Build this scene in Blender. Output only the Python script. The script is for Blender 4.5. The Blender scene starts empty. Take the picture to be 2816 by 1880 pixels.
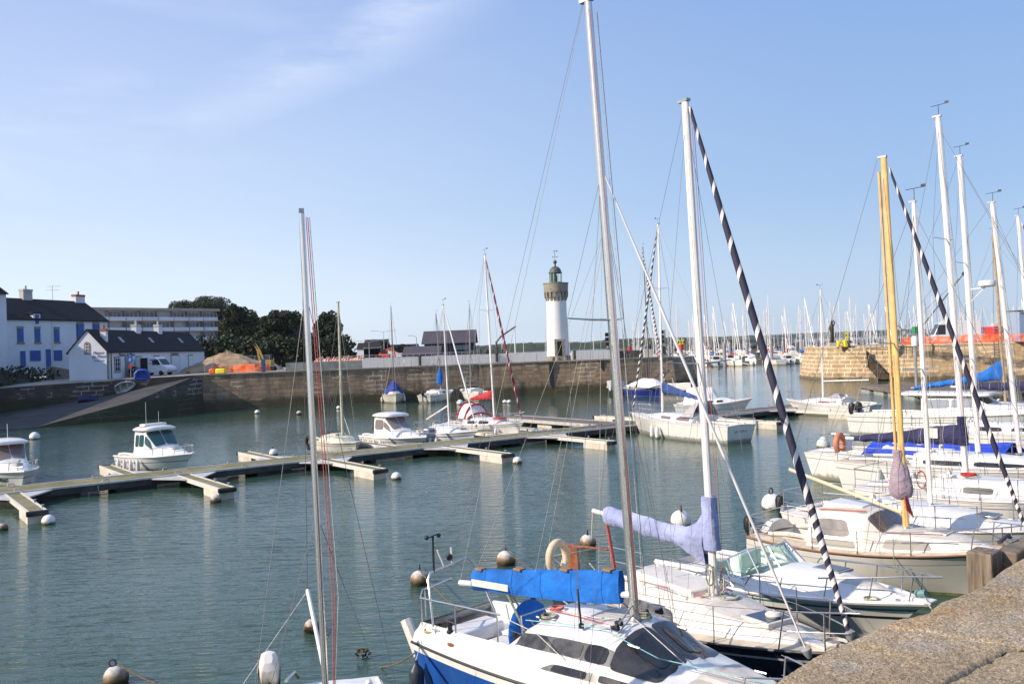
import bpy, math, random
from mathutils import Vector, Matrix, noise as mnoise
RND = random.Random(11)
PI = math.pi
rad = math.radians
# ------------------------------------------------------------------ camera
H = 5.8; F = 2500.0; ROLL = rad(2.0); PIT = math.atan(13 / 2500.0)
SC = bpy.context.scene
COL = SC.collection
_c, _s = math.cos(ROLL), math.sin(ROLL)
FW = Vector((0, math.cos(PIT), math.sin(PIT))); UP0 = Vector((0, -math.sin(PIT), math.cos(PIT)))
RT = Vector((_c, 0, 0)) - _s * UP0; UPV = Vector((_s, 0, 0)) + _c * UP0
cam = bpy.data.cameras.new("camera"); co = bpy.data.objects.new("camera", cam); COL.objects.link(co)
m3 = Matrix((RT, UPV, -FW)).transposed().to_4x4(); m3.translation = (0, 0, H); co.matrix_world = m3
cam.sensor_width = 36; cam.lens = 36 * F / 2816; cam.clip_start = .1; cam.clip_end = 30000
SC.camera = co
# ------------------------------------------------------------------ world + sun
SUN_DIR = Vector((-.945, -.325, 0)).normalized() * math.cos(rad(31)) + Vector((0, 0, math.sin(rad(31))))
W = bpy.data.worlds.new("World"); SC.world = W; W.use_nodes = True
nt = W.node_tree; nt.nodes.clear()
def nn(t, ty, **k):
    n = t.nodes.new(ty)
    for a, b in k.items():
        if a.startswith('i_'): n.inputs[a[2:].replace('_', ' ')].default_value = b
        else: setattr(n, a, b)
    return n
out = nn(nt, 'ShaderNodeOutputWorld'); bg = nn(nt, 'ShaderNodeBackground'); bg.inputs[1].default_value = .12
sky = nn(nt, 'ShaderNodeTexSky'); sky.sky_type = 'NISHITA'; sky.sun_disc = False
sky.sun_elevation = rad(31); sky.sun_rotation = math.atan2(SUN_DIR.x, SUN_DIR.y)
sky.air_density = 1.1; sky.dust_density = .7; sky.ozone_density = 3.0; sky.altitude = 0
tc = nn(nt, 'ShaderNodeTexCoord'); L = nt.links
# thin veil of cirrus mixed over the sky
mp = nn(nt, 'ShaderNodeMapping'); mp.inputs['Rotation'].default_value = (0, rad(28), 0); mp.inputs['Location'].default_value = (.35, 0, .4); mp.inputs['Scale'].default_value = (1.1, 1.0, 4.2)
L.new(tc.outputs['Generated'], mp.inputs[0])
nz = nn(nt, 'ShaderNodeTexNoise', i_Scale=3.2, i_Detail=9.0, i_Roughness=.55, i_Distortion=.5); L.new(mp.outputs[0], nz.inputs[0])
rp = nn(nt, 'ShaderNodeValToRGB'); rp.color_ramp.elements[0].position = .50; rp.color_ramp.elements[0].color = (0, 0, 0, 1); rp.color_ramp.elements[1].position = .78; rp.color_ramp.elements[1].color = (.5, .5, .5, 1)
L.new(nz.outputs[0], rp.inputs[0])
# the veil thins out towards the right (east) of the sky
sp = nn(nt, 'ShaderNodeSeparateXYZ'); L.new(tc.outputs['Generated'], sp.inputs[0])
mr = nn(nt, 'ShaderNodeMapRange'); mr.inputs['From Min'].default_value = .02; mr.inputs['From Max'].default_value = -.35; mr.inputs['To Min'].default_value = .0; mr.inputs['To Max'].default_value = 1.0
L.new(sp.outputs[0], mr.inputs[0])
mu = nn(nt, 'ShaderNodeMath', operation='MULTIPLY'); L.new(rp.outputs[0], mu.inputs[0]); L.new(mr.outputs[0], mu.inputs[1])
ad = nn(nt, 'ShaderNodeMath', operation='ADD'); L.new(mu.outputs[0], ad.inputs[0])
mr2 = nn(nt, 'ShaderNodeMapRange'); mr2.inputs['From Min'].default_value = .25; mr2.inputs['From Max'].default_value = -.5; mr2.inputs['To Min'].default_value = .12; mr2.inputs['To Max'].default_value = .42
L.new(sp.outputs[0], mr2.inputs[0]); L.new(mr2.outputs[0], ad.inputs[1])
mz = nn(nt, 'ShaderNodeMapRange'); mz.interpolation_type = 'SMOOTHSTEP'; mz.inputs['From Min'].default_value = .42; mz.inputs['From Max'].default_value = -.06; mz.inputs['To Min'].default_value = 0; mz.inputs['To Max'].default_value = 1; L.new(sp.outputs[2], mz.inputs[0])
mzx = nn(nt, 'ShaderNodeMapRange'); mzx.inputs['From Min'].default_value = .55; mzx.inputs['From Max'].default_value = -.45; mzx.inputs['To Min'].default_value = .22; mzx.inputs['To Max'].default_value = .80; L.new(sp.outputs[0], mzx.inputs[0]); mzm = nn(nt, 'ShaderNodeMath', operation='MULTIPLY'); L.new(mz.outputs[0], mzm.inputs[0]); L.new(mzx.outputs[0], mzm.inputs[1]); mz = mzm
ad2 = nn(nt, 'ShaderNodeMath', operation='MULTIPLY'); L.new(mu.outputs[0], ad2.inputs[0]); ad2.inputs[1].default_value = .6; ad = ad2
# measured colours of that evening-side sky: bright and milky on the sun's side, deeper blue away from it
def skyramp(cs):
    r_ = nn(nt, 'ShaderNodeValToRGB'); r_.color_ramp.elements[0].position = 0; r_.color_ramp.elements[0].color = (*[c / 8 for c in cs[0]], 1); r_.color_ramp.elements[1].position = .95; r_.color_ramp.elements[1].color = (*[c / 8 for c in cs[2]], 1)
    e_ = r_.color_ramp.elements.new(.35); e_.color = (*[c / 8 for c in cs[1]], 1); mm = nn(nt, 'ShaderNodeMapRange'); mm.inputs['From Min'].default_value = 0; mm.inputs['From Max'].default_value = .42; L.new(sp.outputs[2], mm.inputs[0]); L.new(mm.outputs[0], r_.inputs[0]); return r_
ra = skyramp([(6.4, 7.1, 7.7), (4.5, 5.45, 7.0), (2.75, 3.6, 6.1)]); rb = skyramp([(3.8, 4.7, 5.9), (2.4, 3.6, 5.6), (1.6, 2.75, 5.3)])
sx_ = nn(nt, 'ShaderNodeMapRange'); sx_.interpolation_type = 'SMOOTHSTEP'; sx_.inputs['From Min'].default_value = -.55; sx_.inputs['From Max'].default_value = .5; L.new(sp.outputs[0], sx_.inputs[0])
gm = nn(nt, 'ShaderNodeMix', data_type='RGBA'); L.new(sx_.outputs[0], gm.inputs['Factor']); L.new(ra.outputs[0], gm.inputs['A']); L.new(rb.outputs[0], gm.inputs['B'])
g8 = nn(nt, 'ShaderNodeMix', data_type='RGBA', blend_type='MULTIPLY'); g8.inputs['Factor'].default_value = 1; g8.clamp_result = False; L.new(gm.outputs['Result'], g8.inputs['A']); g8.inputs['B'].default_value = (8, 8, 8, 1)
gs = nn(nt, 'ShaderNodeMix', data_type='RGBA'); gs.inputs['Factor'].default_value = .88; L.new(sky.outputs[0], gs.inputs['A']); L.new(g8.outputs['Result'], gs.inputs['B']); sky = type('S', (), {'outputs': [gs.outputs['Result']]})
mx = nn(nt, 'ShaderNodeMix', data_type='RGBA'); L.new(ad.outputs[0], mx.inputs['Factor']); L.new(sky.outputs[0], mx.inputs['A']); mx.inputs['B'].default_value = (6.3, 6.8, 7.8, 1)
# one long feathered wisp high on the left
_r1 = Vector(FW + ((640 - 1408) / F) * RT - ((290 - 940) / F) * UPV).normalized(); _r2 = Vector(FW + ((1270 - 1408) / F) * RT - ((0 - 940) / F) * UPV).normalized()
_n = _r1.cross(_r2).normalized(); _a = (_r2 - _r1).normalized(); _m = (_r1 + _r2).normalized()
def vdot(v): d_ = nn(nt, 'ShaderNodeVectorMath', operation='DOT_PRODUCT'); L.new(tc.outputs['Generated'], d_.inputs[0]); d_.inputs[1].default_value = tuple(v); return d_.outputs['Value']
nzw = nn(nt, 'ShaderNodeTexNoise', i_Scale=9.0, i_Detail=8.0, i_Roughness=.62); mpw = nn(nt, 'ShaderNodeMapping'); mpw.inputs['Rotation'].default_value = (0, rad(32), 0); mpw.inputs['Scale'].default_value = (.7, 1, 3.2); L.new(tc.outputs['Generated'], mpw.inputs[0]); L.new(mpw.outputs[0], nzw.inputs[0])
def mth(op, a_, b_=None):
    m_ = nn(nt, 'ShaderNodeMath', operation=op)
    for i_, q_ in enumerate((a_, b_)):
        if q_ is None: continue
        if isinstance(q_, (int, float)): m_.inputs[i_].default_value = q_
        else: L.new(q_, m_.inputs[i_])
    return m_.outputs[0]
wd_ = mth('ADD', vdot(_n), mth('MULTIPLY', mth('SUBTRACT', nzw.outputs[0], .5), .07)); ww = mth('MAXIMUM', mth('SUBTRACT', 1.0, mth('MULTIPLY', mth('ABSOLUTE', wd_), 26.)), 0.)
al = mth('MAXIMUM', mth('SUBTRACT', 1.0, mth('MULTIPLY', mth('ABSOLUTE', mth('SUBTRACT', vdot(_a), float(_m.dot(_a)))), 5.5)), 0.)
wf = mth('MULTIPLY', mth('MULTIPLY', mth('MULTIPLY', ww, mth('POWER', al, .6)), mth('MAXIMUM', mth('SUBTRACT', mth('MULTIPLY', nzw.outputs[0], 2.6), .75), 0.)), .62)
mw_ = nn(nt, 'ShaderNodeMix', data_type='RGBA'); L.new(wf, mw_.inputs['Factor']); L.new(mx.outputs['Result'], mw_.inputs['A']); mw_.inputs['B'].default_value = (6.2, 6.7, 7.8, 1); L.new(mw_.outputs['Result'], bg.inputs[0]); L.new(bg.outputs[0], out.inputs[0])
sl = bpy.data.lights.new("sun", 'SUN'); sl.energy = 4.4; sl.angle = rad(.53); sl.color = (1, .87, .71)
so = bpy.data.objects.new("sun", sl); COL.objects.link(so); so.rotation_euler = SUN_DIR.to_track_quat('Z', 'Y').to_euler(); so.location = (-40, -20, 60)
SC.view_settings.view_transform = 'Standard'; SC.view_settings.look = 'None'; SC.view_settings.gamma = 1; SC.view_settings.exposure = .35
SC.cycles.max_bounces = 6; SC.cycles.transparent_max_bounces = 12; SC.cycles.caustics_reflective = False; SC.cycles.caustics_refractive = False
# ------------------------------------------------------------------ geometry of the view -> ground points
def ray(x, y):
    u = (x - 1408) / F; v = -(y - 940) / F
    return FW + u * RT + v * UPV
def P(x, y, h=0.0):
    r = ray(x, y); t = (h - H) / r.z; return Vector((r.x * t, r.y * t, h))
def Dp(x, y, Z):
    r = ray(x, y); t = Z / r.y; return Vector((r.x * t, Z, H + r.z * t))
V = 2816 / 2349.0
def PV(x, y, h=0.0): return P(x * V, y * V, h)
# ------------------------------------------------------------------ materials
MC = {}
def mat(name, col=(.8, .8, .8), rough=.5, metal=0., noise=0., nscale=4., bump=0., bscale=30., trans=0., coat=0., col2=None, ior=1.5, det=6):
    if name in MC: return MC[name]
    m = bpy.data.materials.new(name); m.use_nodes = True; t = m.node_tree; b = t.nodes['Principled BSDF']
    b.inputs['Base Color'].default_value = (*col, 1); b.inputs['Roughness'].default_value = rough; b.inputs['Metallic'].default_value = metal
    b.inputs['Transmission Weight'].default_value = trans; b.inputs['Coat Weight'].default_value = coat; b.inputs['IOR'].default_value = ior
    if noise or col2 or bump:
        tcn = nn(t, 'ShaderNodeTexCoord')
    if noise or col2:
        n = nn(t, 'ShaderNodeTexNoise', i_Scale=nscale, i_Detail=float(det), i_Roughness=.6); t.links.new(tcn.outputs['Object'], n.inputs[0])
        r = nn(t, 'ShaderNodeValToRGB'); c2 = col2 or tuple(max(0, c * (1 - noise)) for c in col); c1 = col if col2 else tuple(min(1, c * (1 + noise * .6)) for c in col)
        r.color_ramp.elements[0].position = .36; r.color_ramp.elements[0].color = (*c2, 1); r.color_ramp.elements[1].position = .62; r.color_ramp.elements[1].color = (*c1, 1)
        t.links.new(n.outputs[0], r.inputs[0]); t.links.new(r.outputs[0], b.inputs['Base Color'])
    if bump:
        n2 = nn(t, 'ShaderNodeTexNoise', i_Scale=bscale, i_Detail=5.0); t.links.new(tcn.outputs['Object'], n2.inputs[0])
        bn = nn(t, 'ShaderNodeBump'); bn.inputs['Strength'].default_value = min(1, bump); bn.inputs['Distance'].default_value = .02 * max(1, bump * bump); t.links.new(n2.outputs[0], bn.inputs['Height']); t.links.new(bn.outputs[0], b.inputs['Normal'])
    MC[name] = m; return m
WHITE = mat('gelcoat_white', (.80, .78, .74), .28, noise=.06, nscale=1.5, coat=.2)
WHITE2 = mat('gelcoat_offwhite', (.74, .70, .63), .4, noise=.1, nscale=1.8)
CREAM = mat('gelcoat_cream', (.76, .71, .63), .42, noise=.1, nscale=2.)
def grime(m, amt=.5, line=True):
    t = m.node_tree; b = t.nodes['Principled BSDF']; K = t.links; a = nn(t, 'ShaderNodeTexCoord'); mp_ = nn(t, 'ShaderNodeMapping'); mp_.inputs['Scale'].default_value = (5, 5, .5); K.new(a.outputs['Object'], mp_.inputs[0])
    n = nn(t, 'ShaderNodeTexNoise', i_Scale=1.6, i_Detail=7.0, i_Roughness=.7); K.new(mp_.outputs[0], n.inputs[0]); r = nn(t, 'ShaderNodeValToRGB'); r.color_ramp.elements[0].position = .50; r.color_ramp.elements[0].color = (0, 0, 0, 1); r.color_ramp.elements[1].position = .72; r.color_ramp.elements[1].color = (amt,) * 3 + (1,); K.new(n.outputs[0], r.inputs[0])
    x = nn(t, 'ShaderNodeMix', data_type='RGBA'); K.new(r.outputs[0], x.inputs['Factor']); c = b.inputs['Base Color']
    if c.links: K.new(c.links[0].from_socket, x.inputs['A'])
    else: x.inputs['A'].default_value = c.default_value
    x.inputs['B'].default_value = (.42, .36, .26, 1); s_ = nn(t, 'ShaderNodeSeparateXYZ'); K.new(a.outputs['Object'], s_.inputs[0])
    ma = nn(t, 'ShaderNodeMath', operation='MULTIPLY_ADD'); K.new(n.outputs[0], ma.inputs[0]); ma.inputs[1].default_value = -.5; K.new(s_.outputs[2], ma.inputs[2])
    mr_ = nn(t, 'ShaderNodeMapRange'); mr_.inputs['From Min'].default_value = .02; mr_.inputs['From Max'].default_value = -.14; mr_.inputs['To Max'].default_value = .8; K.new(ma.outputs[0], mr_.inputs[0])
    x2 = nn(t, 'ShaderNodeMix', data_type='RGBA'); K.new(mr_.outputs[0], x2.inputs['Factor']); K.new(x.outputs['Result'], x2.inputs['A']); x2.inputs['B'].default_value = (.20, .17, .07, 1); K.new(x2.outputs['Result'], c); return m
grime(WHITE, .22); grime(WHITE2, .4); grime(CREAM, .35)
NONSKID = mat('nonskid_deck', (.70, .67, .62), .7, noise=.08, nscale=3., bump=.25, bscale=160)
NONSKIDG = mat('nonskid_grey', (.58, .56, .53), .75, noise=.1, nscale=3., bump=.25, bscale=160)
DIRTY = mat('mossy_gelcoat', (.72, .70, .62), .6, nscale=2.6, col2=(.33, .32, .18))
BLUEHULL = mat('blue_gelcoat', (.018, .09, .36), .16, noise=.22, nscale=1.3, coat=.6)
NAVY = mat('navy_gelcoat', (.015, .022, .055), .2, noise=.2, nscale=1.5, coat=.4)
ROYAL = mat('royal_gelcoat', (.02, .035, .22), .3)
ANTIF = mat('antifouling', (.05, .05, .06), .7, noise=.3)
GREYST = mat('grey_stripe', (.25, .27, .30), .4)
BLACK = mat('black_rubber', (.016, .017, .018), .45, noise=.2)
GREYF = mat('grey_pvc', (.05, .06, .075), .35, noise=.2, nscale=8)
TINT = mat('smoked_window', (.025, .024, .024), .08, noise=.5, nscale=3., coat=.5)
TINTM = mat('smoked_acrylic', (.07, .068, .066), .16, noise=.5, nscale=6., coat=.3)
GLASSD = mat('dark_glass', (.018, .03, .032), .05, ior=1.5)
GLASSG = mat('green_tinted_glass', (.58, .88, .78), .02, trans=.92, ior=1.15)
ALU = mat('mast_aluminium', (.74, .71, .66), .22, metal=.85, noise=.07, nscale=2.5)
ALUW = mat('mast_white_paint', (.80, .75, .72), .35, noise=.06)
ALUG = mat('mast_grey', (.42, .41, .40), .4, metal=.4, noise=.15)
MASTY = mat('mast_wood_yellow', (.78, .50, .18), .38, noise=.16, nscale=3., coat=.3)
MASTB = mat('mast_dark', (.045, .04, .035), .4, noise=.3)
STEEL = mat('stainless', (.62, .60, .58), .22, metal=.9)
WIRE = mat('wire', (.26, .25, .24), .5, metal=.3)
WIRED = mat('wire_dark', (.16, .15, .15), .5, metal=.3)
ROPEW = mat('rope_white', (.62, .58, .50), .9, noise=.3, nscale=30)
ROPEG = mat('rope_green_grey', (.32, .33, .24), .9, noise=.4, nscale=30)
ROPER = mat('rope_red', (.55, .12, .10), .9, noise=.3, nscale=30)
ROPEB = mat('rope_brown', (.16, .11, .05), .95, noise=.5, nscale=20)
CLBLUE = mat('blue_canvas', (.010, .15, .55), .88, noise=.38, nscale=1.6, bump=1.6, bscale=4)
CLLAV = mat('faded_blue_canvas', (.34, .38, .60), .92, noise=.28, nscale=2., bump=1.5, bscale=6)
CLMUT = mat('dull_blue_canvas', (.035, .075, .24), .88, noise=.3, nscale=2.5, bump=1.6, bscale=7)
CLNAVY = mat('navy_canvas', (.028, .028, .085), .85, noise=.3, nscale=3., bump=1.7, bscale=9)
CLPUR = mat('mauve_canvas', (.36, .28, .33), .9, noise=.15, nscale=4., bump=1.6, bscale=9)
CLRED = mat('red_canvas', (.48, .022, .035), .85, noise=.15, nscale=3., bump=1.5, bscale=8)
CLROY = mat('royal_tarpaulin', (.018, .06, .55), .6, noise=.2, nscale=3., bump=.9, bscale=6)
CLWHT = mat('white_canvas', (.74, .72, .70), .85, noise=.1, bump=.6, bscale=8)
WOODB = mat('varnished_wood', (.26, .09, .04), .45, noise=.35, nscale=6.)
WOODT = mat('weathered_timber', (.24, .19, .14), .9, nscale=2.5, col2=(.12, .095, .07), bump=.8, bscale=22)
SEAT = mat('beige_foam', (.70, .56, .38), .85, noise=.15)
ORANGE = mat('orange_plastic', (.75, .13, .03), .6, noise=.15)
LIFEB = mat('orange_lifebuoy', (.62, .22, .12), .7, noise=.15)
REDP = mat('red_paint', (.62, .03, .02), .45, noise=.1)
YELP = mat('yellow_paint', (.85, .75, .03), .5, noise=.08)
CONC = mat('concrete', (.52, .50, .45), .9, noise=.2, nscale=.8, bump=.4, bscale=10)
PANEL = mat('concrete_panel', (.82, .79, .72), .85, noise=.14, nscale=.6)
FLOATW = mat('float_concrete', (.66, .60, .52), .85, nscale=1.6, col2=(.50, .44, .34))
ALUP = mat('pontoon_alu', (.62, .59, .55), .45, metal=.3, noise=.15)
MOSSD = mat('mossy_deck', (.25, .22, .13), .95, nscale=1.1, col2=(.13, .13, .035), bump=.5, bscale=20)
PDARK = mat('pontoon_side', (.06, .055, .05), .8, noise=.4, nscale=2.)
PLANK = mat('pontoon_plank', (.20, .16, .12), .85, nscale=1.5, col2=(.11, .085, .065), bump=.6, bscale=14)
def glow_none(): pass
# buoy: white top, fouled dark brown-green waterline belt (real growth)
def band_mat(name, c_top, c_bot, z0, z1, rough=.5, nz_=.1):
    m = bpy.data.materials.new(name); m.use_nodes = True; t = m.node_tree; b = t.nodes['Principled BSDF']; b.inputs['Roughness'].default_value = rough
    a = nn(t, 'ShaderNodeTexCoord'); s_ = nn(t, 'ShaderNodeSeparateXYZ'); t.links.new(a.outputs['Object'], s_.inputs[0])
    n = nn(t, 'ShaderNodeTexNoise', i_Scale=9.0, i_Detail=5.0); t.links.new(a.outputs['Object'], n.inputs[0])
    m1 = nn(t, 'ShaderNodeMath', operation='MULTIPLY_ADD'); t.links.new(n.outputs[0], m1.inputs[0]); m1.inputs[1].default_value = nz_ * 2; t.links.new(s_.outputs[2], m1.inputs[2])
    mr_ = nn(t, 'ShaderNodeMapRange'); mr_.inputs['From Min'].default_value = z0 + nz_; mr_.inputs['From Max'].default_value = z1 + nz_; t.links.new(m1.outputs[0], mr_.inputs[0])
    r = nn(t, 'ShaderNodeValToRGB'); r.color_ramp.elements[0].color = (*c_bot, 1); r.color_ramp.elements[1].color = (*c_top, 1)
    e = r.color_ramp.elements.new(.45); e.color = tuple(x * .5 + y * .5 for x, y in zip((*c_bot, 1), (.42, .26, .12, 1)))
    t.links.new(mr_.outputs[0], r.inputs[0]); t.links.new(r.outputs[0], b.inputs['Base Color']); return m
BUOYW = band_mat('buoy_white', (.78, .75, .72), (.10, .09, .04), .02, .12)
BUOYR = band_mat('buoy_rusty', (.62, .60, .56), (.055, .035, .02), .06, .30, nz_=.12)
BUOYG = band_mat('buoy_green', (.66, .68, .58), (.12, .15, .05), .02, .12)
# hull with growth near the water
def spiral(name, ca, cb, freq, width=.5, turns=1):
    m = bpy.data.materials.new(name); m.use_nodes = True; t = m.node_tree; b = t.nodes['Principled BSDF']; b.inputs['Roughness'].default_value = .75
    a = nn(t, 'ShaderNodeUVMap'); s_ = nn(t, 'ShaderNodeSeparateXYZ'); t.links.new(a.outputs[0], s_.inputs[0])
    m1 = nn(t, 'ShaderNodeMath', operation='MULTIPLY_ADD'); t.links.new(s_.outputs[1], m1.inputs[0]); m1.inputs[1].default_value = freq; t.links.new(s_.outputs[0], m1.inputs[2])
    m2 = nn(t, 'ShaderNodeMath', operation='FRACT'); t.links.new(m1.outputs[0], m2.inputs[0])
    m3_ = nn(t, 'ShaderNodeMath', operation='LESS_THAN'); t.links.new(m2.outputs[0], m3_.inputs[0]); m3_.inputs[1].default_value = width
    x = nn(t, 'ShaderNodeMix', data_type='RGBA'); x.inputs['A'].default_value = (*cb, 1); x.inputs['B'].default_value = (*ca, 1); t.links.new(m3_.outputs[0], x.inputs['Factor']); t.links.new(x.outputs['Result'], b.inputs['Base Color']); return m
SPA = spiral('furled_navy_loose', (.80, .72, .66), (.028, .025, .05), 1.9, .22)
SPB = spiral('furled_navy_tight', (.80, .72, .66), (.028, .025, .05), 5.2, .48)
SPR = spiral('furled_red', (.62, .50, .48), (.20, .02, .035), 1.3, .2)
SPK = spiral('furled_striped', (.7, .66, .62), (.06, .06, .09), 2.2, .45)

# masonry from UVs in metres: u along the wall, v height above the water
def masonry(name, c1, c2, mortar, bw=.9, bh=.38, patch=.5, weed=1.6, stain=(.10, .085, .06), stain_amt=.5, rough_wet=.9):
    m = bpy.data.materials.new(name); m.use_nodes = True; t = m.node_tree; K = t.links; b = t.nodes['Principled BSDF']; b.inputs['Roughness'].default_value = rough_wet
    uv = nn(t, 'ShaderNodeUVMap')
    nw = nn(t, 'ShaderNodeTexNoise', i_Scale=1.3, i_Detail=3.0); K.new(uv.outputs[0], nw.inputs[0])
    mxv = nn(t, 'ShaderNodeMix', data_type='RGBA'); mxv.blend_type = 'LINEAR_LIGHT'; mxv.inputs['Factor'].default_value = .07; K.new(uv.outputs[0], mxv.inputs['A']); K.new(nw.outputs['Color'], mxv.inputs['B'])
    br = nn(t, 'ShaderNodeTexBrick'); K.new(mxv.outputs['Result'], br.inputs[0]); br.inputs['Color1'].default_value = (*c1, 1); br.inputs['Color2'].default_value = (*c2, 1); br.inputs['Mortar'].default_value = (*mortar, 1)
    br.inputs['Scale'].default_value = 1; br.inputs['Mortar Size'].default_value = .055; br.inputs['Brick Width'].default_value = bw; br.inputs['Row Height'].default_value = bh; br.inputs['Mortar Smooth'].default_value = .2; br.offset_frequency = 2; br.squash = 1.3; br.squash_frequency = 3
    br2 = nn(t, 'ShaderNodeTexBrick'); K.new(mxv.outputs['Result'], br2.inputs[0]); br2.inputs['Color1'].default_value = (*c1, 1); br2.inputs['Color2'].default_value = (*c2, 1); br2.inputs['Mortar'].default_value = (*[x * .45 for x in c2], 1)
    br2.inputs['Scale'].default_value = 1; br2.inputs['Mortar Size'].default_value = .02; br2.inputs['Brick Width'].default_value = bw; br2.inputs['Row Height'].default_value = bh; br2.offset_frequency = 2; br2.squash = 1.3; br2.squash_frequency = 3
    n1 = nn(t, 'ShaderNodeTexNoise', i_Scale=.28, i_Detail=4.0); K.new(uv.outputs[0], n1.inputs[0])
    r1 = nn(t, 'ShaderNodeValToRGB'); r1.color_ramp.elements[0].position = patch; r1.color_ramp.elements[1].position = patch + .03; K.new(n1.outputs[0], r1.inputs[0])
    x1 = nn(t, 'ShaderNodeMix', data_type='RGBA'); K.new(r1.outputs[0], x1.inputs['Factor']); K.new(br2.outputs[0], x1.inputs['A']); K.new(br.outputs[0], x1.inputs['B'])
    # broad tone variation
    n2 = nn(t, 'ShaderNodeTexNoise', i_Scale=.9, i_Detail=8.0, i_Roughness=.7); K.new(uv.outputs[0], n2.inputs[0])
    r2 = nn(t, 'ShaderNodeValToRGB'); r2.color_ramp.elements[0].position = .3; r2.color_ramp.elements[0].color = (.5, .45, .4, 1); r2.color_ramp.elements[1].position = .7; r2.color_ramp.elements[1].color = (1.15, 1.1, 1.05, 1); K.new(n2.outputs[0], r2.inputs[0])
    x2 = nn(t, 'ShaderNodeMix', data_type='RGBA'); x2.blend_type = 'MULTIPLY'; x2.inputs['Factor'].default_value = 1; K.new(x1.outputs['Result'], x2.inputs['A']); K.new(r2.outputs[0], x2.inputs['B'])
    # vertical run-off stains
    mp2 = nn(t, 'ShaderNodeMapping'); mp2.inputs['Scale'].default_value = (.8, .07, 1); K.new(uv.outputs[0], mp2.inputs[0])
    n3 = nn(t, 'ShaderNodeTexNoise', i_Scale=1.5, i_Detail=6.0); K.new(mp2.outputs[0], n3.inputs[0])
    r3 = nn(t, 'ShaderNodeValToRGB'); r3.color_ramp.elements[0].position = .5; r3.color_ramp.elements[1].position = .68; r3.color_ramp.elements[1].color = (stain_amt,) * 3 + (1,); K.new(n3.outputs[0], r3.inputs[0])
    x3 = nn(t, 'ShaderNodeMix', data_type='RGBA'); K.new(r3.outputs[0], x3.inputs['Factor']); K.new(x2.outputs['Result'], x3.inputs['A']); x3.inputs['B'].default_value = (*stain, 1)
    # weed belt up to the tide mark
    s_ = nn(t, 'ShaderNodeSeparateXYZ'); K.new(uv.outputs[0], s_.inputs[0])
    ma = nn(t, 'ShaderNodeMath', operation='MULTIPLY_ADD'); K.new(n2.outputs[0], ma.inputs[0]); ma.inputs[1].default_value = 1.1; K.new(s_.outputs[1], ma.inputs[2])
    mr_ = nn(t, 'ShaderNodeMapRange'); mr_.inputs['From Min'].default_value = weed + .75; mr_.inputs['From Max'].default_value = weed + .15; K.new(ma.outputs[0], mr_.inputs[0])
    x4 = nn(t, 'ShaderNodeMix', data_type='RGBA'); K.new(mr_.outputs[0], x4.inputs['Factor']); K.new(x3.outputs['Result'], x4.inputs['A'])
    wd = nn(t, 'ShaderNodeMix', data_type='RGBA'); wd.inputs['Factor'].default_value = .86; K.new(x3.outputs['Result'], wd.inputs['A']); wd.inputs['B'].default_value = (.045, .042, .018, 1); K.new(wd.outputs['Result'], x4.inputs['B'])
    K.new(x4.outputs['Result'], b.inputs['Base Color'])
    bp = nn(t, 'ShaderNodeBump'); bp.inputs['Strength'].default_value = .8; bp.inputs['Distance'].default_value = .06; K.new(n2.outputs[0], bp.inputs['Height']); K.new(bp.outputs[0], b.inputs['Normal']); return m
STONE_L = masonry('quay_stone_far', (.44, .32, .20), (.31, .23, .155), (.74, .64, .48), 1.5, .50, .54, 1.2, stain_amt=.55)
STONE_D = masonry('quay_stone_left', (.13, .11, .095), (.09, .075, .065), (.46, .42, .37), 1.5, .50, .50, 2.0, stain_amt=.6)  # darker quay stone: shade of the left shore in its colour, plus weed
STONE_R = masonry('jetty_stone_right', (.58, .43, .26), (.42, .31, .19), (.95, .80, .58), 1.5, .52, .24, .55, stain=(.30, .24, .13), stain_amt=.4)
STONE_R2 = masonry('jetty_stone_rough', (.58, .43, .26), (.46, .35, .23), (.90, .76, .56), 1.6, .54, .50, .7, stain=(.30, .22, .13), stain_amt=.5)

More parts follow.
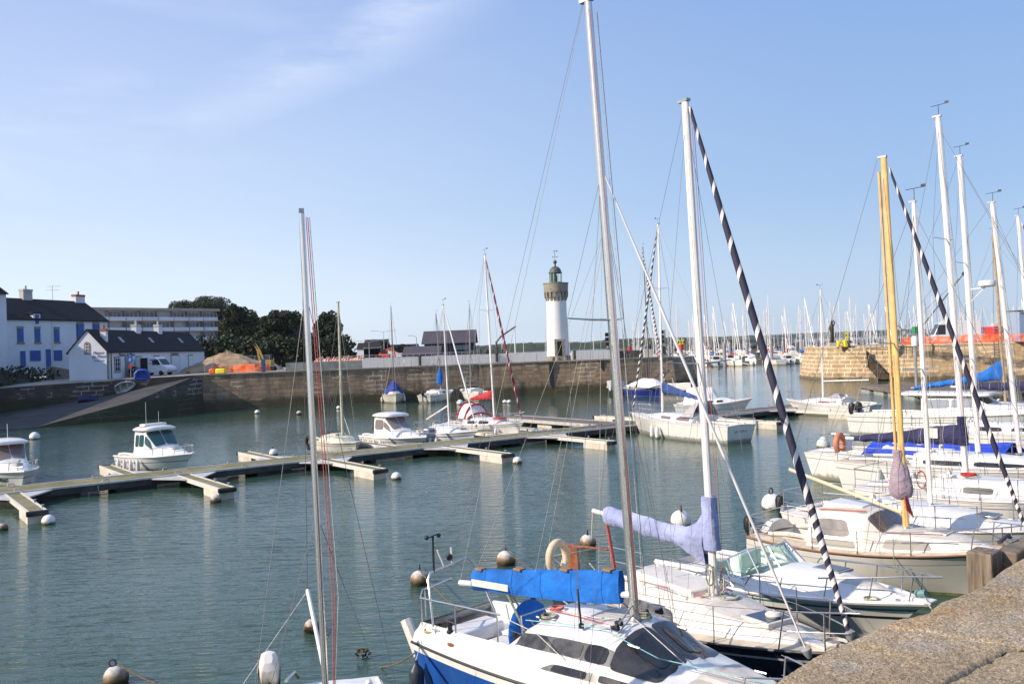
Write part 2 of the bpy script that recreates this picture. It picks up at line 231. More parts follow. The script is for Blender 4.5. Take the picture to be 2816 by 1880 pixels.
# ------------------------------------------------------------------ mesh builder
class MB:
    def __init__(s): s.v = []; s.f = []; s.m = []; s.u = []
    def add(s, vs, fs, mi=0, uvs=None):
        o = len(s.v); s.v += [tuple(q) for q in vs]
        for k, f in enumerate(fs):
            s.f.append([i + o for i in f]); s.m.append(mi); s.u.append(uvs[k] if uvs else None)
        return s
    def box(s, c, d, rz=0., mi=0, M=None):
        x, y, z = d[0] / 2, d[1] / 2, d[2] / 2; ca, sa = math.cos(rz), math.sin(rz)
        vs = []
        for a in (-1, 1):
            for b in (-1, 1):
                for e in (-1, 1):
                    p = Vector((a * x * ca - b * y * sa, a * x * sa + b * y * ca, e * z))
                    vs.append((M @ p if M else p) + Vector(c))
        return s.add(vs, [(0, 1, 3, 2), (4, 6, 7, 5), (0, 4, 5, 1), (2, 3, 7, 6), (0, 2, 6, 4), (1, 5, 7, 3)], mi)
    def hexa(s, b4, t4, mi=0):
        return s.add(list(b4) + list(t4), [(3, 2, 1, 0), (4, 5, 6, 7), (0, 1, 5, 4), (1, 2, 6, 5), (2, 3, 7, 6), (3, 0, 4, 7)], mi)
    def tube(s, pts, r, n=8, mi=0, caps=True):
        pts = [Vector(p) for p in pts]; k = len(pts)
        rs = r if isinstance(r, (list, tuple)) else [r] * k
        ln = [0.]
        for i in range(1, k): ln.append(ln[-1] + (pts[i] - pts[i - 1]).length)
        vs = []; up = None
        for i, p in enumerate(pts):
            d = (pts[min(i + 1, k - 1)] - pts[max(i - 1, 0)])
            d = d.normalized() if d.length > 1e-9 else Vector((0, 0, 1))
            if up is None:
                up = Vector((0, 0, 1)) if abs(d.z) < .9 else Vector((1, 0, 0))
            a = d.cross(up); a = a.normalized() if a.length > 1e-6 else d.orthogonal().normalized()
            b = a.cross(d).normalized(); up = b
            for j in range(n):
                g = 2 * PI * j / n; vs.append(p + (a * math.cos(g) + b * math.sin(g)) * rs[i])
        fs = []; us = []
        for i in range(k - 1):
            for j in range(n):
                j2 = (j + 1) % n; fs.append((i * n + j, i * n + j2, (i + 1) * n + j2, (i + 1) * n + j))
                us.append(((j / n, ln[i]), ((j + 1) / n, ln[i]), ((j + 1) / n, ln[i + 1]), (j / n, ln[i + 1])))
        if caps:
            fs.append(tuple(range(n))[::-1]); fs.append(tuple((k - 1) * n + j for j in range(n))); us += [None, None]
        return s.add(vs, fs, mi, us)
    def lathe(s, prof, n=20, c=(0, 0, 0), mi=0, a0=0., a1=2 * PI):
        full = abs(a1 - a0 - 2 * PI) < 1e-6; m = n if full else n + 1; vs = []
        for r, z in prof:
            for j in range(m):
                g = a0 + (a1 - a0) * j / n; vs.append((c[0] + r * math.cos(g), c[1] + r * math.sin(g), c[2] + z))
        fs = []
        for i in range(len(prof) - 1):
            for j in range(n):
                j2 = (j + 1) % m; fs.append((i * m + j, i * m + j2, (i + 1) * m + j2, (i + 1) * m + j))
        return s.add(vs, fs, mi)
    def grid(s, rows, mi=0, close=False, mis=None, uvs=None):
        n = len(rows[0]); vs = [q for r in rows for q in r]; o = len(s.v); s.v += [tuple(q) for q in vs]
        for i in range(len(rows) - 1):
            for j in range(n if close else n - 1):
                j2 = (j + 1) % n; s.f.append([o + i * n + j, o + i * n + j2, o + (i + 1) * n + j2, o + (i + 1) * n + j])
                s.m.append(mis[j] if mis else mi)
                s.u.append([uvs[i][j], uvs[i][j2], uvs[i + 1][j2], uvs[i + 1][j]] if uvs else None)
        return s
    def ngon(s, pts, mi=0): return s.add(pts, [tuple(range(len(pts)))], mi)
    def prism(s, poly, z0, z1, mi=0):
        n = len(poly); vs = [(p[0], p[1], z0) for p in poly] + [(p[0], p[1], z1) for p in poly]
        fs = [tuple(range(n))[::-1], tuple(range(n, 2 * n))] + [(i, (i + 1) % n, n + (i + 1) % n, n + i) for i in range(n)]
        return s.add(vs, fs, mi)
    def sphere(s, c, r, n=14, k=9, mi=0, sc=(1, 1, 1)):
        prof = [(max(1e-4, math.sin(PI * i / k)) * 1., -math.cos(PI * i / k)) for i in range(k + 1)]
        vs = [(c[0] + r * sc[0] * p[0] * math.cos(2 * PI * j / n), c[1] + r * sc[1] * p[0] * math.sin(2 * PI * j / n), c[2] + r * sc[2] * p[1]) for p in prof for j in range(n)]
        return s.add(vs, [(i * n + j, i * n + (j + 1) % n, (i + 1) * n + (j + 1) % n, (i + 1) * n + j) for i in range(k) for j in range(n)], mi)
    def wall(s, a, b, z0, z1, u0=0., mi=0, lean=0., seg=1, z1b=None, z0b=None):
        a = Vector(a[:2]); b = Vector(b[:2]); d = (b - a); Ln = d.length; n = Vector((d.y, -d.x)) / max(Ln, 1e-6)
        z1b = z1 if z1b is None else z1b; z0b = z0 if z0b is None else z0b
        p = [(*(a + n * lean), z0), (*(b + n * lean), z0b), (*b, z1b), (*a, z1)]
        s.add(p, [(0, 1, 2, 3)], mi, [((u0, z0), (u0 + Ln, z0b), (u0 + Ln, z1b), (u0, z1))]); return u0 + Ln
    def pwall(s, pts, z0, z1s, leans, u0=0., mi=0):
        # polyline wall with a mitred batter at the foot
        P2 = [Vector(p[:2]) for p in pts]; k = len(P2)
        if not isinstance(z1s, (list, tuple)): z1s = [z1s] * k
        if not isinstance(leans, (list, tuple)): leans = [leans] * k
        ns = []
        for i in range(k):
            v = Vector((0, 0))
            for j in (i - 1, i):
                if 0 <= j < k - 1: e = (P2[j + 1] - P2[j]).normalized(); v += Vector((e.y, -e.x))
            ns.append(v.normalized())
        u = u0; us = [u]
        for i in range(k - 1): u += (P2[i + 1] - P2[i]).length; us.append(u)
        for i in range(k - 1):
            a0 = P2[i] + ns[i] * leans[i]; b0 = P2[i + 1] + ns[i + 1] * leans[i + 1]
            s.add([(*a0, z0), (*b0, z0), (*P2[i + 1], z1s[i + 1]), (*P2[i], z1s[i])], [(0, 1, 2, 3)], mi, [((us[i], z0), (us[i + 1], z0), (us[i + 1], z1s[i + 1]), (us[i], z1s[i]))])
        return u
    def build(s, name, mats, parent=None, smooth=True, ang=38, bevel=0., loc=None, sub=0):
        me = bpy.data.meshes.new(name); me.from_pydata(s.v, [], s.f)
        for m in (mats if isinstance(mats, (list, tuple)) else [mats]): me.materials.append(m)
        me.polygons.foreach_set('material_index', s.m)
        if any(u is not None for u in s.u):
            ul = me.uv_layers.new(name='UVMap'); fl = []
            for f, u in zip(s.f, s.u):
                for k in range(len(f)): fl += list(u[k]) if u else [0., 0.]
            ul.data.foreach_set('uv', fl)
        me.validate(); me.update()
        if smooth:
            me.polygons.foreach_set('use_smooth', [True] * len(me.polygons)); me.set_sharp_from_angle(angle=rad(ang))
        o = bpy.data.objects.new(name, me); COL.objects.link(o)
        if parent: o.parent = parent
        if loc is not None: o.location = loc
        if bevel:
            bm = o.modifiers.new('bevel', 'BEVEL'); bm.width = bevel; bm.segments = 2; bm.limit_method = 'ANGLE'; bm.angle_limit = rad(40)
        return o
def tag(o, label=None, cat=None, group=None, kind=None):
    if label: o['label'] = label
    if cat: o['category'] = cat
    if group: o['group'] = group
    if kind: o['kind'] = kind
    return o
def thing(name, label, cat, loc=(0, 0, 0), rz=0., group=None):
    o = bpy.data.objects.new(name, None); COL.objects.link(o); o.location = loc; o.rotation_euler = (0, 0, rz); o.empty_display_size = .2
    return tag(o, label, cat, group)
def kids(o): return [c for c in ALLKIDS.get(o, [])]
def copy_tree(o, kidmap, parent=None):
    c = o.copy(); COL.objects.link(c); c.parent = parent
    for ch in kidmap.get(o.name, []): copy_tree(ch, kidmap, c)
    return c
def kidmap_of(root):
    m = {}; st = [root]
    while st:
        q = st.pop(); m[q.name] = list(q.children); st += list(q.children)
    return m
def struct(o): o['kind'] = 'structure'; return o
def text_mb(txt, size, M, shear=0.):
    cu = bpy.data.curves.new('txt', 'FONT'); cu.body = txt; cu.size = size; cu.align_x = 'CENTER'; cu.shear = shear; cu.extrude = .008; cu.resolution_u = 3
    ob = bpy.data.objects.new('txt', cu); COL.objects.link(ob); dg = bpy.context.evaluated_depsgraph_get(); me = ob.evaluated_get(dg).to_mesh()
    mb = MB(); mb.add([M @ v.co for v in me.vertices], [tuple(p.vertices) for p in me.polygons]); ob.evaluated_get(dg).to_mesh_clear()
    bpy.data.objects.remove(ob); bpy.data.curves.remove(cu); return mb
def fnoise(x, y, z=0.): return mnoise.noise(Vector((x, y, z)))
def sag(a, b, d, n=10):
    a = Vector(a); b = Vector(b); return [a.lerp(b, i / n) - Vector((0, 0, d * 4 * (i / n) * (1 - i / n))) for i in range(n + 1)]
def lerp(a, b, t): return a + (b - a) * t
def itp(pts, x):
    if x <= pts[0][0]: return pts[0][1:]
    for i in range(len(pts) - 1):
        if x <= pts[i + 1][0]:
            k = (x - pts[i][0]) / max(1e-9, pts[i + 1][0] - pts[i][0]); return tuple(lerp(a, b, k) for a, b in zip(pts[i][1:], pts[i + 1][1:]))
    return pts[-1][1:]
# ================================================================== SETTING
# water
wm = bpy.data.materials.new('harbour_water'); wm.use_nodes = True; t = wm.node_tree; b = t.nodes['Principled BSDF']; K = t.links
b.inputs['Base Color'].default_value = (.037, .078, .056, 1); b.inputs['Roughness'].default_value = .05; b.inputs['IOR'].default_value = 1.33
tcn = nn(t, 'ShaderNodeTexCoord')
mpa = nn(t, 'ShaderNodeMapping'); mpa.inputs['Rotation'].default_value = (0, 0, rad(-42)); mpa.inputs['Scale'].default_value = (.55, 2.3, 1); K.new(tcn.outputs['Object'], mpa.inputs[0])
n1 = nn(t, 'ShaderNodeTexNoise', i_Scale=1.5, i_Detail=4.0, i_Roughness=.45, i_Distortion=.9); K.new(mpa.outputs[0], n1.inputs[0])
mpb = nn(t, 'ShaderNodeMapping'); mpb.inputs['Rotation'].default_value = (0, 0, rad(12)); mpb.inputs['Scale'].default_value = (1.6, 4.2, 1); K.new(tcn.outputs['Object'], mpb.inputs[0])
n2 = nn(t, 'ShaderNodeTexNoise', i_Scale=1.7, i_Detail=4.0, i_Roughness=.5); K.new(mpb.outputs[0], n2.inputs[0])
n3 = nn(t, 'ShaderNodeTexNoise', i_Scale=.035, i_Detail=3.0); K.new(tcn.outputs['Object'], n3.inputs[0])
r3 = nn(t, 'ShaderNodeMapRange'); r3.inputs['From Min'].default_value = .38; r3.inputs['From Max'].default_value = .62; r3.inputs['To Min'].default_value = .35; r3.inputs['To Max'].default_value = 1; K.new(n3.outputs[0], r3.inputs[0])
m2_ = nn(t, 'ShaderNodeMath', operation='MULTIPLY'); K.new(n2.outputs[0], m2_.inputs[0]); m2_.inputs[1].default_value = .55
m1_ = nn(t, 'ShaderNodeMath', operation='ADD'); K.new(n1.outputs[0], m1_.inputs[0]); K.new(m2_.outputs[0], m1_.inputs[1])
sy = nn(t, 'ShaderNodeSeparateXYZ'); K.new(tcn.outputs['Object'], sy.inputs[0]); ry = nn(t, 'ShaderNodeMapRange'); ry.inputs['From Min'].default_value = 14; ry.inputs['From Max'].default_value = 52; ry.inputs['To Min'].default_value = 1; ry.inputs['To Max'].default_value = .34; K.new(sy.outputs[1], ry.inputs[0])
ms = nn(t, 'ShaderNodeMath', operation='MULTIPLY'); K.new(r3.outputs[0], ms.inputs[0]); K.new(ry.outputs[0], ms.inputs[1])
bp = nn(t, 'ShaderNodeBump'); bp.inputs['Distance'].default_value = .085; K.new(ms.outputs[0], bp.inputs['Strength']); K.new(m1_.outputs[0], bp.inputs['Height']); K.new(bp.outputs[0], b.inputs['Normal'])
wb = MB(); wb.add([(-9000, -60, 0), (9000, -60, 0), (9000, 9000, 0), (-9000, 9000, 0)], [(0, 1, 2, 3)]); struct(wb.build('water', wm, smooth=False))

GRAVEL = mat('gravel_ground', (.40, .34, .27), .95, nscale=.25, col2=(.26, .22, .18), bump=.5, bscale=3)
ASPH = mat('quay_asphalt', (.09, .09, .095), .92, noise=.2, nscale=.7, bump=.3, bscale=30)
SLIPM = mat('slipway_stone', (.060, .055, .050), .8, nscale=.5, col2=(.022, .022, .015), bump=1.5, bscale=2.5)  # slipway colour darkened to carry the shade it lies in
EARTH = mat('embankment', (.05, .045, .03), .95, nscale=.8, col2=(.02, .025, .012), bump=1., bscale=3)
COPM = mat('coping_far', (.36, .29, .21), .9, noise=.25, nscale=.7)

# far quay wall + jetty with the lighthouse
QL = [(-34, 99.3), (-22, 102.2), (-13, 104.5), (-4, 106.9), (4, 108), (12, 109), (19.4, 110.6)]
lh = 3.8
w1b = MB()
E0 = Vector(QL[-1]); E1 = Vector((23.5, 118))
ends = [E0, E0 + Vector((1.6, 1.2)), E0 + Vector((2.8, 3.4)), E1]
allp = [Vector(p) for p in QL] + ends[1:] + [Vector((14, 126)), Vector((-30, 150))]
w1b.pwall(allp, -1, lh, [.4, .35, .35, .35, .35, .4, 1.1, 1.6, 1.9, 1.9, 1.2, .5])
o = w1b.build('stone_quay_wall', STONE_L, smooth=False); tag(o, 'brown rubble stone quay wall running under the white lighthouse to the channel', 'quay wall')
lw = MB(); u = 0
SO = [(-62, 66, -1.0), (-43, 81.5, 0.05), (-36.4, 88, 1.9), (-34.2, 96.5, 3.7), (-34, 99.3, 3.8)]
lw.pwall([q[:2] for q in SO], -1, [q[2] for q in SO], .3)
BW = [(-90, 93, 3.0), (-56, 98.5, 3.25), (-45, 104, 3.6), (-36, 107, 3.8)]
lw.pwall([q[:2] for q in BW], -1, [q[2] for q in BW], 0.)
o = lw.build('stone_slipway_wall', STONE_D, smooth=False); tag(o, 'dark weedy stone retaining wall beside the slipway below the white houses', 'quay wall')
sp_ = MB(); sp_.grid([[(-62, 66, -1.0), (-43, 81.5, .05), (-36.4, 88, 1.9), (-34.2, 96.5, 3.7), (-34, 99.3, 3.804)], [(-90, 93, -.6), (-56, 98.4, .5), (-45, 103.9, 2.1), (-36.5, 106.8, 3.72), (-35.5, 107, 3.804)]])
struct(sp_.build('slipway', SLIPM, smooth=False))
# coping course along the far quay
cp = MB()
for i in range(len(QL) - 1):
    a = Vector(QL[i]); bb = Vector(QL[i + 1]); d = (bb - a); n = Vector((-d.y, d.x)).normalized()
    cp.hexa([(*(a - n * .12), lh + .003), (*(bb - n * .12), lh + .003), (*(bb + n * .6), lh + .003), (*(a + n * .6), lh + .003)], [(*(a - n * .12), lh + .16), (*(bb - n * .12), lh + .16), (*(bb + n * .6), lh + .16), (*(a + n * .6), lh + .16)])
o = cp.build('stone_coping', COPM, smooth=False); tag(o, 'flat stone coping course along the top edge of the lighthouse quay', 'coping')
# land behind
ld = MB()
ld.ngon([(x, y, lh) for x, y in QL] + [(*(p), lh) for p in ends[1:]] + [(14, 126, lh), (-20, 146, lh), (-26, 340, lh), (-600, 340, lh), (-600, 93, 3), (-90, 93, 3.0), (-56, 98.5, 3.25), (-45, 104, 3.6), (-36, 107, 3.8)])
struct(ld.build('ground', GRAVEL, smooth=False))
rd = MB(); rd.ngon([(x, y, z + .006) for x, y, z in [(-90, 93.1, 3.0), (-56, 98.6, 3.25), (-45, 104.1, 3.6), (-36, 107.1, 3.8), (-33.9, 99.5, 3.8), (-22, 102.4, 3.8), (-20, 110, 3.8), (-38, 124, 3.8), (-44.5, 135, 3.8), (-45, 108, 3.7), (-49, 105.5, 3.5), (-57, 108, 3.5), (-90, 104, 3.2)]])
struct(rd.build('quay_road', ASPH, smooth=False))
# embankment under the tall house
em = MB(); rows = []
for j, (dx, z) in enumerate([(0, 3.2), (-1.2, 4.3), (-2.8, 5.0), (-4.4, 5.35), (-12, 5.6)]):
    rows.append([(lerp(-57.5, -54.8, i / 16) + dx + fnoise(i * .7, j) * .5, lerp(84, 112, i / 16), z + (fnoise(i * .9, j * 3.1) * .35 if 0 < j < 4 else 0) - max(0, i - 12) * .35 * (j > 0)) for i in range(17)])
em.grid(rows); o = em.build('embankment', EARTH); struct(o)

# ---- vegetation
LEAF = mat('leaf_dark', (.045, .062, .024), .8, nscale=.35, col2=(.014, .022, .010))
LEAF2 = mat('leaf_olive', (.045, .055, .024), .8, nscale=.4, col2=(.02, .028, .012))
BARK = mat('bark', (.06, .045, .035), .95, noise=.3)
def leafy(mb, c, r, n, s, rn, flat=1.):
    for _ in range(n):
        while True:
            d = Vector((rn.uniform(-1, 1), rn.uniform(-1, 1), rn.uniform(-1, 1)))
            if .05 < d.length < 1: break
        k = d.length ** .35 / d.length
        p = Vector(c) + Vector((d.x * k * r[0], d.y * k * r[1], d.z * k * r[2]))
        a = Vector((rn.gauss(0, 1), rn.gauss(0, 1), rn.gauss(0, 1) * flat)).normalized(); b_ = a.orthogonal().normalized(); q = rn.uniform(.5, 1.3) * s
        c2 = a.cross(b_)
        mb.add([p + b_ * q, p + c2 * q * .6, p - b_ * q * .9, p - c2 * q * .7], [(0, 1, 2, 3)])
def tree(label, base, lobes, trunk_h, seed, leaf=LEAF, name='pine_tree', group='dark trees behind the far quay', dens=70, s=.25):
    rn = random.Random(seed); r = thing(name, label, 'tree', base, 0, group)
    tk = MB(); top = Vector((0, 0, trunk_h)); tk.tube([(0, 0, -.3), (.15, 0, trunk_h * .5), top], [.55, .42, .3], 8)
    for (c, rr) in lobes: tk.tube([(0.1, 0, trunk_h * .55), Vector(c) * .6 + Vector((0, 0, trunk_h * .3)), c], [.25, .15, .05], 5)
    tk.build('trunk', BARK, r)
    cr = MB()
    for (c, rr) in lobes:
        nl = 10
        for k in range(nl):
            g = Vector((rn.uniform(-1, 1), rn.uniform(-1, 1), rn.uniform(-.8, 1)))
            cc = Vector(c) + Vector((g.x * rr[0] * .6, g.y * rr[1] * .6, g.z * rr[2] * .6)); r2 = [q * rn.uniform(.38, .6) for q in rr]
            leafy(cr, cc, r2, int(dens * (r2[0] + r2[1] + r2[2])), s, rn)
    cr.build('crown', leaf, r, smooth=False); return r
def at(x, y, Z):  # source pixel at a depth, standing on the ground
    p = Dp(x, y, Z); return p
def tree_px(label, x0, x1, ytop, ybot, Z, seed, base_y=975, nl=6, **k):
    nl += 5
    cx = (x0 + x1) / 2; b = Dp(cx, base_y, Z); b.z = 3.8
    t_ = Dp(cx, ytop, Z).z - b.z; bo = Dp(cx, ybot, Z).z - b.z; w = (Dp(x1, ytop, Z) - Dp(x0, ytop, Z)).length / 2
    rn = random.Random(seed); lobes = []
    hh = t_ - bo
    for i in range(nl):
        f = rn.uniform(-.6, .6); g = rn.uniform(.2, .85)
        lobes.append(((f * w, rn.uniform(-.5, .5) * w * .6, bo + hh * g - abs(f) * hh * .15), (w * rn.uniform(.4, .6), w * .5, hh * rn.uniform(.18, .28))))
    lobes.append(((0, 0, t_ - hh * .3), (w * .6, w * .5, hh * .26))); lobes.append(((0, 0, bo + hh * .25), (w * .75, w * .6, hh * .22)))
    return tree(label, b, lobes, max(1.5, bo + .2), seed, **k)
tree_px('broad dark pine rising behind the right end of the balconied hotel', 472, 640, 815, 950, 285, 3, nl=9)
tree_px('dark feathery tree between the hotel and the round-headed tree', 606, 705, 838, 960, 180, 4)
tree_px('dark irregular tree filling the dip left of the broad tree before the hidden house', 645, 760, 872, 968, 190, 14, nl=7)
tree_px('broad dark tree left of the house hidden behind the left mast', 696, 826, 846, 965, 165, 5, nl=8)
tree_px('round dark tree right of the left mast, standing apart', 858, 946, 852, 965, 150, 6, nl=9)
tree_px('low dark bush at the right end of the dark hedge', 925, 974, 940, 985, 160, 7, group=None, name='bush')
tree_px('small round dark tree far behind the orange excavator', 1045, 1078, 938, 965, 300, 8, nl=4, group=None)
tree_px('small feathery trees far left of the dark boathouse', 1080, 1140, 945, 968, 280, 18, nl=4, group=None, s=.3)
hd = MB(); rn = random.Random(5)
for i in range(60):
    x = 515 + i * 7.4; p = Dp(x, 980, 146); leafy(hd, (p.x, 146 + rn.uniform(-1, 1), 5.2 + rn.uniform(0, 1.6)), (1.7, 1.6, 2.1 + rn.uniform(0, .9)), 170, .35, rn)
tag(hd.build('hedge', LEAF, smooth=False), 'long dark hedge below the trees behind the building site', 'hedge')
be = MB(); rn = random.Random(6)
for i in range(26): leafy(be, (-57.2 + rn.uniform(-1.5, 1.2), 86 + i * 1.0, 4.2 + rn.uniform(-.4, .7)), (1.2, 1.2, .8), 55, .22, rn)
tag(be.build('ivy', LEAF2, smooth=False), kind='stuff', label='dark scrub covering the bank below the blue-shuttered house')

# ---- buildings on the left
WALLW = mat('whitewash', (.72, .73, .76), .9, noise=.06, nscale=.4, bump=.2, bscale=5)
SLATE = mat('slate', (.017, .015, .019), .95, noise=.25, nscale=1.2, bump=.6, bscale=8)
SHUT = mat('blue_shutter', (.03, .11, .36), .6, noise=.08)
GRAN = mat('granite_trim', (.30, .26, .21), .9, noise=.25, nscale=3)
BRICKR = mat('red_brick', (.36, .13, .07), .9, noise=.2)
DARKW = mat('window_dark', (.02, .022, .026), .15)
FRW = mat('frame_white', (.7, .7, .7), .6)
INK = mat('sign_blue', (.05, .10, .25), .7)
def frame_of(a, b):
    a = Vector(a[:2]); b = Vector(b[:2]); d = (b - a).normalized(); return a, d, Vector((d.y, -d.x)), (b - a).length
def rbox(mb, a, d, n, s0, s1, o0, o1, z0, z1, mi=0):
    q = lambda s, o: a + d * s + n * o
    p = [q(s0, o0), q(s1, o0), q(s1, o1), q(s0, o1)]
    mb.hexa([(*v, z0) for v in p], [(*v, z1) for v in p], mi)
def house(root, a, b, depth, z0, ze, zr, wallm=WALLW, roofm=SLATE, ov=.25, skip_roof=False):
    a, d, n, Ln = frame_of(a, b)
    w = MB(); q = lambda s, o, z: (*(a + d * s - n * o), z)
    hd_ = depth / 2
    vs = [q(0, 0, z0), q(Ln, 0, z0), q(Ln, depth, z0), q(0, depth, z0), q(0, 0, ze), q(Ln, 0, ze), q(Ln, depth, ze), q(0, depth, ze), q(0, hd_, zr), q(Ln, hd_, zr)]
    w.add(vs, [(0, 1, 5, 4), (2, 3, 7, 6), (1, 2, 6, 9, 5), (3, 0, 4, 8, 7)]); w.build('wall', wallm, root, smooth=False)
    r = MB(); sl_ = (zr - ze) / hd_; th = .14
    for (o0, o1, zz0, zz1) in ((-ov, hd_, ze - sl_ * ov, zr), (depth + ov, hd_, ze - sl_ * ov, zr)):
        bt = [q(-ov * .5, o0, zz0 + .03), q(Ln + ov * .5, o0, zz0 + .03), q(Ln + ov * .5, o1, zz1 + .03), q(-ov * .5, o1, zz1 + .03)]
        r.hexa(bt, [(x, y, z + th) for x, y, z in bt])
    rf = r.build('roof', roofm, root, smooth=False)
    return a, d, n, Ln, rf
def chimney(rf, a, d, n, s, o, z0, z1, w=.9, dp=.6, capm=BRICKR, wm_=WALLW, flare=0):
    m = MB(); rbox(m, a, d, n, s - w / 2, s + w / 2, -o - dp / 2, -o + dp / 2, z0, z1); rbox(m, a, d, n, s - w / 2 - .05, s + w / 2 + .05, -o - dp / 2 - .05, -o + dp / 2 + .05, z1 + .003, z1 + .28, 1)
    c = a + d * s - n * o
    m.tube([(c.x, c.y, z1 + .28), (c.x, c.y, z1 + .75)], .13, 8, 1); m.build('chimney', [wm_, capm], rf, smooth=False)
# tall house with blue shutters
R1 = thing('shuttered_house', 'tall white house with slate roof and bright blue shutters above the embankment', 'house', (0, 0, 0))
a, d, n, Ln, rf = house(R1, (-61.4, 110.3), (-56.4, 127), 8, 4.2, 11.35, 14.1)
def sx(px, py, a=a, d=d):  # facade coordinate hit by the view ray
    r = ray(px, py); o0 = Vector((0, 0)); # solve o + t r = a + s d
    det = r.x * (-d.y) + d.x * r.y; tt = (a.x * (-d.y) + d.x * a.y) / det; s_ = (r.x * a.y - r.y * a.x) / det
    return -s_ if False else ((r.x * tt - a.x) * d.x + (r.y * tt - a.y) * d.y), H + r.z * tt
def zp(zx, zy): return (zx / 3.734, 780 + zy / 3.734)
for (x0, y0, x1, y1, kind) in [(178, 460, 235, 600, 'w'), (358, 462, 408, 600, 'w'), (556, 465, 604, 598, 'w'), (790, 415, 852, 572, 'd'), (957, 418, 1012, 540, 'd'), (205, 690, 255, 850, 'n'), (305, 686, 412, 792, 'n'), (468, 672, 516, 850, 't'), (546, 683, 632, 790, 'n'), (358, 318, 393, 412, 'r')]:
    s0, z1_ = sx(*zp(x0, y0)); s1, _ = sx(*zp(x1, y0)); _, z0_ = sx(*zp(x0, y1))
    nm = 'dormer_shutter' if kind == 'r' else ('door' if (y1 - y0 > 150 and kind in 'nt') else 'shutter')
    if kind == 'r':
        dm = MB(); rbox(dm, a, d, n, s0 - .3, s1 + .3, -2.2, .03, z0_ - .05, z1_ + .15); dm.build('dormer', WALLW, R1, smooth=False)
        dr = MB(); rbox(dr, a, d, n, s0 - .55, s1 + .55, -2.6, .2, z1_ + .155, z1_ + .3); dr.build('dormer_roof', SLATE, R1, smooth=False)
    m = MB(); rbox(m, a, d, n, s0, s1, .04, .09, z0_, z1_); o = m.build(nm, SHUT, R1, smooth=False)
    if kind in 'wd':
        m = MB(); rbox(m, a, d, n, s0 - .12, s1 + .12, .008, .05, z1_ + .003, z1_ + .3); rbox(m, a, d, n, s0 - .15, s1 + .15, .008, .12, z0_ - .2, z0_ - .003); rbox(m, a, d, n, s0 - .12, s0 - .004, .004, .03, z0_ - .01, z1_ + .01)
        if kind == 'd': rbox(m, a, d, n, s0 - .2, s0 - .005, .006, .03, z0_ - .1, z1_ + .1); rbox(m, a, d, n, s1 + .005, s1 + .2, .006, .03, z0_ - .1, z1_ + .1)
        m.build('window_trim', GRAN, o, smooth=False)
m = MB(); m.tube([(*(a + d * (Ln * .42) + n * .08), 4.5), (*(a + d * (Ln * .42) + n * .08), 11.3)], .05, 6); m.build('downpipe', FRW, R1)
s_, z_ = sx(*zp(525, 175)); chimney(rf, a, d, n, Ln * .42, 4, 13.3, 15.2, 1.5, .7, capm=CONC, wm_=CONC)
chimney(rf, a, d, n, Ln - .9, 4, 13.3, 14.9, 1.7, .7)
m = MB(); c = a + d * (Ln * .68) - n * 4
m.tube([(c.x, c.y, 14), (c.x, c.y, 16.2)], .03, 5); m.tube([(c.x - .7, c.y, 16.1), (c.x + 1.1, c.y, 16.1)], .02, 4); m.tube([(c.x - .9, c.y, 15.6), (c.x + .9, c.y, 15.6)], .02, 4); m.build('aerial', ALUG, R1)
# steps/ramp wall below it
m = MB(); m.hexa([(-56.4, 112, 3.3), (-54.0, 117, 3.3), (-56.2, 118.5, 3.3), (-58, 113, 3.3)], [(-56.4, 112, 5.3), (-54.2, 117, 4.2), (-56.2, 118.5, 4.2), (-58, 113, 5.3)])
tag(m.build('ramp_wall', GRAN, smooth=False), 'sloping grey wall of the steps up to the blue-shuttered house', 'wall')
# neighbour at the left edge of the frame, and the row it belongs to, which shades the quay
R2 = thing('corner_house', 'white house cut off by the left edge of the photo', 'house')
house(R2, (-66.5, 70), (-60.4, 108.9), 10, 3, 14.3, 18)
R3 = thing('quayside_house', 'long white house of the quay row further left', 'house')
house(R3, (-70.5, 30), (-67.2, 69), 11, 2, 12.5, 17)
# gabled lighthouse museum
R4 = thing('gabled_museum', 'low white gabled building with dark slate roof and blue lettering, beside the van', 'building')
GA = Vector((-47.0, 105.3)); GB = Vector((-54.6, 110.4))
# long side from GA away from the camera
a4 = Vector((-47.0, 105.3)); b4 = Vector((-45.4, 134)); dep = 4.5
a, d, n, Ln, rf4 = house(R4, a4, b4, dep, 3.2, 6.95, 9.4)
for s_, zt, cw in ((12.2, 10.1, 1.3), (18.6, 10.2, 1.1), (1.9, 9.3, .5)):
    chimney(rf4, a, d, n, s_, 2.25 if s_ > 5 else 1.2, 8.0, zt, cw, .7, wm_=WALLW, capm=CONC if s_ > 5 else BRICKR)
for s_ in (5.5, 13.6, 22.8):
    m = MB(); sl_ = (9.4 - 6.95) / 2.25
    q = lambda s, o: (*(a + d * s - n * o), 6.95 + sl_ * o + .19)
    m.add([q(s_, .8), q(s_ + .8, .8), q(s_ + .8, 1.4), q(s_, 1.4)], [(0, 1, 2, 3)]); m.build('roof_light', GREYST, rf4, smooth=False)
sx4 = lambda px, py: sx(px, py, a4, (b4 - a4).normalized())
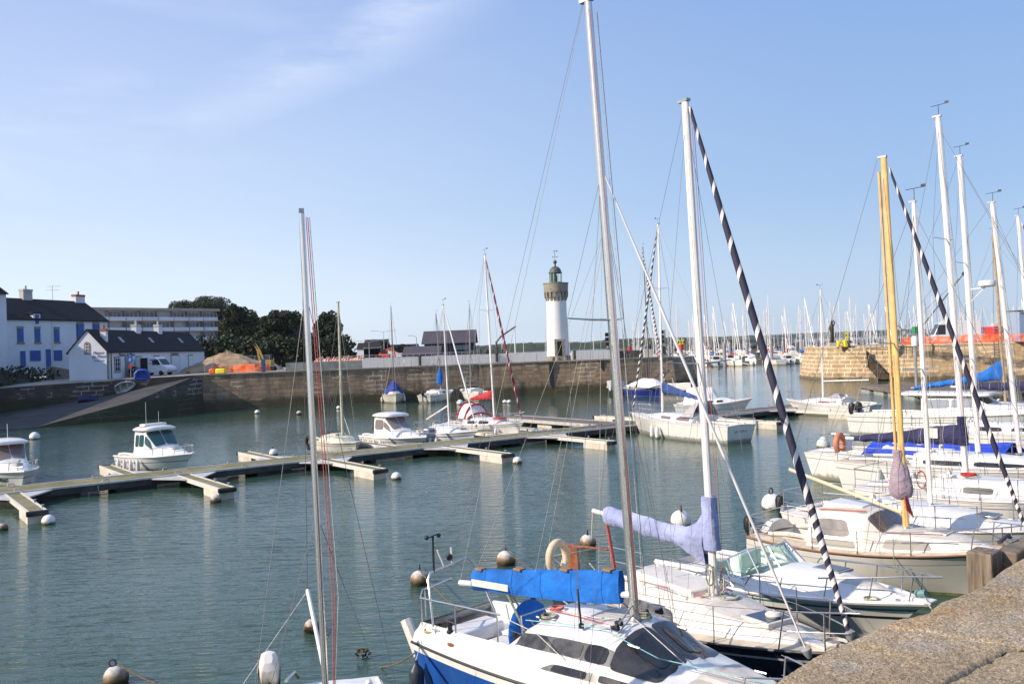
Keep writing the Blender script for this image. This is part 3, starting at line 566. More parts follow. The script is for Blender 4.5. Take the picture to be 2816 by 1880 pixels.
for (x0, y0, x1, y1, kind) in [(1172, 762, 1222, 902, 'w'), (1285, 758, 1338, 965, 'd'), (1398, 755, 1450, 960, 'd2'), (1582, 748, 1630, 800, 'd2'), (1756, 742, 1836, 925, 'p'), (1932, 740, 1974, 918, 'p')]:
    s0, z1_ = sx4(*zp(x0, y0)); s1, _ = sx4(*zp(x1, y0)); _, z0_ = sx4(*zp(x0, y1)); z0_ = max(3.65, z0_)
    m = MB(); rbox(m, a, d, n, s0 - .14, s1 + .14, .006, .05, z0_ - (.15 if kind == 'w' else 0), z1_ + .16); tr = m.build('window_trim' if kind == 'w' else 'door_trim', GRAN, R4, smooth=False)
    m = MB(); rbox(m, a, d, n, s0, s1, .054, .08, z0_ + .02, z1_)
    o = m.build('window' if kind == 'w' else 'door', {'w': DARKW, 'd': GREYST, 'd2': FRW, 'p': WALLW}[kind], R4, smooth=False)
    if kind == 'w':
        m = MB()
        for f in (0.02, .5, .94): rbox(m, a, d, n, lerp(s0, s1, f), lerp(s0, s1, f) + .06, .084, .11, z0_ + .02, z1_)
        for f in (0, .33, .66, .95): rbox(m, a, d, n, s0 + .01, s1 - .01, .086, .108, lerp(z0_, z1_, f) + .02, lerp(z0_, z1_, f) + .07)
        m.build('window_frame', FRW, o, smooth=False)
        for ss in (s0 - .75, s1 + .2): m = MB(); rbox(m, a, d, n, ss, ss + .5, .056, .1, z0_, z1_); m.build('shutter', FRW, R4, smooth=False)
# gable end details: normal faces the camera side
gd = -n; go = Vector((-n.x, -n.y)); gdir = Vector((-d.x, -d.y))  # outward from the gable
def gm(s, z, o=.02):  # s metres left from the near corner
    p = a4 - n * s - d * o; return (p.x, p.y, z)
cx_, cz_ = 2.25, 7.35
m = MB(); pr = [(cx_ - .4, cz_ - .75), (cx_ + .4, cz_ - .75), (cx_ + .4, cz_ + .35)] + [(cx_ + .4 * math.cos(g), cz_ + .35 + .4 * math.sin(g)) for g in [PI * k / 10 for k in range(1, 10)]] + [(cx_ - .4, cz_ + .35)]
m.ngon([gm(s, z, .03) for s, z in pr]); o = m.build('gable_window_trim', GRAN, R4, smooth=False)
pr = [(cx_ + (s - cx_) * .6, cz_ + (z - cz_) * .72) for s, z in pr]; m = MB(); m.ngon([gm(s, z, .045) for s, z in pr]); o = m.build('gable_window', DARKW, R4, smooth=False)
m = MB()
for k in (-.24, -.03, .18): m.add([gm(cx_ + k, cz_ - .53, .06), gm(cx_ + k + .06, cz_ - .53, .06), gm(cx_ + k + .06, cz_ + .45, .06), gm(cx_ + k, cz_ + .45, .06)], [(0, 1, 2, 3)])
for k in (-.53, -.1, .25): m.add([gm(cx_ - .24, cz_ + k, .064), gm(cx_ + .24, cz_ + k, .064), gm(cx_ + .24, cz_ + k + .06, .064), gm(cx_ - .24, cz_ + k + .06, .064)], [(0, 1, 2, 3)])
m.build('window_frame', FRW, o, smooth=False)
def tmat(o_, xd, zoff, off):  # text basis: x along xd, y up, z outwards
    xd = Vector((xd.x, xd.y, 0)).normalized(); zd = xd.cross(Vector((0, 0, 1)))
    M = Matrix((xd, Vector((0, 0, 1)), zd)).transposed().to_4x4(); p = Vector((*o_, zoff)) + zd * off; M.translation = p; return M
gx = n  # running towards the near corner when read from outside
for txt, s_, z_, sz, sh in (('Maison', .98, 6.62, .46, .35), ('du Phare', .92, 6.22, .46, .35), ('EXPOSITIONS', .90, 5.78, .20, 0)):
    p = a4 - n * s_; text_mb(txt, sz, tmat(p, n, z_, .03), sh).build('lettering', INK, R4, smooth=False)
m = MB(); m.add([gm(1.75, 6.08, .03), gm(.15, 6.11, .03), gm(.15, 6.14, .03), gm(1.75, 6.11, .03)], [(0, 1, 2, 3)]); m.build('lettering_underline', INK, R4, smooth=False)
s_, z_ = sx4(*zp(1300, 745)); p = a4 + d * s_; text_mb('Maison du Phare', .62, tmat(p, d, z_, .03), .35).build('lettering', INK, R4, smooth=False)
s_, z_ = sx4(*zp(1790, 730)); p = a4 + d * s_; text_mb('Capitainerie', .55, tmat(p, d, z_, .03), .2).build('lettering', INK, R4, smooth=False)
m = MB(); rbox(m, a, d, n, .02, .5, .006, .04, 3.2, 6.7); m.build('granite_quoin', GRAN, R4, smooth=False)
m = MB(); m.tube([(*(a4 + d * .9 + n * .1), 3.6), (*(a4 + d * .9 + n * .1), 6.8)], .05, 6); m.build('downpipe', DARKW, R4)
# hotel with balconies
R5 = thing('balcony_hotel', 'long pale four-storey hotel with rows of balconies behind the white houses', 'hotel')
ha = Vector((-106, 228)); hb = Vector((-83.5, 256)); a, d, n, Ln = frame_of(ha, hb)
HW = mat('hotel_white', (.60, .62, .67), .85, noise=.08, nscale=.3); HB = mat('hotel_beige', (.36, .31, .27), .9, noise=.12, nscale=.3)
HG = mat('hotel_glass', (.16, .19, .24), .2, noise=.2, nscale=.5)
m = MB(); rbox(m, a, d, n, 0, Ln, -12, 0, 3.8, 18.6); m.build('wall', HW, R5, smooth=False)
m = MB(); rbox(m, a, d, n, -.6, Ln + .5, -12.4, 2.0, 18.603, 19.3); m.build('roof', HB, R5, smooth=False)
fl = [5.0, 7.75, 10.5, 13.25, 16.0]
NB = 8; bw_ = Ln / NB
for k, z in enumerate(fl[1:]):
    m = MB(); rbox(m, a, d, n, 0, Ln + (1.5 if k else 0), .003, 1.7, z - .22, z); m.build('balcony_slab', HB, R5, smooth=False)
    for i in range(NB):
        m = MB(); rbox(m, a, d, n, i * bw_ + .12, (i + 1) * bw_ - .12, 1.6, 1.66, z + .003, z + .95); m.build('balustrade', HW, R5, smooth=False)
        if (i * 7 + k * 3) % 4 != 1:
            m = MB(); rbox(m, a, d, n, i * bw_ + .35, (i + .86) * bw_, .01, .05, z + .1, z + 2.2); o = m.build('window', HG, R5, smooth=False)
            m = MB(); rbox(m, a, d, n, (i + .4) * bw_, (i + .4) * bw_ + .1, .054, .09, z + .1, z + 2.2); rbox(m, a, d, n, (i + .62) * bw_, (i + .62) * bw_ + .1, .054, .09, z + .1, z + 2.2); m.build('window_frame', FRW, o, smooth=False)
for i in range(1, NB + 1):
    m = MB(); q = lambda o_, z: a + d * (i * bw_) + n * o_
    for k, z in enumerate(fl[1:]):
        pts = [(.02, z + .003), (1.58, z + .003), (1.58, z + 1.0), (1.2, z + 1.6), (.9, z + 2.45), (.02, z + 2.5)] if k == 3 else [(.02, z + .003), (1.5, z + .003), (1.5, z + 2.5), (.02, z + 2.5)]
        p0 = [(*(a + d * (i * bw_ - .08) + n * o_), zz) for o_, zz in pts]; p1 = [(*(a + d * (i * bw_ + .08) + n * o_), zz) for o_, zz in pts]
        m.add(p0 + p1, [tuple(range(6))[::-1], tuple(range(6, 12))] + [(j, (j + 1) % 6, 6 + (j + 1) % 6, 6 + j) for j in range(6)])
    m.build('balcony_partition', HB, R5, smooth=False)
# house hidden behind the trees and the left mast
R6 = thing('stone_house', 'pale house with slate roof half hidden between the dark trees', 'house')
p0 = Dp(796, 960, 185); p1 = Dp(866, 960, 192); house(R6, (p0.x, p0.y), (p1.x, p1.y), 9, 3.8, 9.3, 13.4, wallm=mat('render_pale', (.55, .50, .46), .9, noise=.1))
tagw = MB(); q0 = Dp(590, 950, 200); q1 = Dp(700, 950, 200); tagw.box(((q0.x + q1.x) / 2, 200, 6.4), (q1.x - q0.x, .5, 5.2)); tag(tagw.build('garden_wall', mat('wall_tan', (.36, .27, .18), .9, noise=.15), smooth=False), 'tan garden wall under the trees right of the hotel', 'wall')
# boathouses
DRK = mat('dark_cladding', (.045, .05, .06), .7, noise=.15, nscale=.6); DRF = mat('dark_roof_purple', (.075, .060, .070), .7, noise=.15, nscale=.4)
R7 = thing('sailing_school', 'dark clad two-storey building with purple-grey roof left of the lighthouse', 'building')
p0 = Dp(1172, 960, 190); p1 = Dp(1305, 960, 190); a, d, n, Ln, rf = house(R7, (p0.x, 186), (p1.x, 186), 10, 3.8, 7.3, 9.5, wallm=DRK, roofm=DRF, ov=1.0)
m = MB(); rbox(m, a, d, n, 5.8, 9.2, .02, .06, 5.6, 6.6)
o = m.build('window', mat('pane_pale', (.30, .36, .40), .2), R7, smooth=False); m = MB()
for k in range(6): rbox(m, a, d, n, 5.8 + k * .66, 5.86 + k * .66, .064, .1, 5.6, 6.6)
rbox(m, a, d, n, 5.8, 9.16, .066, .098, 6.55, 6.61); m.build('window_frame', DRK, o, smooth=False)
R8 = thing('low_boathouse', 'low dark shed with a white end panel in front of the two-storey dark building', 'shed')
p0 = Dp(1112, 970, 165); p1 = Dp(1212, 970, 165); a, d, n, Ln, rf = house(R8, (p0.x, 162), (p1.x, 162), 9, 3.8, 4.9, 6.3, wallm=DRK, roofm=DRF, ov=.3)
m = MB(); rbox(m, a, d, n, .6, 2.2, .02, .06, 4.0, 4.85); m.build('end_panel', FRW, R8, smooth=False)

# ---- lighthouse
LHc = Dp(1537, 985, 111); LX, LY = LHc.x, 112.4
LW = mat('lighthouse_white', (.80, .77, .74), .8, noise=.04, nscale=1, bump=.15, bscale=3); LG = mat('lantern_green', (.015, .075, .045), .5, noise=.15); LS = mat('lighthouse_granite', (.30, .26, .20), .9, noise=.28, nscale=2.5, bump=.5, bscale=6); DOME = mat('dome_lead', (.09, .095, .09), .55, noise=.2)
def lz(y): return Dp(1537, y, LY - 1.3).z
RL = thing('lighthouse', 'white round lighthouse with crenellated stone gallery and green lantern on the far quay', 'lighthouse', (LX, LY, lh))
def rel(z): return z - lh
zb = rel(lz(978)); zc = rel(lz(822)); zg0 = rel(lz(803)); zg1 = rel(lz(776)); zl0 = zg1; zl1 = rel(lz(748)); pxm = (LY) / 2500.
rb_ = 63 / 2 * pxm; rt_ = 53 / 2 * pxm
m = MB(); m.lathe([(rb_ + .12, 0), (rb_ + .1, zb), (rb_ + .02, zb + .002)], 8, a0=0, a1=2 * PI); m.build('plinth', LS, RL, smooth=False)
m = MB(); m.lathe([(rb_, zb * .9), (lerp(rb_, rt_, .35), lerp(zb, zc, .3)), (lerp(rb_, rt_, .7), lerp(zb, zc, .62)), (rt_ + .02, zc), (rt_ - .02, zg0 + .3)], 40); m.build('tower', LW, RL, ang=60)
gr = 68 / 2 * pxm
m = MB(); m.lathe([(rt_ - .1, zg0), (gr - .05, zg0 + .05), (gr, zg1 - .12), (gr + .06, zg1 - .1), (gr + .06, zg1), (gr - .25, zg1), (gr - .25, zg1 - .7), (0.01, zg1 - .7)], 32); gal = m.build('gallery', LS, RL, ang=30)
NC = 16
for k in range(NC):
    g = 2 * PI * (k + .5) / NC; m = MB(); c_ = Vector((math.cos(g), math.sin(g), 0)); t_ = Vector((-c_.y, c_.x, 0)); wd = .13
    prof = [(rt_ - .05, zc - .25), (rt_ + .12, zc - .1), (rt_ + .14, zc + .1), (rt_ + .26, zc + .25), (rt_ + .28, zc + .42), (gr - .02, zg0 + .02), (rt_ - .05, zg0 + .05)]
    m.add([c_ * r_ + t_ * wd + Vector((0, 0, z)) for r_, z in prof] + [c_ * r_ - t_ * wd + Vector((0, 0, z)) for r_, z in prof], [tuple(range(7)), tuple(range(7, 14))[::-1]] + [(j, 7 + j, 7 + (j + 1) % 7, (j + 1) % 7) for j in range(7)])
    m.build('corbel', LS, gal, smooth=False)
lr = 34 / 2 * pxm
m = MB(); m.lathe([(lr, zg1 - .7), (lr, zl0 + .12), (lr - .08, zl0 + .14)], 10); m.build('lantern_base', LG, RL, smooth=False)
m = MB(); m.lathe([(lr - .02, zl0 + .1), (lr - .02, zl1)], 10, a0=rad(150), a1=rad(278)); m.build('lantern_screen', LG, RL, smooth=False)
LGL = mat('lantern_glass', (.75, .85, .82), .03, trans=.95, ior=1.1)
m = MB(); m.lathe([(lr - .03, zl0 + .13), (lr - .03, zl1)], 10, a0=rad(-82), a1=rad(150)); m.build('lantern_glazing', LGL, RL, smooth=False)
m = MB()
for k in range(10): g = 2 * PI * k / 10; m.tube([(lr * math.cos(g), lr * math.sin(g), zl0), (lr * math.cos(g), lr * math.sin(g), zl1)], .03, 5)
m.build('glazing_bars', FRW, RL)
m = MB(); m.lathe([(.01, zl0 - .1), (.25, zl0), (.3, zl0 + .5), (.25, zl0 + .9), (.01, zl0 + 1)], 14); m.build('lamp', mat('lens', (.25, .4, .36), .1), RL)
zd = rel(lz(720)); dr = 39 / 2 * pxm
m = MB(); m.lathe([(lr - .05, zl1 - .05), (dr, zl1), (dr - .02, zl1 + .07), (dr * .84, zl1 + .12)] + [(dr * .84 * math.cos(g), zl1 + .12 + dr * .82 * math.sin(g)) for g in [PI / 2 * k / 8 for k in range(1, 8)]] + [(.12, zl1 + .12 + dr * .9), (.1, zd + .0)], 24); m.build('dome', DOME, RL)
m = MB(); m.sphere((0, 0, zd + .12), .24); m.build('ball_finial', DOME, RL)
m = MB(); m.tube([(0, 0, zd + .3), (0, 0, zd + 1.6)], .025, 5); m.tube([(-.32, 0, zd + .75), (.32, 0, zd + .75)], .02, 4); m.tube([(-.25, 0, zd + 1.45), (.3, 0, zd + 1.45)], .02, 4); m.box((.28, 0, zd + 1.45), (.14, .01, .16)); m.box((-.28, 0, zd + .75), (.08, .01, .14)); m.box((.3, 0, zd + .75), (.08, .01, .14)); m.build('weather_vane', MASTB, RL)
# door facing the camera, slightly right
ga = rad(-84); c_ = Vector((math.cos(ga), math.sin(ga), 0)); t_ = Vector((-c_.y, c_.x, 0)); zt = rel(lz(932)); zdoor = rel(lz(978))
def dbox(m, s0, s1, r0, r1, z0, z1, mi=0):
    p = [c_ * r0 + t_ * s0, c_ * r0 + t_ * s1, c_ * r1 + t_ * s1, c_ * r1 + t_ * s0]; m.hexa([(v.x, v.y, z0) for v in p], [(v.x, v.y, z1) for v in p], mi)
m = MB(); dbox(m, -.62, -.32, rb_ - .6, rb_ + .16, .35, zt - .3); dbox(m, .32, .62, rb_ - .6, rb_ + .16, .35, zt - .3); dbox(m, -.64, .64, rb_ - .6, rb_ + .18, zt - .297, zt); m.build('door_surround', LS, RL, smooth=False)
m = MB(); dbox(m, -.318, .318, rb_ - .5, rb_ + .03, .42, zt - .3); m.build('door', mat('door_dark', (.02, .018, .016), .6), RL, smooth=False)
m = MB()
for k in range(4): dbox(m, -.36, .36, rb_ + .1, rb_ + 1.1 - k * .22, .02 + k * .16, .02 + (k + 1) * .16 - .003)
m.build('doorstep', LS, RL, smooth=False)
m = MB(); dbox(m, -.6, -.37, rb_ + .2, rb_ + 1.2, 0.01, .55); dbox(m, .37, .6, rb_ + .2, rb_ + 1.2, 0.01, .55); m.build('step_wall', LS, RL, smooth=False)
# white concrete panels along the jetty
first = None
def panel_line(xs, y0, y1, Z0, Z1):
    global first
    for i in range(len(xs) - 1):
        f0 = (xs[i] - xs[0]) / (xs[-1] - xs[0]); f1 = (xs[i + 1] - xs[0]) / (xs[-1] - xs[0])
        pa = Dp(xs[i], 1000, lerp(Z0, Z1, f0)); pb = Dp(xs[i + 1], 1000, lerp(Z0, Z1, f1)); mid = (pa + pb) / 2; Ln = (pb - pa).length
        r = math.atan2(pb.y - pa.y, pb.x - pa.x)
        mm = MB(); mm.box((0, 0, .61), (Ln - .04, .12, 1.2)); o = mm.build('concrete_barrier', PANEL, smooth=False, loc=(mid.x, mid.y, lh)); o.rotation_euler = (0, 0, r + RND.uniform(-.008, .008))
        tag(o, 'plain pale concrete panel standing in the low barrier along the lighthouse quay', 'barrier', 'pale panels of the barrier along the quay')
panel_line([996, 1019, 1037, 1056, 1075, 1094, 1111, 1131, 1152, 1171, 1189, 1212, 1230, 1252, 1272, 1293, 1316, 1343, 1367, 1405, 1441, 1476, 1505], 0, 0, 106.2, 110.8)
panel_line([1572, 1584, 1599, 1615, 1630, 1646, 1660, 1675, 1686], 0, 0, 110.9, 111.8)
m = MB(); p = Dp(1300, 1000, 109); 
def bollard(x, Z, lab, h=1.1):
    p = Dp(x, 1000, Z); mm = MB(); mm.lathe([(.16, 0), (.16, h - .1), (.2, h - .08), (.2, h), (.01, h + .03)], 12); o = mm.build('bollard', MASTB, loc=(p.x, p.y, lh + .17)); tag(o, lab, 'bollard', 'bollards on the lighthouse quay')
bollard(1155, 107.2, 'dark bollard on the quay left of the lighthouse, the one nearer the sailing school'); bollard(1367, 109.3, 'dark bollard on the quay in front of the crane arm, nearest left of the lighthouse'); bollard(1581, 110.2, 'dark bollard just right of the lighthouse')
# ---- building site on the far quay
def seg(mb, a, b, w, h): # box beam between two points
    a = Vector(a); b = Vector(b); d = b - a; q = d.to_track_quat('Z', 'Y').to_matrix(); mb.box((a + b) / 2, (w, h, d.length), M=q)
SANDM = mat('sand_heap', (.42, .29, .17), .95, nscale=.9, col2=(.24, .17, .11), bump=1., bscale=2)
c = Dp(622, 1012, 124); hx = MB(); rows = []
for j in range(9):
    r_ = 6.4 * (1 - j / 8.0); rows.append([(c.x + math.cos(g) * r_ * (1 + fnoise(math.cos(g) * 2, math.sin(g) * 2, j * .3) * .3) + (1.2 if math.cos(g) > 0 else 0) * (1 - j / 8), 124 + math.sin(g) * r_ * .7, lh + 2.7 * (j / 8.0) ** .85 + fnoise(math.cos(g) * 3, math.sin(g) * 3, j) * .42) for g in [2 * PI * k / 28 for k in range(28)]])
hx.grid(rows, close=True); tag(hx.build('sand_heap', SANDM), 'conical heap of brown sand behind the orange netting', 'sand heap')
NET = bpy.data.materials.new('orange_net'); NET.use_nodes = True; t = NET.node_tree; b = t.nodes['Principled BSDF']; b.inputs['Base Color'].default_value = (.85, .14, .03, 1); b.inputs['Roughness'].default_value = .7
uvn = nn(t, 'ShaderNodeUVMap'); n_ = nn(t, 'ShaderNodeTexNoise', i_Scale=1.6, i_Detail=6.0); t.links.new(uvn.outputs[0], n_.inputs[0]); mr_ = nn(t, 'ShaderNodeMapRange'); mr_.inputs['From Min'].default_value = .35; mr_.inputs['From Max'].default_value = .6; mr_.inputs['To Min'].default_value = .25; mr_.inputs['To Max'].default_value = .95; t.links.new(n_.outputs[0], mr_.inputs[0]); t.links.new(mr_.outputs[0], b.inputs['Alpha'])
def netting(label, pts, h, seed=0, zoff=0.0):
    m = MB(); rows = [[], [], []]; uv = [[], [], []]; rn = random.Random(seed); u = 0
    for i in range(len(pts) - 1):
        a, b_ = Vector(pts[i]), Vector(pts[i + 1]); k = max(2, int((b_ - a).length / .7))
        for j in range(k):
            p = a.lerp(b_, j / k); u += (b_ - a).length / k
            for r in range(3): rows[r].append((p.x + rn.uniform(-.06, .06), p.y + rn.uniform(-.12, .12) * (r == 1), p.z + zoff + h * r / 2 * (1 + (rn.uniform(-.12, .1) if r == 2 else 0)))); uv[r].append((u, r * h / 2))
    m.grid(rows, uvs=uv); root = thing('safety_netting', label, 'netting', pts[0]); o = m.build('net', NET, root, smooth=False); o.location = -Vector(pts[0])
    for i in range(0, len(rows[0]), 4):
        p = rows[0][i]; q = MB(); q.tube([(p[0], p[1], p[2]), (p[0], p[1], p[2] + h + .12)], .03, 5); o = q.build('net_post', ALUG, root); o.location = -Vector(pts[0])
gp = lambda x, Z, z=lh: (Dp(x, 1000, Z).x, Z, z)
netting('orange safety netting in front of the sand heap', [gp(583, 112), gp(640, 113), gp(700, 112), gp(760, 112.5)], .95, 1)
m = MB(); rn = random.Random(3); rows = []
for i in range(40):
    x = 868 + i * 3.4; p = Dp(x, 1000, 117); hh = .35 + abs(fnoise(i * .5, 2)) * .9; rows.append([(p.x, 116 + j * .5 + rn.uniform(-.1, .1), lh + .9 + hh * math.sin(PI * j / 5) * (.8 + rn.uniform(0, .4))) for j in range(6)])
m.grid(rows); tag(m.build('tarpaulin_heap', mat('orange_tarp', (.70, .22, .10), .7, nscale=1.3, col2=(.60, .50, .42))), 'crumpled orange and white sheeting along the top of the digging', 'sheeting')
m = MB(); p0 = Dp(780, 1000, 110); p1 = Dp(990, 1000, 109.4); m.box(((p0.x + p1.x) / 2, 111, lh + .5), (p1.x - p0.x, .15, 1.0)); tag(m.build('hoarding', mat('grey_green_board', (.17, .20, .20), .8, noise=.3, nscale=.8), smooth=False), 'grey site hoarding behind the quay wall left of the pale panels', 'hoarding')
m = MB(); p0 = Dp(1000, 1000, 116); p1 = Dp(1680, 1000, 122)
rn = random.Random(9)
for i in range(70):
    f = rn.random(); p = Vector((lerp(p0.x, 14, f), 113.5 + rn.uniform(0, 4), lh + rn.uniform(.0, .9))); 
    if (p - Vector((LX, LY, p.z))).length > 5: m.box(p, (rn.uniform(.2, .7), rn.uniform(.2, .6), rn.uniform(.15, .6)), rz=rn.uniform(0, 3), mi=rn.choice([0, 0, 1, 2]))
tag(m.build('rubble', [mat('rubble_stone', (.42, .34, .25), .95, noise=.3), FRW, ORANGE], smooth=False), kind='stuff', label='stones, bags and builders litter behind the pale panels')
def bag(x, Z, w, h, mt, lab):
    p = Dp(x, 1000, Z); m = MB(); m.box((0, 0, h / 2), (w, w * .7, h)); o = m.build('water_barrier', mt, smooth=True, bevel=.12, loc=(p.x, Z, lh)); tag(o, lab, 'barrier block')
bag(583, 109.5, .7, .6, ORANGE, 'orange plastic barrier block at the left end of the netting'); bag(607, 109, 1.15, .6, YELP, 'yellow plastic barrier block beside the orange one'); bag(668, 113.8, .7, .9, ORANGE, 'orange barrel behind the netting')
p = Dp(724, 1000, 108.3); m = MB(); m.box((0, 0, .8), (.42, .4, 1.6)); o = m.build('site_post_box', mat('blue_panel', (.03, .07, .18), .5), smooth=False, bevel=.03, loc=(p.x, 108.3, lh)); tag(o, 'dark blue upright box on the quay edge below the yellow excavator', 'cabinet')
def excavator(label, base, col, sc, side, pts):
    r = thing('excavator', label, 'excavator', base, 0)
    k = sc
    m = MB(); m.box((0, 0, 1.5 * k), (2.4 * k, 2 * k, 1.1 * k)); m.build('body', col, r, bevel=.1)
    for yy in (-.9, .9): m = MB(); m.prism([(-1.4 * k, 0), (1.4 * k, 0), (1.6 * k, .35 * k), (1.4 * k, .75 * k), (-1.4 * k, .75 * k), (-1.6 * k, .35 * k)], -.25 * k, .25 * k); o = m.build('track', BLACK, r, smooth=False); o.rotation_euler = (PI / 2, 0, 0); o.location = (0, yy * k, 0.02)
    m = MB(); m.box((-.3 * k * side, 0, 2.55 * k), (1.1 * k, 1 * k, 1.1 * k)); m.build('cab', DARKW, r, bevel=.08)
    m = MB()
    for i in range(len(pts) - 2): seg(m, Vector((pts[i][0], -.1, pts[i][1])), Vector((pts[i + 1][0], -.1, pts[i + 1][1])), .42 * k, .34 * k)
    m.build('boom', col, r, smooth=False)
    m = MB(); a = pts[-2]; b_ = pts[-1]; m.prism([(a[0] - .35 * k, a[1]), (a[0] + .35 * k, a[1]), (b_[0] + .45 * k, b_[1] + .2), (b_[0], b_[1]), (b_[0] - .5 * k, b_[1] + .3)], -.5 * k, .5 * k); o = m.build('bucket', col, r, smooth=False); o.rotation_euler = (PI / 2, 0, 0)
    return r
ORX = mat('excavator_orange', (.85, .09, .02), .45, noise=.1); YLX = mat('excavator_yellow', (.42, .28, .05), .6, noise=.25)
p = Dp(1058, 995, 150); excavator('small orange excavator with its arm bent, left of the thin dark mast', (p.x, 150, lh), ORX, .75, 1, [(-.8, 1.6), (.4, 2.2), (1.3, 2.5), (1.7, 1.7), (1.7, 1.0), (1.8, .5)])
p = Dp(1058, 1000, 150)
p = Dp(728, 1000, 118); excavator('ochre excavator with a raised narrow arm beside the sand heap', (p.x + .3, 118, lh), YLX, .68, -1, [(-.4, 1.4), (-.9, 2.7), (-1.5, 3.6), (-1.1, 2.6), (-.9, 1.4), (-.7, .8)])
# site odds: blue tarp boxes, white/blue vans behind
def vanlet(label, base, rz, colb, L_=5.2, Wd=2.0, Ht=2.4, open_door=False, cat='van'):
    r = thing('parked_van' if cat == 'van' else 'parked_car', label, cat, base, rz)
    m = MB(); pr = [(-L_ / 2, .35), (L_ / 2 - .05, .35), (L_ / 2, .95), (L_ / 2 - .75, 1.25), (L_ / 2 - 1.45, Ht * .93), (L_ / 2 - 1.9, Ht), (-L_ / 2 + .06, Ht)]
    k = len(pr); m.add([(x, -Wd / 2, z) for x, z in pr] + [(x, Wd / 2, z) for x, z in pr], [tuple(range(k)), tuple(range(k, 2 * k))[::-1]] + [(j, k + j, k + (j + 1) % k, (j + 1) % k) for j in range(k)])
    m.build('body', colb, r, smooth=True, bevel=.07)
    for x in (-L_ / 2 + .95, L_ / 2 - .95):
        for y in (-1, 1):
            w = MB(); w.lathe([(.01, -.11), (.2, -.11), (.33, -.09), (.35, 0), (.33, .09), (.2, .11), (.01, .11)], 18); o = w.build('wheel', BLACK, r); o.rotation_euler = (PI / 2, 0, 0); o.location = (x, y * (Wd / 2 - .1), .35)
            w = MB(); w.lathe([(.01, .0), (.19, .02), (.2, -.01)], 12); h_ = w.build('rim', ALUG, o); h_.location = (0, 0, -.125 * y * -1 if y < 0 else -.125)
    for y in (-1, 1):
        w = MB(); x0, x1 = L_ / 2 - 2.1, L_ / 2 - 1.05; yy = y * (Wd / 2 + .012)
        w.ngon([(x0, yy, 1.3), (x1 + .1, yy, 1.3), (x1 - .28, yy, Ht * .86), (x0, yy, Ht * .86)]); w.build('side_window', DARKW, r, smooth=False)
    w = MB(); x0 = L_ / 2 - .78; x1 = L_ / 2 - 1.42
    w.ngon([(x0 + .02, -Wd / 2 + .15, 1.32), (x0 + .02, Wd / 2 - .15, 1.32), (x1 + .05, Wd / 2 - .2, Ht * .9), (x1 + .05, -Wd / 2 + .2, Ht * .9)]); w.build('windscreen', DARKW, r, smooth=False)
    for y in (-1, 1):
        w = MB(); w.box((L_ / 2 - .03, y * (Wd / 2 - .22), .85), (.1, .3, .25)); w.build('headlight', FRW, r, bevel=.03)
    w = MB(); w.box((L_ / 2 - .02, 0, .5), (.12, Wd - .1, .25)); w.build('bumper', GREYST, r, bevel=.04)
    return r
VW = mat('van_white', (.70, .70, .72), .3, coat=.4)
pv = Dp(1470 / 3.734, 780 + 955 / 3.734, 108); pv = P(1560 / 3.734, 780 + 968 / 3.734, 3.6)
vn = vanlet('white delivery van with its rear side door open in front of the gabled building', (-44.0, 112.2, 3.80), rad(-14), VW, 4.5, 1.9, 2.25)
m = MB(); m.box((-1.0, -.99, 1.4), (1.0, .03, 1.6)); m.build('load_bay_shade', DARKW, vn, smooth=False)  # dark plate painting the unlit load bay behind the open door
m = MB(); m.box((-2.55, -1.25, 1.4), (.06, .9, 1.8)); m.build('rear_door', VW, vn, bevel=.03)
m = MB()
for i, (x, z, s_) in enumerate([(-.0, 1.9, .12), (.25, 1.75, .1), (.5, 1.95, .13), (.2, 1.35, .09), (.9, 1.3, .08), (-.1, 1.5, .1), (.6, 1.4, .09)]): m.box((x, -.992, z), (s_ * 2, .02, s_))
m.build('lettering', INK, vn, smooth=False)
# planter, parking sign, slip boats
def pxg(zx, zy, z): q = zp(zx, zy); return P(q[0], q[1], z)
def planter(s):
    p = a4 + (b4 - a4).normalized() * s + Vector((1.2, 0)); r = thing('flower_planter', ('larger' if s < 5 else 'smaller') + ' brown planter with shrubs in front of the gabled building', 'planter', (p.x, p.y, 3.6)); m = MB(); m.box((0, 0, .35), (1.0, 1.2, .7)); m.build('tub', mat('terracotta', (.12, .07, .05), .9), r, bevel=.04); lf = MB(); leafy(lf, (0, 0, .95), (.6, .8, .45), 120, .16, random.Random(int(s))); lf.build('foliage', LEAF2, r, smooth=False)
planter(4.2); planter(7.0)
sg = thing('disabled_parking_sign', 'blue wheelchair parking sign over a red no-entry disc in front of the gabled building', 'sign', (*pxg(1345, 990, 3.5)[:2], 3.5))
m = MB(); m.tube([(0, 0, 0), (0, 0, 2.75)], .035, 8); m.build('post', ALUG, sg)
m = MB(); m.box((0, -.05, 2.4), (.6, .03, .6)); pb = m.build('sign_panel', mat('sign_blue_bright', (.02, .10, .45), .5), sg, bevel=.008)
m = MB(); m.lathe([(.07, -.01), (.12, -.01), (.12, .01), (.07, .01)], 12, c=(0, 0, 0)); w_ = m.build('wheelchair_symbol', FRW, pb); w_.rotation_euler = (PI / 2, 0, 0); w_.location = (-.02, -.085, 2.3)
m = MB(); m.box((0, -.08, 2.47), (.05, .01, .2)); m.box((.06, -.08, 2.38), (.16, .01, .04)); m.build('wheelchair_symbol', FRW, pb, smooth=False)
m = MB(); m.lathe([(.01, -.02), (.2, -.02), (.2, .02), (.01, .02)], 20); o = m.build('prohibition_disc', REDP, sg); o.rotation_euler = (PI / 2, 0, 0); o.location = (0, -.05, 1.55)
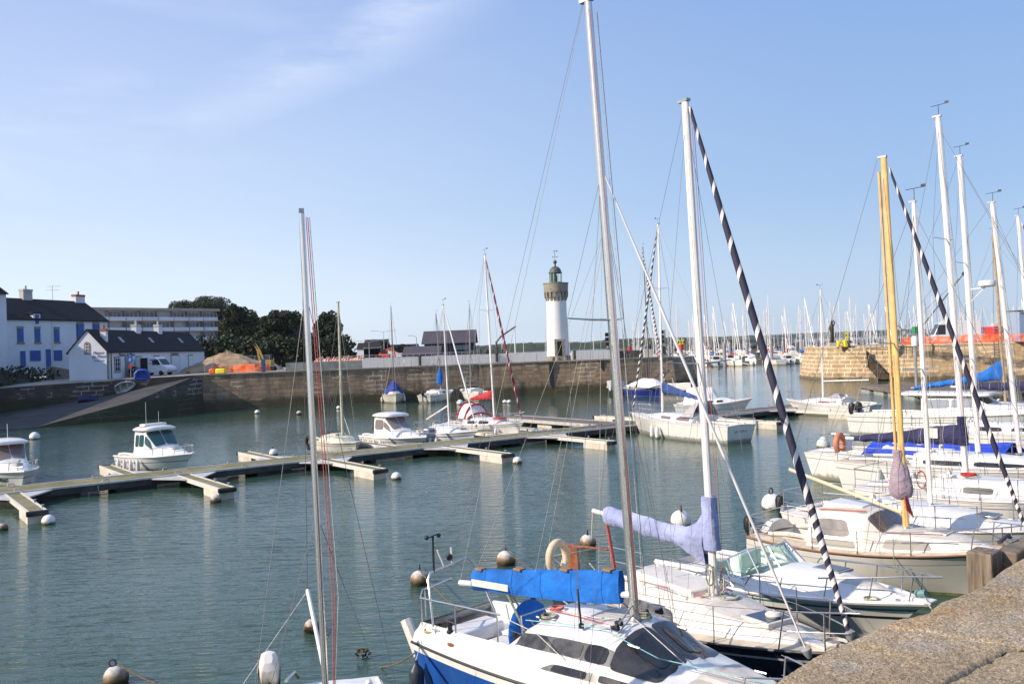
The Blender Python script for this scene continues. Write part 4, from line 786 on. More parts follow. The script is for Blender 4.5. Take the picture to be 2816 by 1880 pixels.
def dinghy(name, label, base, rz, tilt, L_, B_, mt, inner, side_tilt=0.):
    r = thing(name, label, 'dinghy', base, rz); r.rotation_euler = (side_tilt, tilt, rz); m = MB(); rows = []
    for i in range(13):
        t_ = i / 12; b_ = B_ / 2 * (.75 + .25 * math.sin(PI * min(1, t_ * 1.6))) * (1 if t_ < .6 else max(.04, 1 - ((t_ - .6) / .4) ** 2.2)); zz = .12 * t_ ** 2
        x = -L_ / 2 + L_ * t_
        rows.append([(x, -b_, .5 + zz), (x, -b_ * .92, .25 + zz), (x, -b_ * .6, .04 + zz * 1.6), (x, 0, zz * 2), (x, b_ * .6, .04 + zz * 1.6), (x, b_ * .92, .25 + zz), (x, b_, .5 + zz)])
    m.grid(rows); m.ngon(rows[0]); m.build('hull', mt, r)
    m = MB(); rr = [[(p[0] * .985, p[1] * .93, max(p[2] + .03, .16) if 0 < j < 6 else p[2] + .0) for j, p in enumerate(q)] for q in rows]; m.grid(rr); m.build('interior', inner, r)
    m = MB(); m.tube([q[0] for q in rows] + [q[6] for q in rows[::-1]], .03, 6); m.build('gunwale', mt, r)
    for x in (-.25 * L_, .1 * L_): m = MB(); m.box((x, 0, .34), (.22, B_ * .86, .04)); m.build('thwart', inner, r)
    return r
q = pxg(1262, 1110, 2.2); o = dinghy('upturned_dinghy', 'upturned pale grey dinghy lying on the slipway stones', (q.x, q.y + .3, 3.0), rad(60), 0, 2.2, 1.4, mat('dinghy_grey', (.50, .52, .56), .5, noise=.15), WHITE2); o.rotation_euler = (rad(118), rad(-18), rad(40)); 
q = pxg(905, 1215, 1.4); o = dinghy('dark_dinghy', 'dark navy dinghy resting against the wall at the foot of the slipway', (q.x, q.y, 1.35), rad(80), 0, 2.0, 1.3, mat('dinghy_navy', (.02, .025, .09), .6), NAVY); o.rotation_euler = (rad(-55), 0, rad(20))
q = pxg(1462, 1000, 3.75); r = thing('inflatable_dinghy', 'bright blue inflatable dinghy propped on the quay in front of the van', 'dinghy', (q.x, q.y, 3.78)); m = MB(); r.rotation_euler = (rad(8), 0, rad(14)); pts = [(-.6, 0, .25), (-.55, .0, .75), (-.3, 0, 1.0), (.3, 0, 1.0), (.55, 0, .75), (.6, 0, .25), (.2, 0, .2), (-.2, 0, .2), (-.6, 0, .25)]; m.tube(pts, .17, 10); m.build('tube', mat('inflatable_blue', (.04, .08, .36), .5), r); m = MB(); m.box((0, .1, .6), (.9, .08, .6)); m.build('floor', mat('inflatable_blue2', (.04, .07, .35), .6), r, bevel=.02)
for k_, (x0_, x1_, Z_) in enumerate(((562, 588, 113), (650, 700, 115.5), (702, 742, 115.8))):
    a_, c_ = Dp(x0_, 1000, Z_), Dp(x1_, 1000, Z_ + .3); r = thing('site_fence', ('left', 'middle', 'right')[k_] + ' of the three wire mesh fence panels by the sand heap', 'fence panel', (0, 0, 0), 0, 'wire fence panels'); m = MB(); m.tube([(a_.x, a_.y, lh), (a_.x, a_.y, lh + 2), (c_.x, c_.y, lh + 2), (c_.x, c_.y, lh)], .03, 5); m.build('frame', ALUG, r); m = MB()
    for q_ in range(12): m.tube([(lerp(a_.x, c_.x, q_ / 12), lerp(a_.y, c_.y, q_ / 12), lh + .1), (lerp(a_.x, c_.x, q_ / 12), lerp(a_.y, c_.y, q_ / 12), lh + 2)], .008, 3)
    m.build('mesh_wires', ALUG, r)
RUST = mat('rusty_chain', (.10, .05, .025), .9, noise=.4)
for k_, (x_, z0_, z1_, dx_) in enumerate(((1175, 3.9, .3, 1.6), (1290, 3.7, .4, 2.4), (1420, 3.9, 1.2, 2.0), (1630, 3.8, .5, -1.4), (960, 3.6, .3, .8), (1560, 3.9, 1.0, .2))):
    p = Dp(x_, 1000, 106.6 + (x_ - 960) * .0045); m = MB(); m.tube(sag((p.x, p.y - .5, z0_), (p.x + dx_, p.y - .75, z1_), .25, 8), .05, 5); m.tube([(p.x - .35, p.y - .45, z0_ - .1), (p.x, p.y - .5, z0_ + .05), (p.x + .35, p.y - .45, z0_ - .1)], .05, 5); tag(m.build('mooring_chain', RUST), ['under the quay lamps', 'left of the crane', 'between crane and lighthouse', 'right of the lighthouse', 'beside the mossy mast', 'straight below the lighthouse'][k_] + ', rusty chain hanging on the far quay wall', 'chain', 'rusty chains on the far quay wall')
# lamp posts on the far shore
def lamp(label, x, ytop, Z, double=True, arm=1.6):
    b_ = Dp(x, 980, Z); h = Dp(x, ytop, Z).z - 3.8; r = thing('street_lamp', label, 'street lamp', (b_.x, Z, 3.8), 0, 'street lamps on the far shore'); m = MB(); m.tube([(0, 0, 0), (0, 0, h)], [.12, .07], 6); m.build('pole', ALUG, r)
    for s_ in ((-1, 1) if double else (-1,)):
        m = MB(); m.tube([(0, 0, h - .1), (s_ * arm * .5, 0, h + .25), (s_ * arm, 0, h + .35)], .05, 5); aa = m.build('arm', ALUG, r); m = MB(); m.box((s_ * (arm + .3), 0, h + .33), (.8, .25, .12)); m.build('lamp_head', ALUG, aa, bevel=.03)
lamp('tall double-armed street lamp behind the orange excavator', 1057, 912, 260, arm=3.)
lamp('double-armed street lamp left of the tallest lamp, with curved arms', 1016, 940, 250, arm=2.)
lamp('double-armed street lamp peeking out right of the low bush', 957, 942, 240, arm=2.4)
lamp('shorter double-armed street lamp just left of the tallest lamp', 1050, 935, 300, arm=2.2)
lamp('single-armed street lamp left of the dark two-storey building', 1147, 926, 200, double=False, arm=1.2)
# traffic lights at the pier head
def signal(label, x, Z, ytop, ybase=1000):
    b_ = Dp(x, ybase, Z); h = Dp(x, ytop, Z).z - lh; r = thing('harbour_signal', label, 'signal light', (b_.x, Z, lh)); m = MB(); m.tube([(.25, 0, 0), (.25, 0, h)], .07, 8); m.build('pole', ALUG, r)
    for k in range(3):
        z = h - .35 - k * .58; m = MB(); m.box((-.12, 0, z), (.44, .3, .48)); m.lathe([(.2, 0)] * 0 or [(.01, 0), (.01, 0.01)], 6, c=(-.12, -.2, z)); hd_ = m.build('signal_housing', MASTB, r, bevel=.03)
        m = MB(); m.tube([(-.12, -.15, z), (-.12, -.36, z)], .15, 10, caps=False); m.build('hood', MASTB, hd_)
    m = MB(); m.box((.02, 0, h - 2.6), (.5, .35, 1.0)); m.build('control_box', MASTB, r, bevel=.02)
signal('black three-lamp signal on a pole behind the tall silver mast', 1674, 112.8, 912); signal('black three-lamp signal seen beside the thin white mast on the pier head', 1826, 113.4, 905)
m = MB(); m.box((0, 0, .5), (6.5, 1.2, 1.0)); o = m.build('dark_barrier', PDARK, smooth=False, loc=(Dp(1720, 1000, 114).x, 114, lh)); tag(o, 'long dark low barrier behind the pier head', 'barrier')
m = MB(); p = Dp(1785, 1000, 111.5); m.box((0, 0, .55), (1.1, .8, 1.1)); o = m.build('concrete_block', CONC, smooth=False, bevel=.05, loc=(p.x, 112, lh)); tag(o, 'grey concrete block on the pier head beside the dark mast', 'block')
def ladder(label, x, Z, z0, z1, w=.5, off=0.):
    p = Dp(x, 1000, Z); r = thing('wall_ladder', label, 'ladder', (p.x, Z, 0))
    for s_ in (-w / 2, w / 2): m = MB(); m.tube([(s_, 0, z0), (s_, 0, z1)], .045, 6); m.build('rail', WIRED, r)
    m = MB(); k = int((z1 - z0) / .3)
    for i in range(k): m.tube([(-w / 2, 0, z0 + .2 + i * .3), (w / 2, 0, z0 + .2 + i * .3)], .03, 5)
    m.build('rungs', WIRED, r)
ladder('dark iron ladder on the pier head wall right of the dark mast', 1783, 109.4, .2, 3.9)
for k, x in enumerate((1515, 1655)):
    p = Dp(x, 1000, 108.3 + k); m = MB(); m.box((0, 0, 1.9), (.5, .5, 3.9)); o = m.build('wall_fender', BLACK, smooth=False, bevel=.04, loc=(p.x, 108.1 + k * .9, 0)); tag(o, 'dark vertical timber fender on the far quay wall %s' % ('below the lighthouse' if k == 0 else 'left of the pier head'), 'fender')
m = MB(); p = Dp(1369, 1000, 113)
r = thing('quay_crane', 'small dark hand crane with a slanting jib left of the lighthouse', 'crane', (p.x, 112, lh)); m = MB(); m.tube([(0, 0, 0), (0, 0, 2.0)], .28, 8); m.build('column', MASTB, r); m = MB(); m.tube([(0, 0, 1.8), (-.1, 0, 2.6), (.5, 0, 3.3), (2.4, 0, 4.5)], [.16, .14, .12, .1], 6); m.build('jib', MASTB, r)
m = MB(); p = Dp(1416, 940, 118); m.tube([(0, 0, 0), (0, 0, 4.4)], .1, 6); m.box((0, 0, 4.4), (.3, .2, .4)); o = m.build('light_pole', FRW, loc=(p.x, 118, lh)); tag(o, 'short pale pole with a lamp between the crane and the lighthouse', 'pole')
# bicycle-like silhouettes of two people leaning on bikes on the pier head
def person(label, base, cloth, rz=0):
    r = thing('person', label, 'person', base, rz); m = MB()
    for s_ in (-.1, .1): m.tube([(s_, 0, 0), (s_ * 1.1, .02, .45), (s_ * .9, 0, .86)], [.055, .07, .095], 8)
    m.tube([(0, 0, .8), (0, 0, 1.05), (0, .01, 1.3), (0, .01, 1.42), (0, .02, 1.52)], [.16, .15, .19, .12, .055], 10)
    for s_ in (-1, 1): m.tube([(s_ * .19, 0, 1.38), (s_ * .25, -.05, 1.1), (s_ * .14, -.3, 1.0)], [.055, .045, .035], 7)
    m.sphere((0, .01, 1.62), .1, 12, 8, sc=(.85, 1, 1.15)); m.build('body', cloth, r); m = MB(); m.sphere((0, .03, 1.66), .105, 12, 6, sc=(.9, 1, .95)); m.build('hair', MASTB, r)
p = Dp(1788, 990, 114); person('dark-clothed person standing on the pier head by the dark mast', (p.x, 114.0, lh), mat('dark_clothes', (.03, .025, .025), .9, noise=.2))
# white guard rail posts seen over the jetty left part
r = thing('white_railing', 'thin metal railing along the back of the quay left of the lighthouse', 'railing', (0, 0, 0)); m = MB()
p0 = Dp(930, 985, 122); p1 = Dp(1320, 985, 126)
for z in (4.9, 5.3): m.tube([(p0.x, 122, z), (p1.x, 126, z)], .04, 5)
m.build('rail', ALUG, r)
for i in range(24): f = i / 23; m = MB(); m.tube([(lerp(p0.x, p1.x, f), lerp(122, 126, f), lh), (lerp(p0.x, p1.x, f), lerp(122, 126, f), 5.3)], .04, 5); m.build('railing_post', ALUG, r)

# ================================================================== right jetty with the stair
JL = [(41.2, 128), (40.6, 122), (41.2, 118.2), (44, 115.2), (50, 111.2), (57, 107.3), (75, 97.5), (120, 74)]
JT = 4.15
m = MB(); u = m.pwall([(75, 150)] + JL[:5], -1, JT, [1.2, 1.2, 1.1, .9, .6, .4])
mm = m.build('stone_pier_head', STONE_R, smooth=False); tag(mm, 'sunlit end of the right stone pier with large pale-jointed blocks', 'pier')
m = MB(); m.pwall(JL[4:] + [(140, 110)], -1, JT, [.4, .3, .3, .3, .3], 30)
mm = m.build('stone_pier_wall', STONE_R2, smooth=False); tag(mm, 'sunlit rubble wall of the right stone pier beyond the stair', 'pier')
m = MB(); m.ngon([(x, y, JT) for x, y in JL] + [(140, 110, JT), (70, 150, JT), (45, 140, JT)]); struct(m.build('pier_top', mat('pier_pavement', (.40, .31, .21), .9, nscale=.5, col2=(.30, .24, .17)), smooth=False))
m = MB()
for i in range(len(JL) - 1):
    a = Vector(JL[i]); bb = Vector(JL[i + 1]); n = Vector((-(bb - a).y, (bb - a).x)).normalized(); m.hexa([(*(a - n * .1), JT + .003), (*(bb - n * .1), JT + .003), (*(bb + n * .6), JT + .003), (*(a + n * .6), JT + .003)], [(*(a - n * .1), JT + .2), (*(bb - n * .1), JT + .2), (*(bb + n * .6), JT + .2), (*(a + n * .6), JT + .2)])
tag(m.build('pier_coping', mat('coping_right', (.62, .47, .29), .9, noise=.2, nscale=.9), smooth=False), 'pale stone coping along the top of the right pier', 'coping')
# stair descending to the right along the wall
ST = mat('shaded_stair_stone', (.075, .052, .032), .95, noise=.4, nscale=2.); a = Vector((50, 111.2)); d = (Vector((57, 107.3)) - a).normalized(); n = Vector((d.y, -d.x))  # shade of the stair recess painted in as dark stone colour
def at_wall(px, py, o=0.):
    r = ray(px, py); aa = a + n * o; det = -r.x * d.y + d.x * r.y; tt = (aa.x * (-d.y) + d.x * aa.y) / det; return ((r.x * tt - aa.x) * d.x + (r.y * tt - aa.y) * d.y), H + r.z * tt
s0, zt0 = at_wall(2200 + 640 / 3.734, 780 + 672 / 3.734); s1, zt1 = at_wall(2200 + 950 / 3.734, 780 + 975 / 3.734)
NS = 17; sr = thing('stone_stair', 'shade-darkened stone stair running down the face of the right pier to the water', 'stair', (0, 0, 0))
s0 -= .2
for k in range(NS):
    sa = lerp(s0, s1, k / NS); zt = lerp(JT, .15, k / NS); dz = (JT - .15) / NS; ds = (s1 - s0) / NS
    m = MB(); p = [a + d * (sa - 1.3) + n * .0, a + d * (sa + ds) + n * .0, a + d * (sa + ds) + n * .75, a + d * (sa - 1.3) + n * .75]
    m.hexa([(v.x, v.y, zt - dz * 1.0) for v in p], [(v.x, v.y, zt - .003) for v in p]); m.build('step', ST, sr, smooth=False)
# proud masonry below the stair (left of it)
m = MB(); sA = (Vector(JL[3]) - a).dot(d)
poly = [(sA + 1.0, -1.)] + [(sA + 1.0, JT)]
steps = []
for k in range(NS):
    sa = lerp(s0, s1, k / NS) - 1.35; steps += [(sa, lerp(JT, .15, k / NS)), (sa, lerp(JT, .15, (k + 1) / NS))]
prof = [(sA + .9, -1.), (sA + .9, JT - .002)] + steps + [(s1 - 1.3, -1.)]
vs = [(*(a + d * s_ + n * (.75 + .05 * (JT - z) / JT * 5)), z) for s_, z in prof]; k = len(prof)
m.add(vs, [tuple(range(k))[::-1]], 0, [[(s_ + 20, z) for s_, z in prof][::-1]])
tag(m.build('stair_masonry', STONE_R, smooth=False), 'proud masonry carrying the dark stair on the right pier', 'masonry')
# statue, sign boxes, bollards on the pier
q = Dp(2200 + 335 / 3.734, 780 + 660 / 3.734, 118.6); r = thing('bronze_statue', 'dark bronze statue of a standing figure on a block at the right pier head', 'statue', (q.x, 118.6, JT)); m = MB(); m.box((0, 0, .35), (1.2, 1.0, .7)); m.build('plinth', CONC, r, bevel=.04); m = MB()
BRZ = mat('bronze', (.06, .045, .03), .6, metal=.3, noise=.3)
m.tube([(-.12, 0, .7), (-.1, 0, 1.4), (0, 0, 2.0)], [.16, .17, .2], 8); m.tube([(.14, 0, .7), (.12, 0, 1.4), (0, 0, 2.0)], [.16, .17, .2], 8); m.tube([(0, 0, 1.9), (0, 0, 2.5), (0, 0, 3.0), (0, 0, 3.2)], [.24, .26, .24, .09], 10); m.tube([(-.25, 0, 2.9), (-.42, 0, 2.4), (-.2, -.15, 2.2)], [.1, .08, .06], 7); m.tube([(.2, 0, 2.9), (.34, -.1, 3.3), (.1, -.15, 3.7)], [.1, .08, .06], 7); m.sphere((0, 0, 3.38), .19, 12, 8, sc=(.9, .9, 1.2)); m.build('figure', BRZ, r)
def signbox(x0, x1, y0, y1, Z, lab, tri):
    p0 = Dp(x0, y1, Z); p1 = Dp(x1, y0, Z); r = thing('warning_sign_box', lab, 'sign', ((p0.x + p1.x) / 2, Z, JT)); w = p1.x - p0.x; h = p1.z - JT - .15
    m = MB(); m.box((0, 0, h / 2 + .15), (w, .5, h)); b_ = m.build('panel', YELP, r, bevel=.03)
    for s_ in (-.4, .4): m = MB(); m.box((s_ * w, 0, .1), (.1, .4, .2)); m.build('foot', BLACK, r)
    if tri:
        m = MB(); c_ = h / 2 + .1; m.add([(-.4, -.26, c_ - .3), (.4, -.26, c_ - .3), (0, -.26, c_ + .4)], [(0, 1, 2)]); m.build('warning_triangle', REDP, b_, smooth=False); m = MB(); m.add([(-.26, -.27, c_ - .22), (.26, -.27, c_ - .22), (0, -.27, c_ + .25)], [(0, 1, 2)]); m.build('triangle_centre', FRW, b_, smooth=False)
signbox(2303, 2320, 936, 954, 116.4, 'yellow sign box with a red warning triangle on the right pier', True); signbox(2322, 2333, 934, 953, 115.8, 'narrow plain yellow sign box beside the one with the red triangle', False)
def cross(label, x, y, Z, z0, group=None):
    p = Dp(x, y, Z); m = MB(); m.tube([(0, 0, 0), (0, 0, p.z - z0)], .05, 6); h = p.z - z0
    for g in (.8, -.8): m.box((0, 0, h), (1.1, .1, .22), M=Matrix.Rotation(g, 3, 'Y'))
    o = m.build('cross_mark', YELP, smooth=False, loc=(p.x, Z, z0)); tag(o, label, 'beacon')
cross('yellow X-shaped beacon behind the yellow sign boxes', 2326, 922, 119, JT); cross('yellow X-shaped beacon above a red post off the left pier head', 1873, 941, 124, 0)
def redpost(x, y0, y1, Z, lab):
    p0 = Dp(x, y1, Z); p1 = Dp(x, y0, Z); r = thing('red_channel_post', lab, 'channel marker', (p0.x, Z, 0 if p0.z < 3 else p0.z)); h = p1.z - (0 if p0.z < 3 else p0.z); m = MB(); m.tube([(0, 0, -.3), (0, 0, h)], .12, 8); m.build('pole', REDP, r); m = MB(); m.lathe([(.3, h - .8), (.3, h), (.01, h)], 12); m.build('topmark', REDP, r)
redpost(1876, 946, 1010, 124, 'tall red marker post standing in the water off the left pier head'); redpost(1733, 953, 985, 118, 'short red marker post behind the tall silver mast')
person('dark figure sitting low beside the yellow sign boxes', (Dp(2339, 950, 115).x, 115.4, JT - .45), mat('dark_clothes', (.03, .025, .025)))
# vehicles and netting along the right pier
pp = lambda x, Z, z=JT: (Dp(x, 950, Z).x, Z, z)
netting('orange safety netting along the top of the right pier', [pp(2478, 110.6), pp(2540, 108.6), pp(2640, 106), pp(2720, 104), pp(2816, 102), pp(2900, 100)], .95, 5, .22)
vw = vanlet('white van parked on the right pier behind the orange netting', (*pp(2620, 112)[:2], JT), rad(168), VW, 6.2, 2.1, 2.9)
r = thing('red_container', 'bright red site container at the right end of the pier', 'container', pp(2770, 109)); m = MB(); m.box((0, 0, 1.1), (4.2, 2.2, 1.9)); m.build('body', REDP, r, bevel=.05); m = MB(); m.box((-1.4, 0, 2.22), (.5, .5, .4)); m.build('roof_vent', FRW, r, bevel=.03); m = MB(); m.box((-1.0, -1.12, 1.6), (.8, .03, .6)); m.build('window', DARKW, r, smooth=False)
r = thing('blue_cabin', 'pale blue site cabin cut by the right edge of the photo', 'cabin', pp(2812, 106)); m = MB(); m.box((.6, 0, 1.9), (3, 2.2, 3.4)); m.build('body', mat('cabin_blue', (.30, .38, .50), .5), r, bevel=.04); m = MB(); m.box((.6, -.1, 3.75), (3.3, 2.6, .12)); m.build('roof', MASTB, r, bevel=.02)
r = thing('small_digger', 'small grey digger with a green cab behind the netting left of the van', 'digger', pp(2510, 113)); m = MB(); m.box((0, 0, 1.1), (1.8, 1.4, .8)); m.box((-.9, 0, 1.6), (.5, .8, .5)); m.build('body', ALUG, r, bevel=.06); m = MB(); m.box((.5, 0, 1.9), (.8, .9, 1.0)); m.build('cab', mat('cab_green', (.04, .25, .10), .5), r, bevel=.05)
m = MB(); m.tube([(-1, 0, 1.8), (-1.8, 0, 2.7), (-2.5, 0, 1.8)], .1, 6); m.build('arm', ALUG, r)
for y in (-.6, .6): m = MB(); m.prism([(-1.1, 0), (1.1, 0), (1.2, .3), (1.1, .6), (-1.1, .6), (-1.2, .3)], -.15, .15); o = m.build('track', BLACK, r, smooth=False); o.rotation_euler = (PI / 2, 0, 0); o.location = (0, y, .02)
m = MB(); m.tube([(0, 0, 0), (0, 0, 2.6)], .11, 8); o = m.build('dark_pole', MASTB, loc=pp(2527, 109.8)); tag(o, 'dark stout pole on the pier left of the white van', 'pole')
r = thing('barrier_rail', 'pale metal rail between the stair and the netting on the right pier', 'railing', (0, 0, 0)); m = MB(); p0 = pp(2352, 114.3); p1 = pp(2470, 111.0)
for z in (.75, 1.2): m.tube([(p0[0], p0[1], JT + z), (p1[0], p1[1], JT + z)], .035, 5)
m.build('rail', ALUG, r)
for i in range(9): f = i / 8; m = MB(); m.tube([(lerp(p0[0], p1[0], f), lerp(p0[1], p1[1], f), JT), (lerp(p0[0], p1[0], f), lerp(p0[1], p1[1], f), JT + 1.2)], .035, 5); m.build('railing_post', ALUG, r)
m = MB(); m.box((0, 0, .5), (1.2, .15, 1.0)); o = m.build('white_board', FRW, smooth=False, loc=pp(2446, 111.8)); tag(o, 'white board leaning at the pier edge left of the yellow mast', 'board')
p = Dp(2745, 900, 96.5); ladder('iron ladder on the right pier wall behind the brown mast', 2742, 96.8, .2, 4.6)
# lattice crane far right
r = thing('lattice_crane', 'far lattice crane jib leaning up to the right behind the masts', 'crane', (Dp(2540, 930, 330).x, 330, 2)); a_ = Dp(2530, 905, 330); b_ = Dp(2650, 752, 330); m = MB(); q0 = Vector(a_) - Vector(r.location); q1 = Vector(b_) - Vector(r.location); wv = Vector((.8, 0, .7))
for o_ in (-1, 1): m.tube([q0 + wv * o_, q1 + wv * o_ * .5], .14, 4)
for k in range(22):
    f0 = k / 22; f1 = (k + 1) / 22; m.tube([q0.lerp(q1, f0) + wv * (1 if k % 2 else -1) * (1 - f0 * .5), q0.lerp(q1, f1) + wv * (-1 if k % 2 else 1) * (1 - f1 * .5)], .09, 4)
m.build('jib', WIRED, r); m = MB(); m.box(q1 + Vector((.5, 0, .3)), (2.2, .6, 1.2), M=Matrix.Rotation(-.7, 3, 'Y')); m.build('jib_head', MASTB, r, smooth=False)
m = MB(); m.tube([q0, (q0.x + 3, 0, 2), (q0.x + 3, 0, 0)], .5, 6); m.tube([q0.lerp(q1, .95), (q0.x - 7, 0, 4)], .06, 4); m.build('crane_base', MASTB, r)

# ================================================================== distance
HILL = mat('wooded_shore', (.055, .070, .035), .95, nscale=.03, col2=(.020, .030, .018)); HILL2 = mat('far_shore', (.06, .075, .06), .95, nscale=.02, col2=(.04, .05, .04))
def ridge(name, lab, pts, Z, depth, m_, bump, seed, n=160):
    mb = MB(); rows = [[], [], [], []]
    for i in range(n + 1):
        x = lerp(pts[0][0], pts[-1][0], i / n); top = itp(pts, x)[0]; p = Dp(x, top, Z); zz = max(.2, p.z + (fnoise(i * .31, seed) + .6 * fnoise(i * .9, seed + 5) + .4 * fnoise(i * 2.3, seed + 9)) * bump)
        rows[0].append((p.x, Z - 8, -.5)); rows[1].append((p.x, Z, zz * .78)); rows[2].append((p.x * 1.01, Z + depth * .25, zz)); rows[3].append((p.x * 1.05, Z + depth, -.5))
    mb.grid(rows); o = mb.build(name, m_, smooth=False); struct(o); o['label'] = lab; return o
ridge('hills', 'wooded shore across the bay', [(1290, 950), (1340, 948), (1400, 943), (1480, 940), (1560, 939), (1640, 941), (1700, 930), (1800, 927), (1880, 925), (1960, 932), (2100, 931), (2180, 933)], 1150, 500, HILL, 1.6, 3)
ridge('far_hills', 'hazy low shore on the horizon', [(1150, 956), (1400, 948), (1900, 926), (2100, 921), (2300, 912), (2500, 904), (2700, 899), (2900, 893)], 2600, 900, HILL2, 3.5, 8)
ridge('shore_trees', 'trees on the near shore behind the site', [(940, 972), (990, 966), (1040, 961), (1100, 960), (1180, 962), (1290, 962), (1400, 960)], 330, 60, HILL, .9, 21)
for i, (x, y, w, h, lab) in enumerate([(985, 962, 10, 5, 'pale gabled house far behind the site, left one'), (1004, 960, 8, 6, 'white gabled house far behind the site, narrow and tall'), (1070, 962, 10, 4, 'long low pale house far behind the orange excavator')]):
    r = thing('distant_house', lab, 'house'); p = Dp(x, y, 315); house(r, (p.x, 312), (p.x + w, 312), 8, 3.5, 3.8 + h * .6, 3.8 + h, wallm=FRW)
m = MB(); rn = random.Random(4)
for i in range(420):
    f = rn.random(); m.sphere((lerp(60, 420, f), 505 + rn.uniform(-3, 3), rn.uniform(0, 1.9)), rn.uniform(.8, 1.7), 6, 4)
m.box((240, 506, .9), (370, 5, 2.6)); m.box((240, 507, 2.3), (370, 2, 1.2)); tag(m.build('rock_breakwater', mat('breakwater_rock', (.16, .15, .13), .95, noise=.35, nscale=.3), smooth=False), 'dark rock breakwater behind the far marina', 'breakwater')
m = MB(); m.box((75, 560, .8), (330, 5, 2.4)); tag(m.build('pale_breakwater', mat('breakwater_pale', (.45, .45, .44), .8, noise=.15, nscale=.1), smooth=False), 'long pale jetty across the bay behind the lighthouse', 'jetty')

# ---- marina boats: detailed source boats, then copies
def far_sail(seed, hullm, coverm, mh, L_=9.5):
    r = thing('moored_sailboat', 'x', 'sailboat'); rn = random.Random(seed); m = MB(); rows = []
    for i in range(9):
        t_ = i / 8; b_ = 1.45 * (.7 + .3 * math.sin(PI * min(1, t_ * 1.7) / 1.0)) * (1 if t_ < .55 else max(.03, 1 - ((t_ - .55) / .45) ** 2)); x = -L_ / 2 + L_ * t_; zz = .95 + .35 * t_ ** 2
        rows.append([(x, -b_ * .8, -.2), (x + .1, -b_, zz), (x + .1, -b_ * .96, zz + .02), (x + .1, b_ * .96, zz + .02), (x + .1, b_, zz), (x, b_ * .8, -.2)])
    m.grid(rows, mis=[0, 0, 1, 0, 0]); m.ngon(rows[0]); m.build('hull', [hullm, WHITE2], r)
    m = MB(); rows = [[(-.25 * L_ + x * L_, -w, 1.0 + .06), (-.25 * L_ + x * L_, -w * .8, 1.0 + h), (-.25 * L_ + x * L_, w * .8, 1.0 + h), (-.25 * L_ + x * L_, w, 1.06)] for x, w, h in [(0, .95, .5), (.2, .95, .52), (.38, .8, .42), (.52, .5, .16)]]; m.grid(rows); m.ngon(rows[0]); m.build('cabin', WHITE2, r)
    m = MB()
    for y in (-1, 1): m.box((.02 * L_, y * .89, 1.28), (1.8, .04, .14))
    m.build('window', TINT, r, smooth=False)
    m = MB(); m.tube([(.08 * L_, 0, 1.2), (.06 * L_, 0, mh)], [.1, .075], 6); m.build('mast', ALUW if seed % 3 else ALUG, r)
    m = MB()
    for f in (.45, .7): m.tube([(.07 * L_, -.55, mh * f), (.07 * L_, .55, mh * f)], .035, 4)
    m.tube([(.06 * L_, 0, mh - .1), (.49 * L_, 0, 1.4)], .05, 4); m.tube([(.06 * L_, 0, mh - .05), (-.49 * L_, 0, 1.2)], .025, 3); m.build('rigging', ALUW, r)
    m = MB(); m.tube([(.07 * L_, 0, 2.45), (-.12 * L_, 0, 2.35), (-.34 * L_, 0, 2.25)], [.22, .17, .09], 7); m.build('sail_cover', coverm, r)
    return r
def far_motor(seed, L_=6.5):
    r = thing('moored_motorboat', 'x', 'motorboat'); m = MB(); rows = []
    for i in range(9):
        t_ = i / 8; b_ = 1.2 * (.85 + .15 * math.sin(PI * min(1, t_ * 1.7))) * (1 if t_ < .55 else max(.03, 1 - ((t_ - .55) / .45) ** 2)); x = -L_ / 2 + L_ * t_; zz = .8 + .45 * t_ ** 2
        rows.append([(x, -b_ * .75, -.2), (x + .15 * t_, -b_, zz), (x + .15 * t_, -b_ * .94, zz + .02), (x + .15 * t_, b_ * .94, zz + .02), (x + .15 * t_, b_, zz), (x, b_ * .75, -.2)])
    m.grid(rows); m.ngon(rows[0]); m.build('hull', WHITE, r)
    m = MB(); rows = [[(-.12 * L_ + x * L_, -w, .85), (-.12 * L_ + x * L_ - k, -w * .88, .85 + h), (-.12 * L_ + x * L_ - k, w * .88, .85 + h), (-.12 * L_ + x * L_, w, .85)] for x, w, h, k in [(0, .85, 1.35, 0), (.22, .85, 1.35, 0), (.32, .8, .6, 0), (.46, .5, .3, 0)]]; m.grid(rows); m.ngon(rows[0]); m.build('cabin', WHITE, r)
    m = MB()
    for y in (-1, 1): m.box((0, y * .82, 1.75), (1.3, .05, .42))
    m.box((-.13 * L_, 0, 1.7), (.03, 1.2, .5)); m.build('window', TINT, r, smooth=False)
    m = MB(); m.box((-L_ / 2 - .15, 0, .75), (.35, .35, .75)); m.box((-L_ / 2 - .15, 0, .2), (.15, .12, .8)); m.build('outboard_motor', BLACK, r, bevel=.05); return r
srcs = [far_sail(1, WHITE2, CLBLUE, 12.2), far_sail(2, WHITE2, CLNAVY, 13.4, 10.5), far_sail(3, NAVY, CLWHT, 11.4, 9), far_sail(4, WHITE2, CLRED, 12.8, 10), far_motor(5), far_motor(6, 7.5)]
NMS = ['white-hulled sailboat with blue boom cover moored in the far marina', 'white-hulled sailboat with navy boom cover moored in the far marina', 'navy-hulled sailboat with white boom cover moored in the far marina', 'white-hulled sailboat with red boom cover moored in the far marina', 'small white cabin motorboat moored in the far marina', 'larger white cabin motorboat moored in the far marina']
kms = [kidmap_of(s_) for s_ in srcs]; used = [False] * 6; rn = random.Random(77); nfar = 0
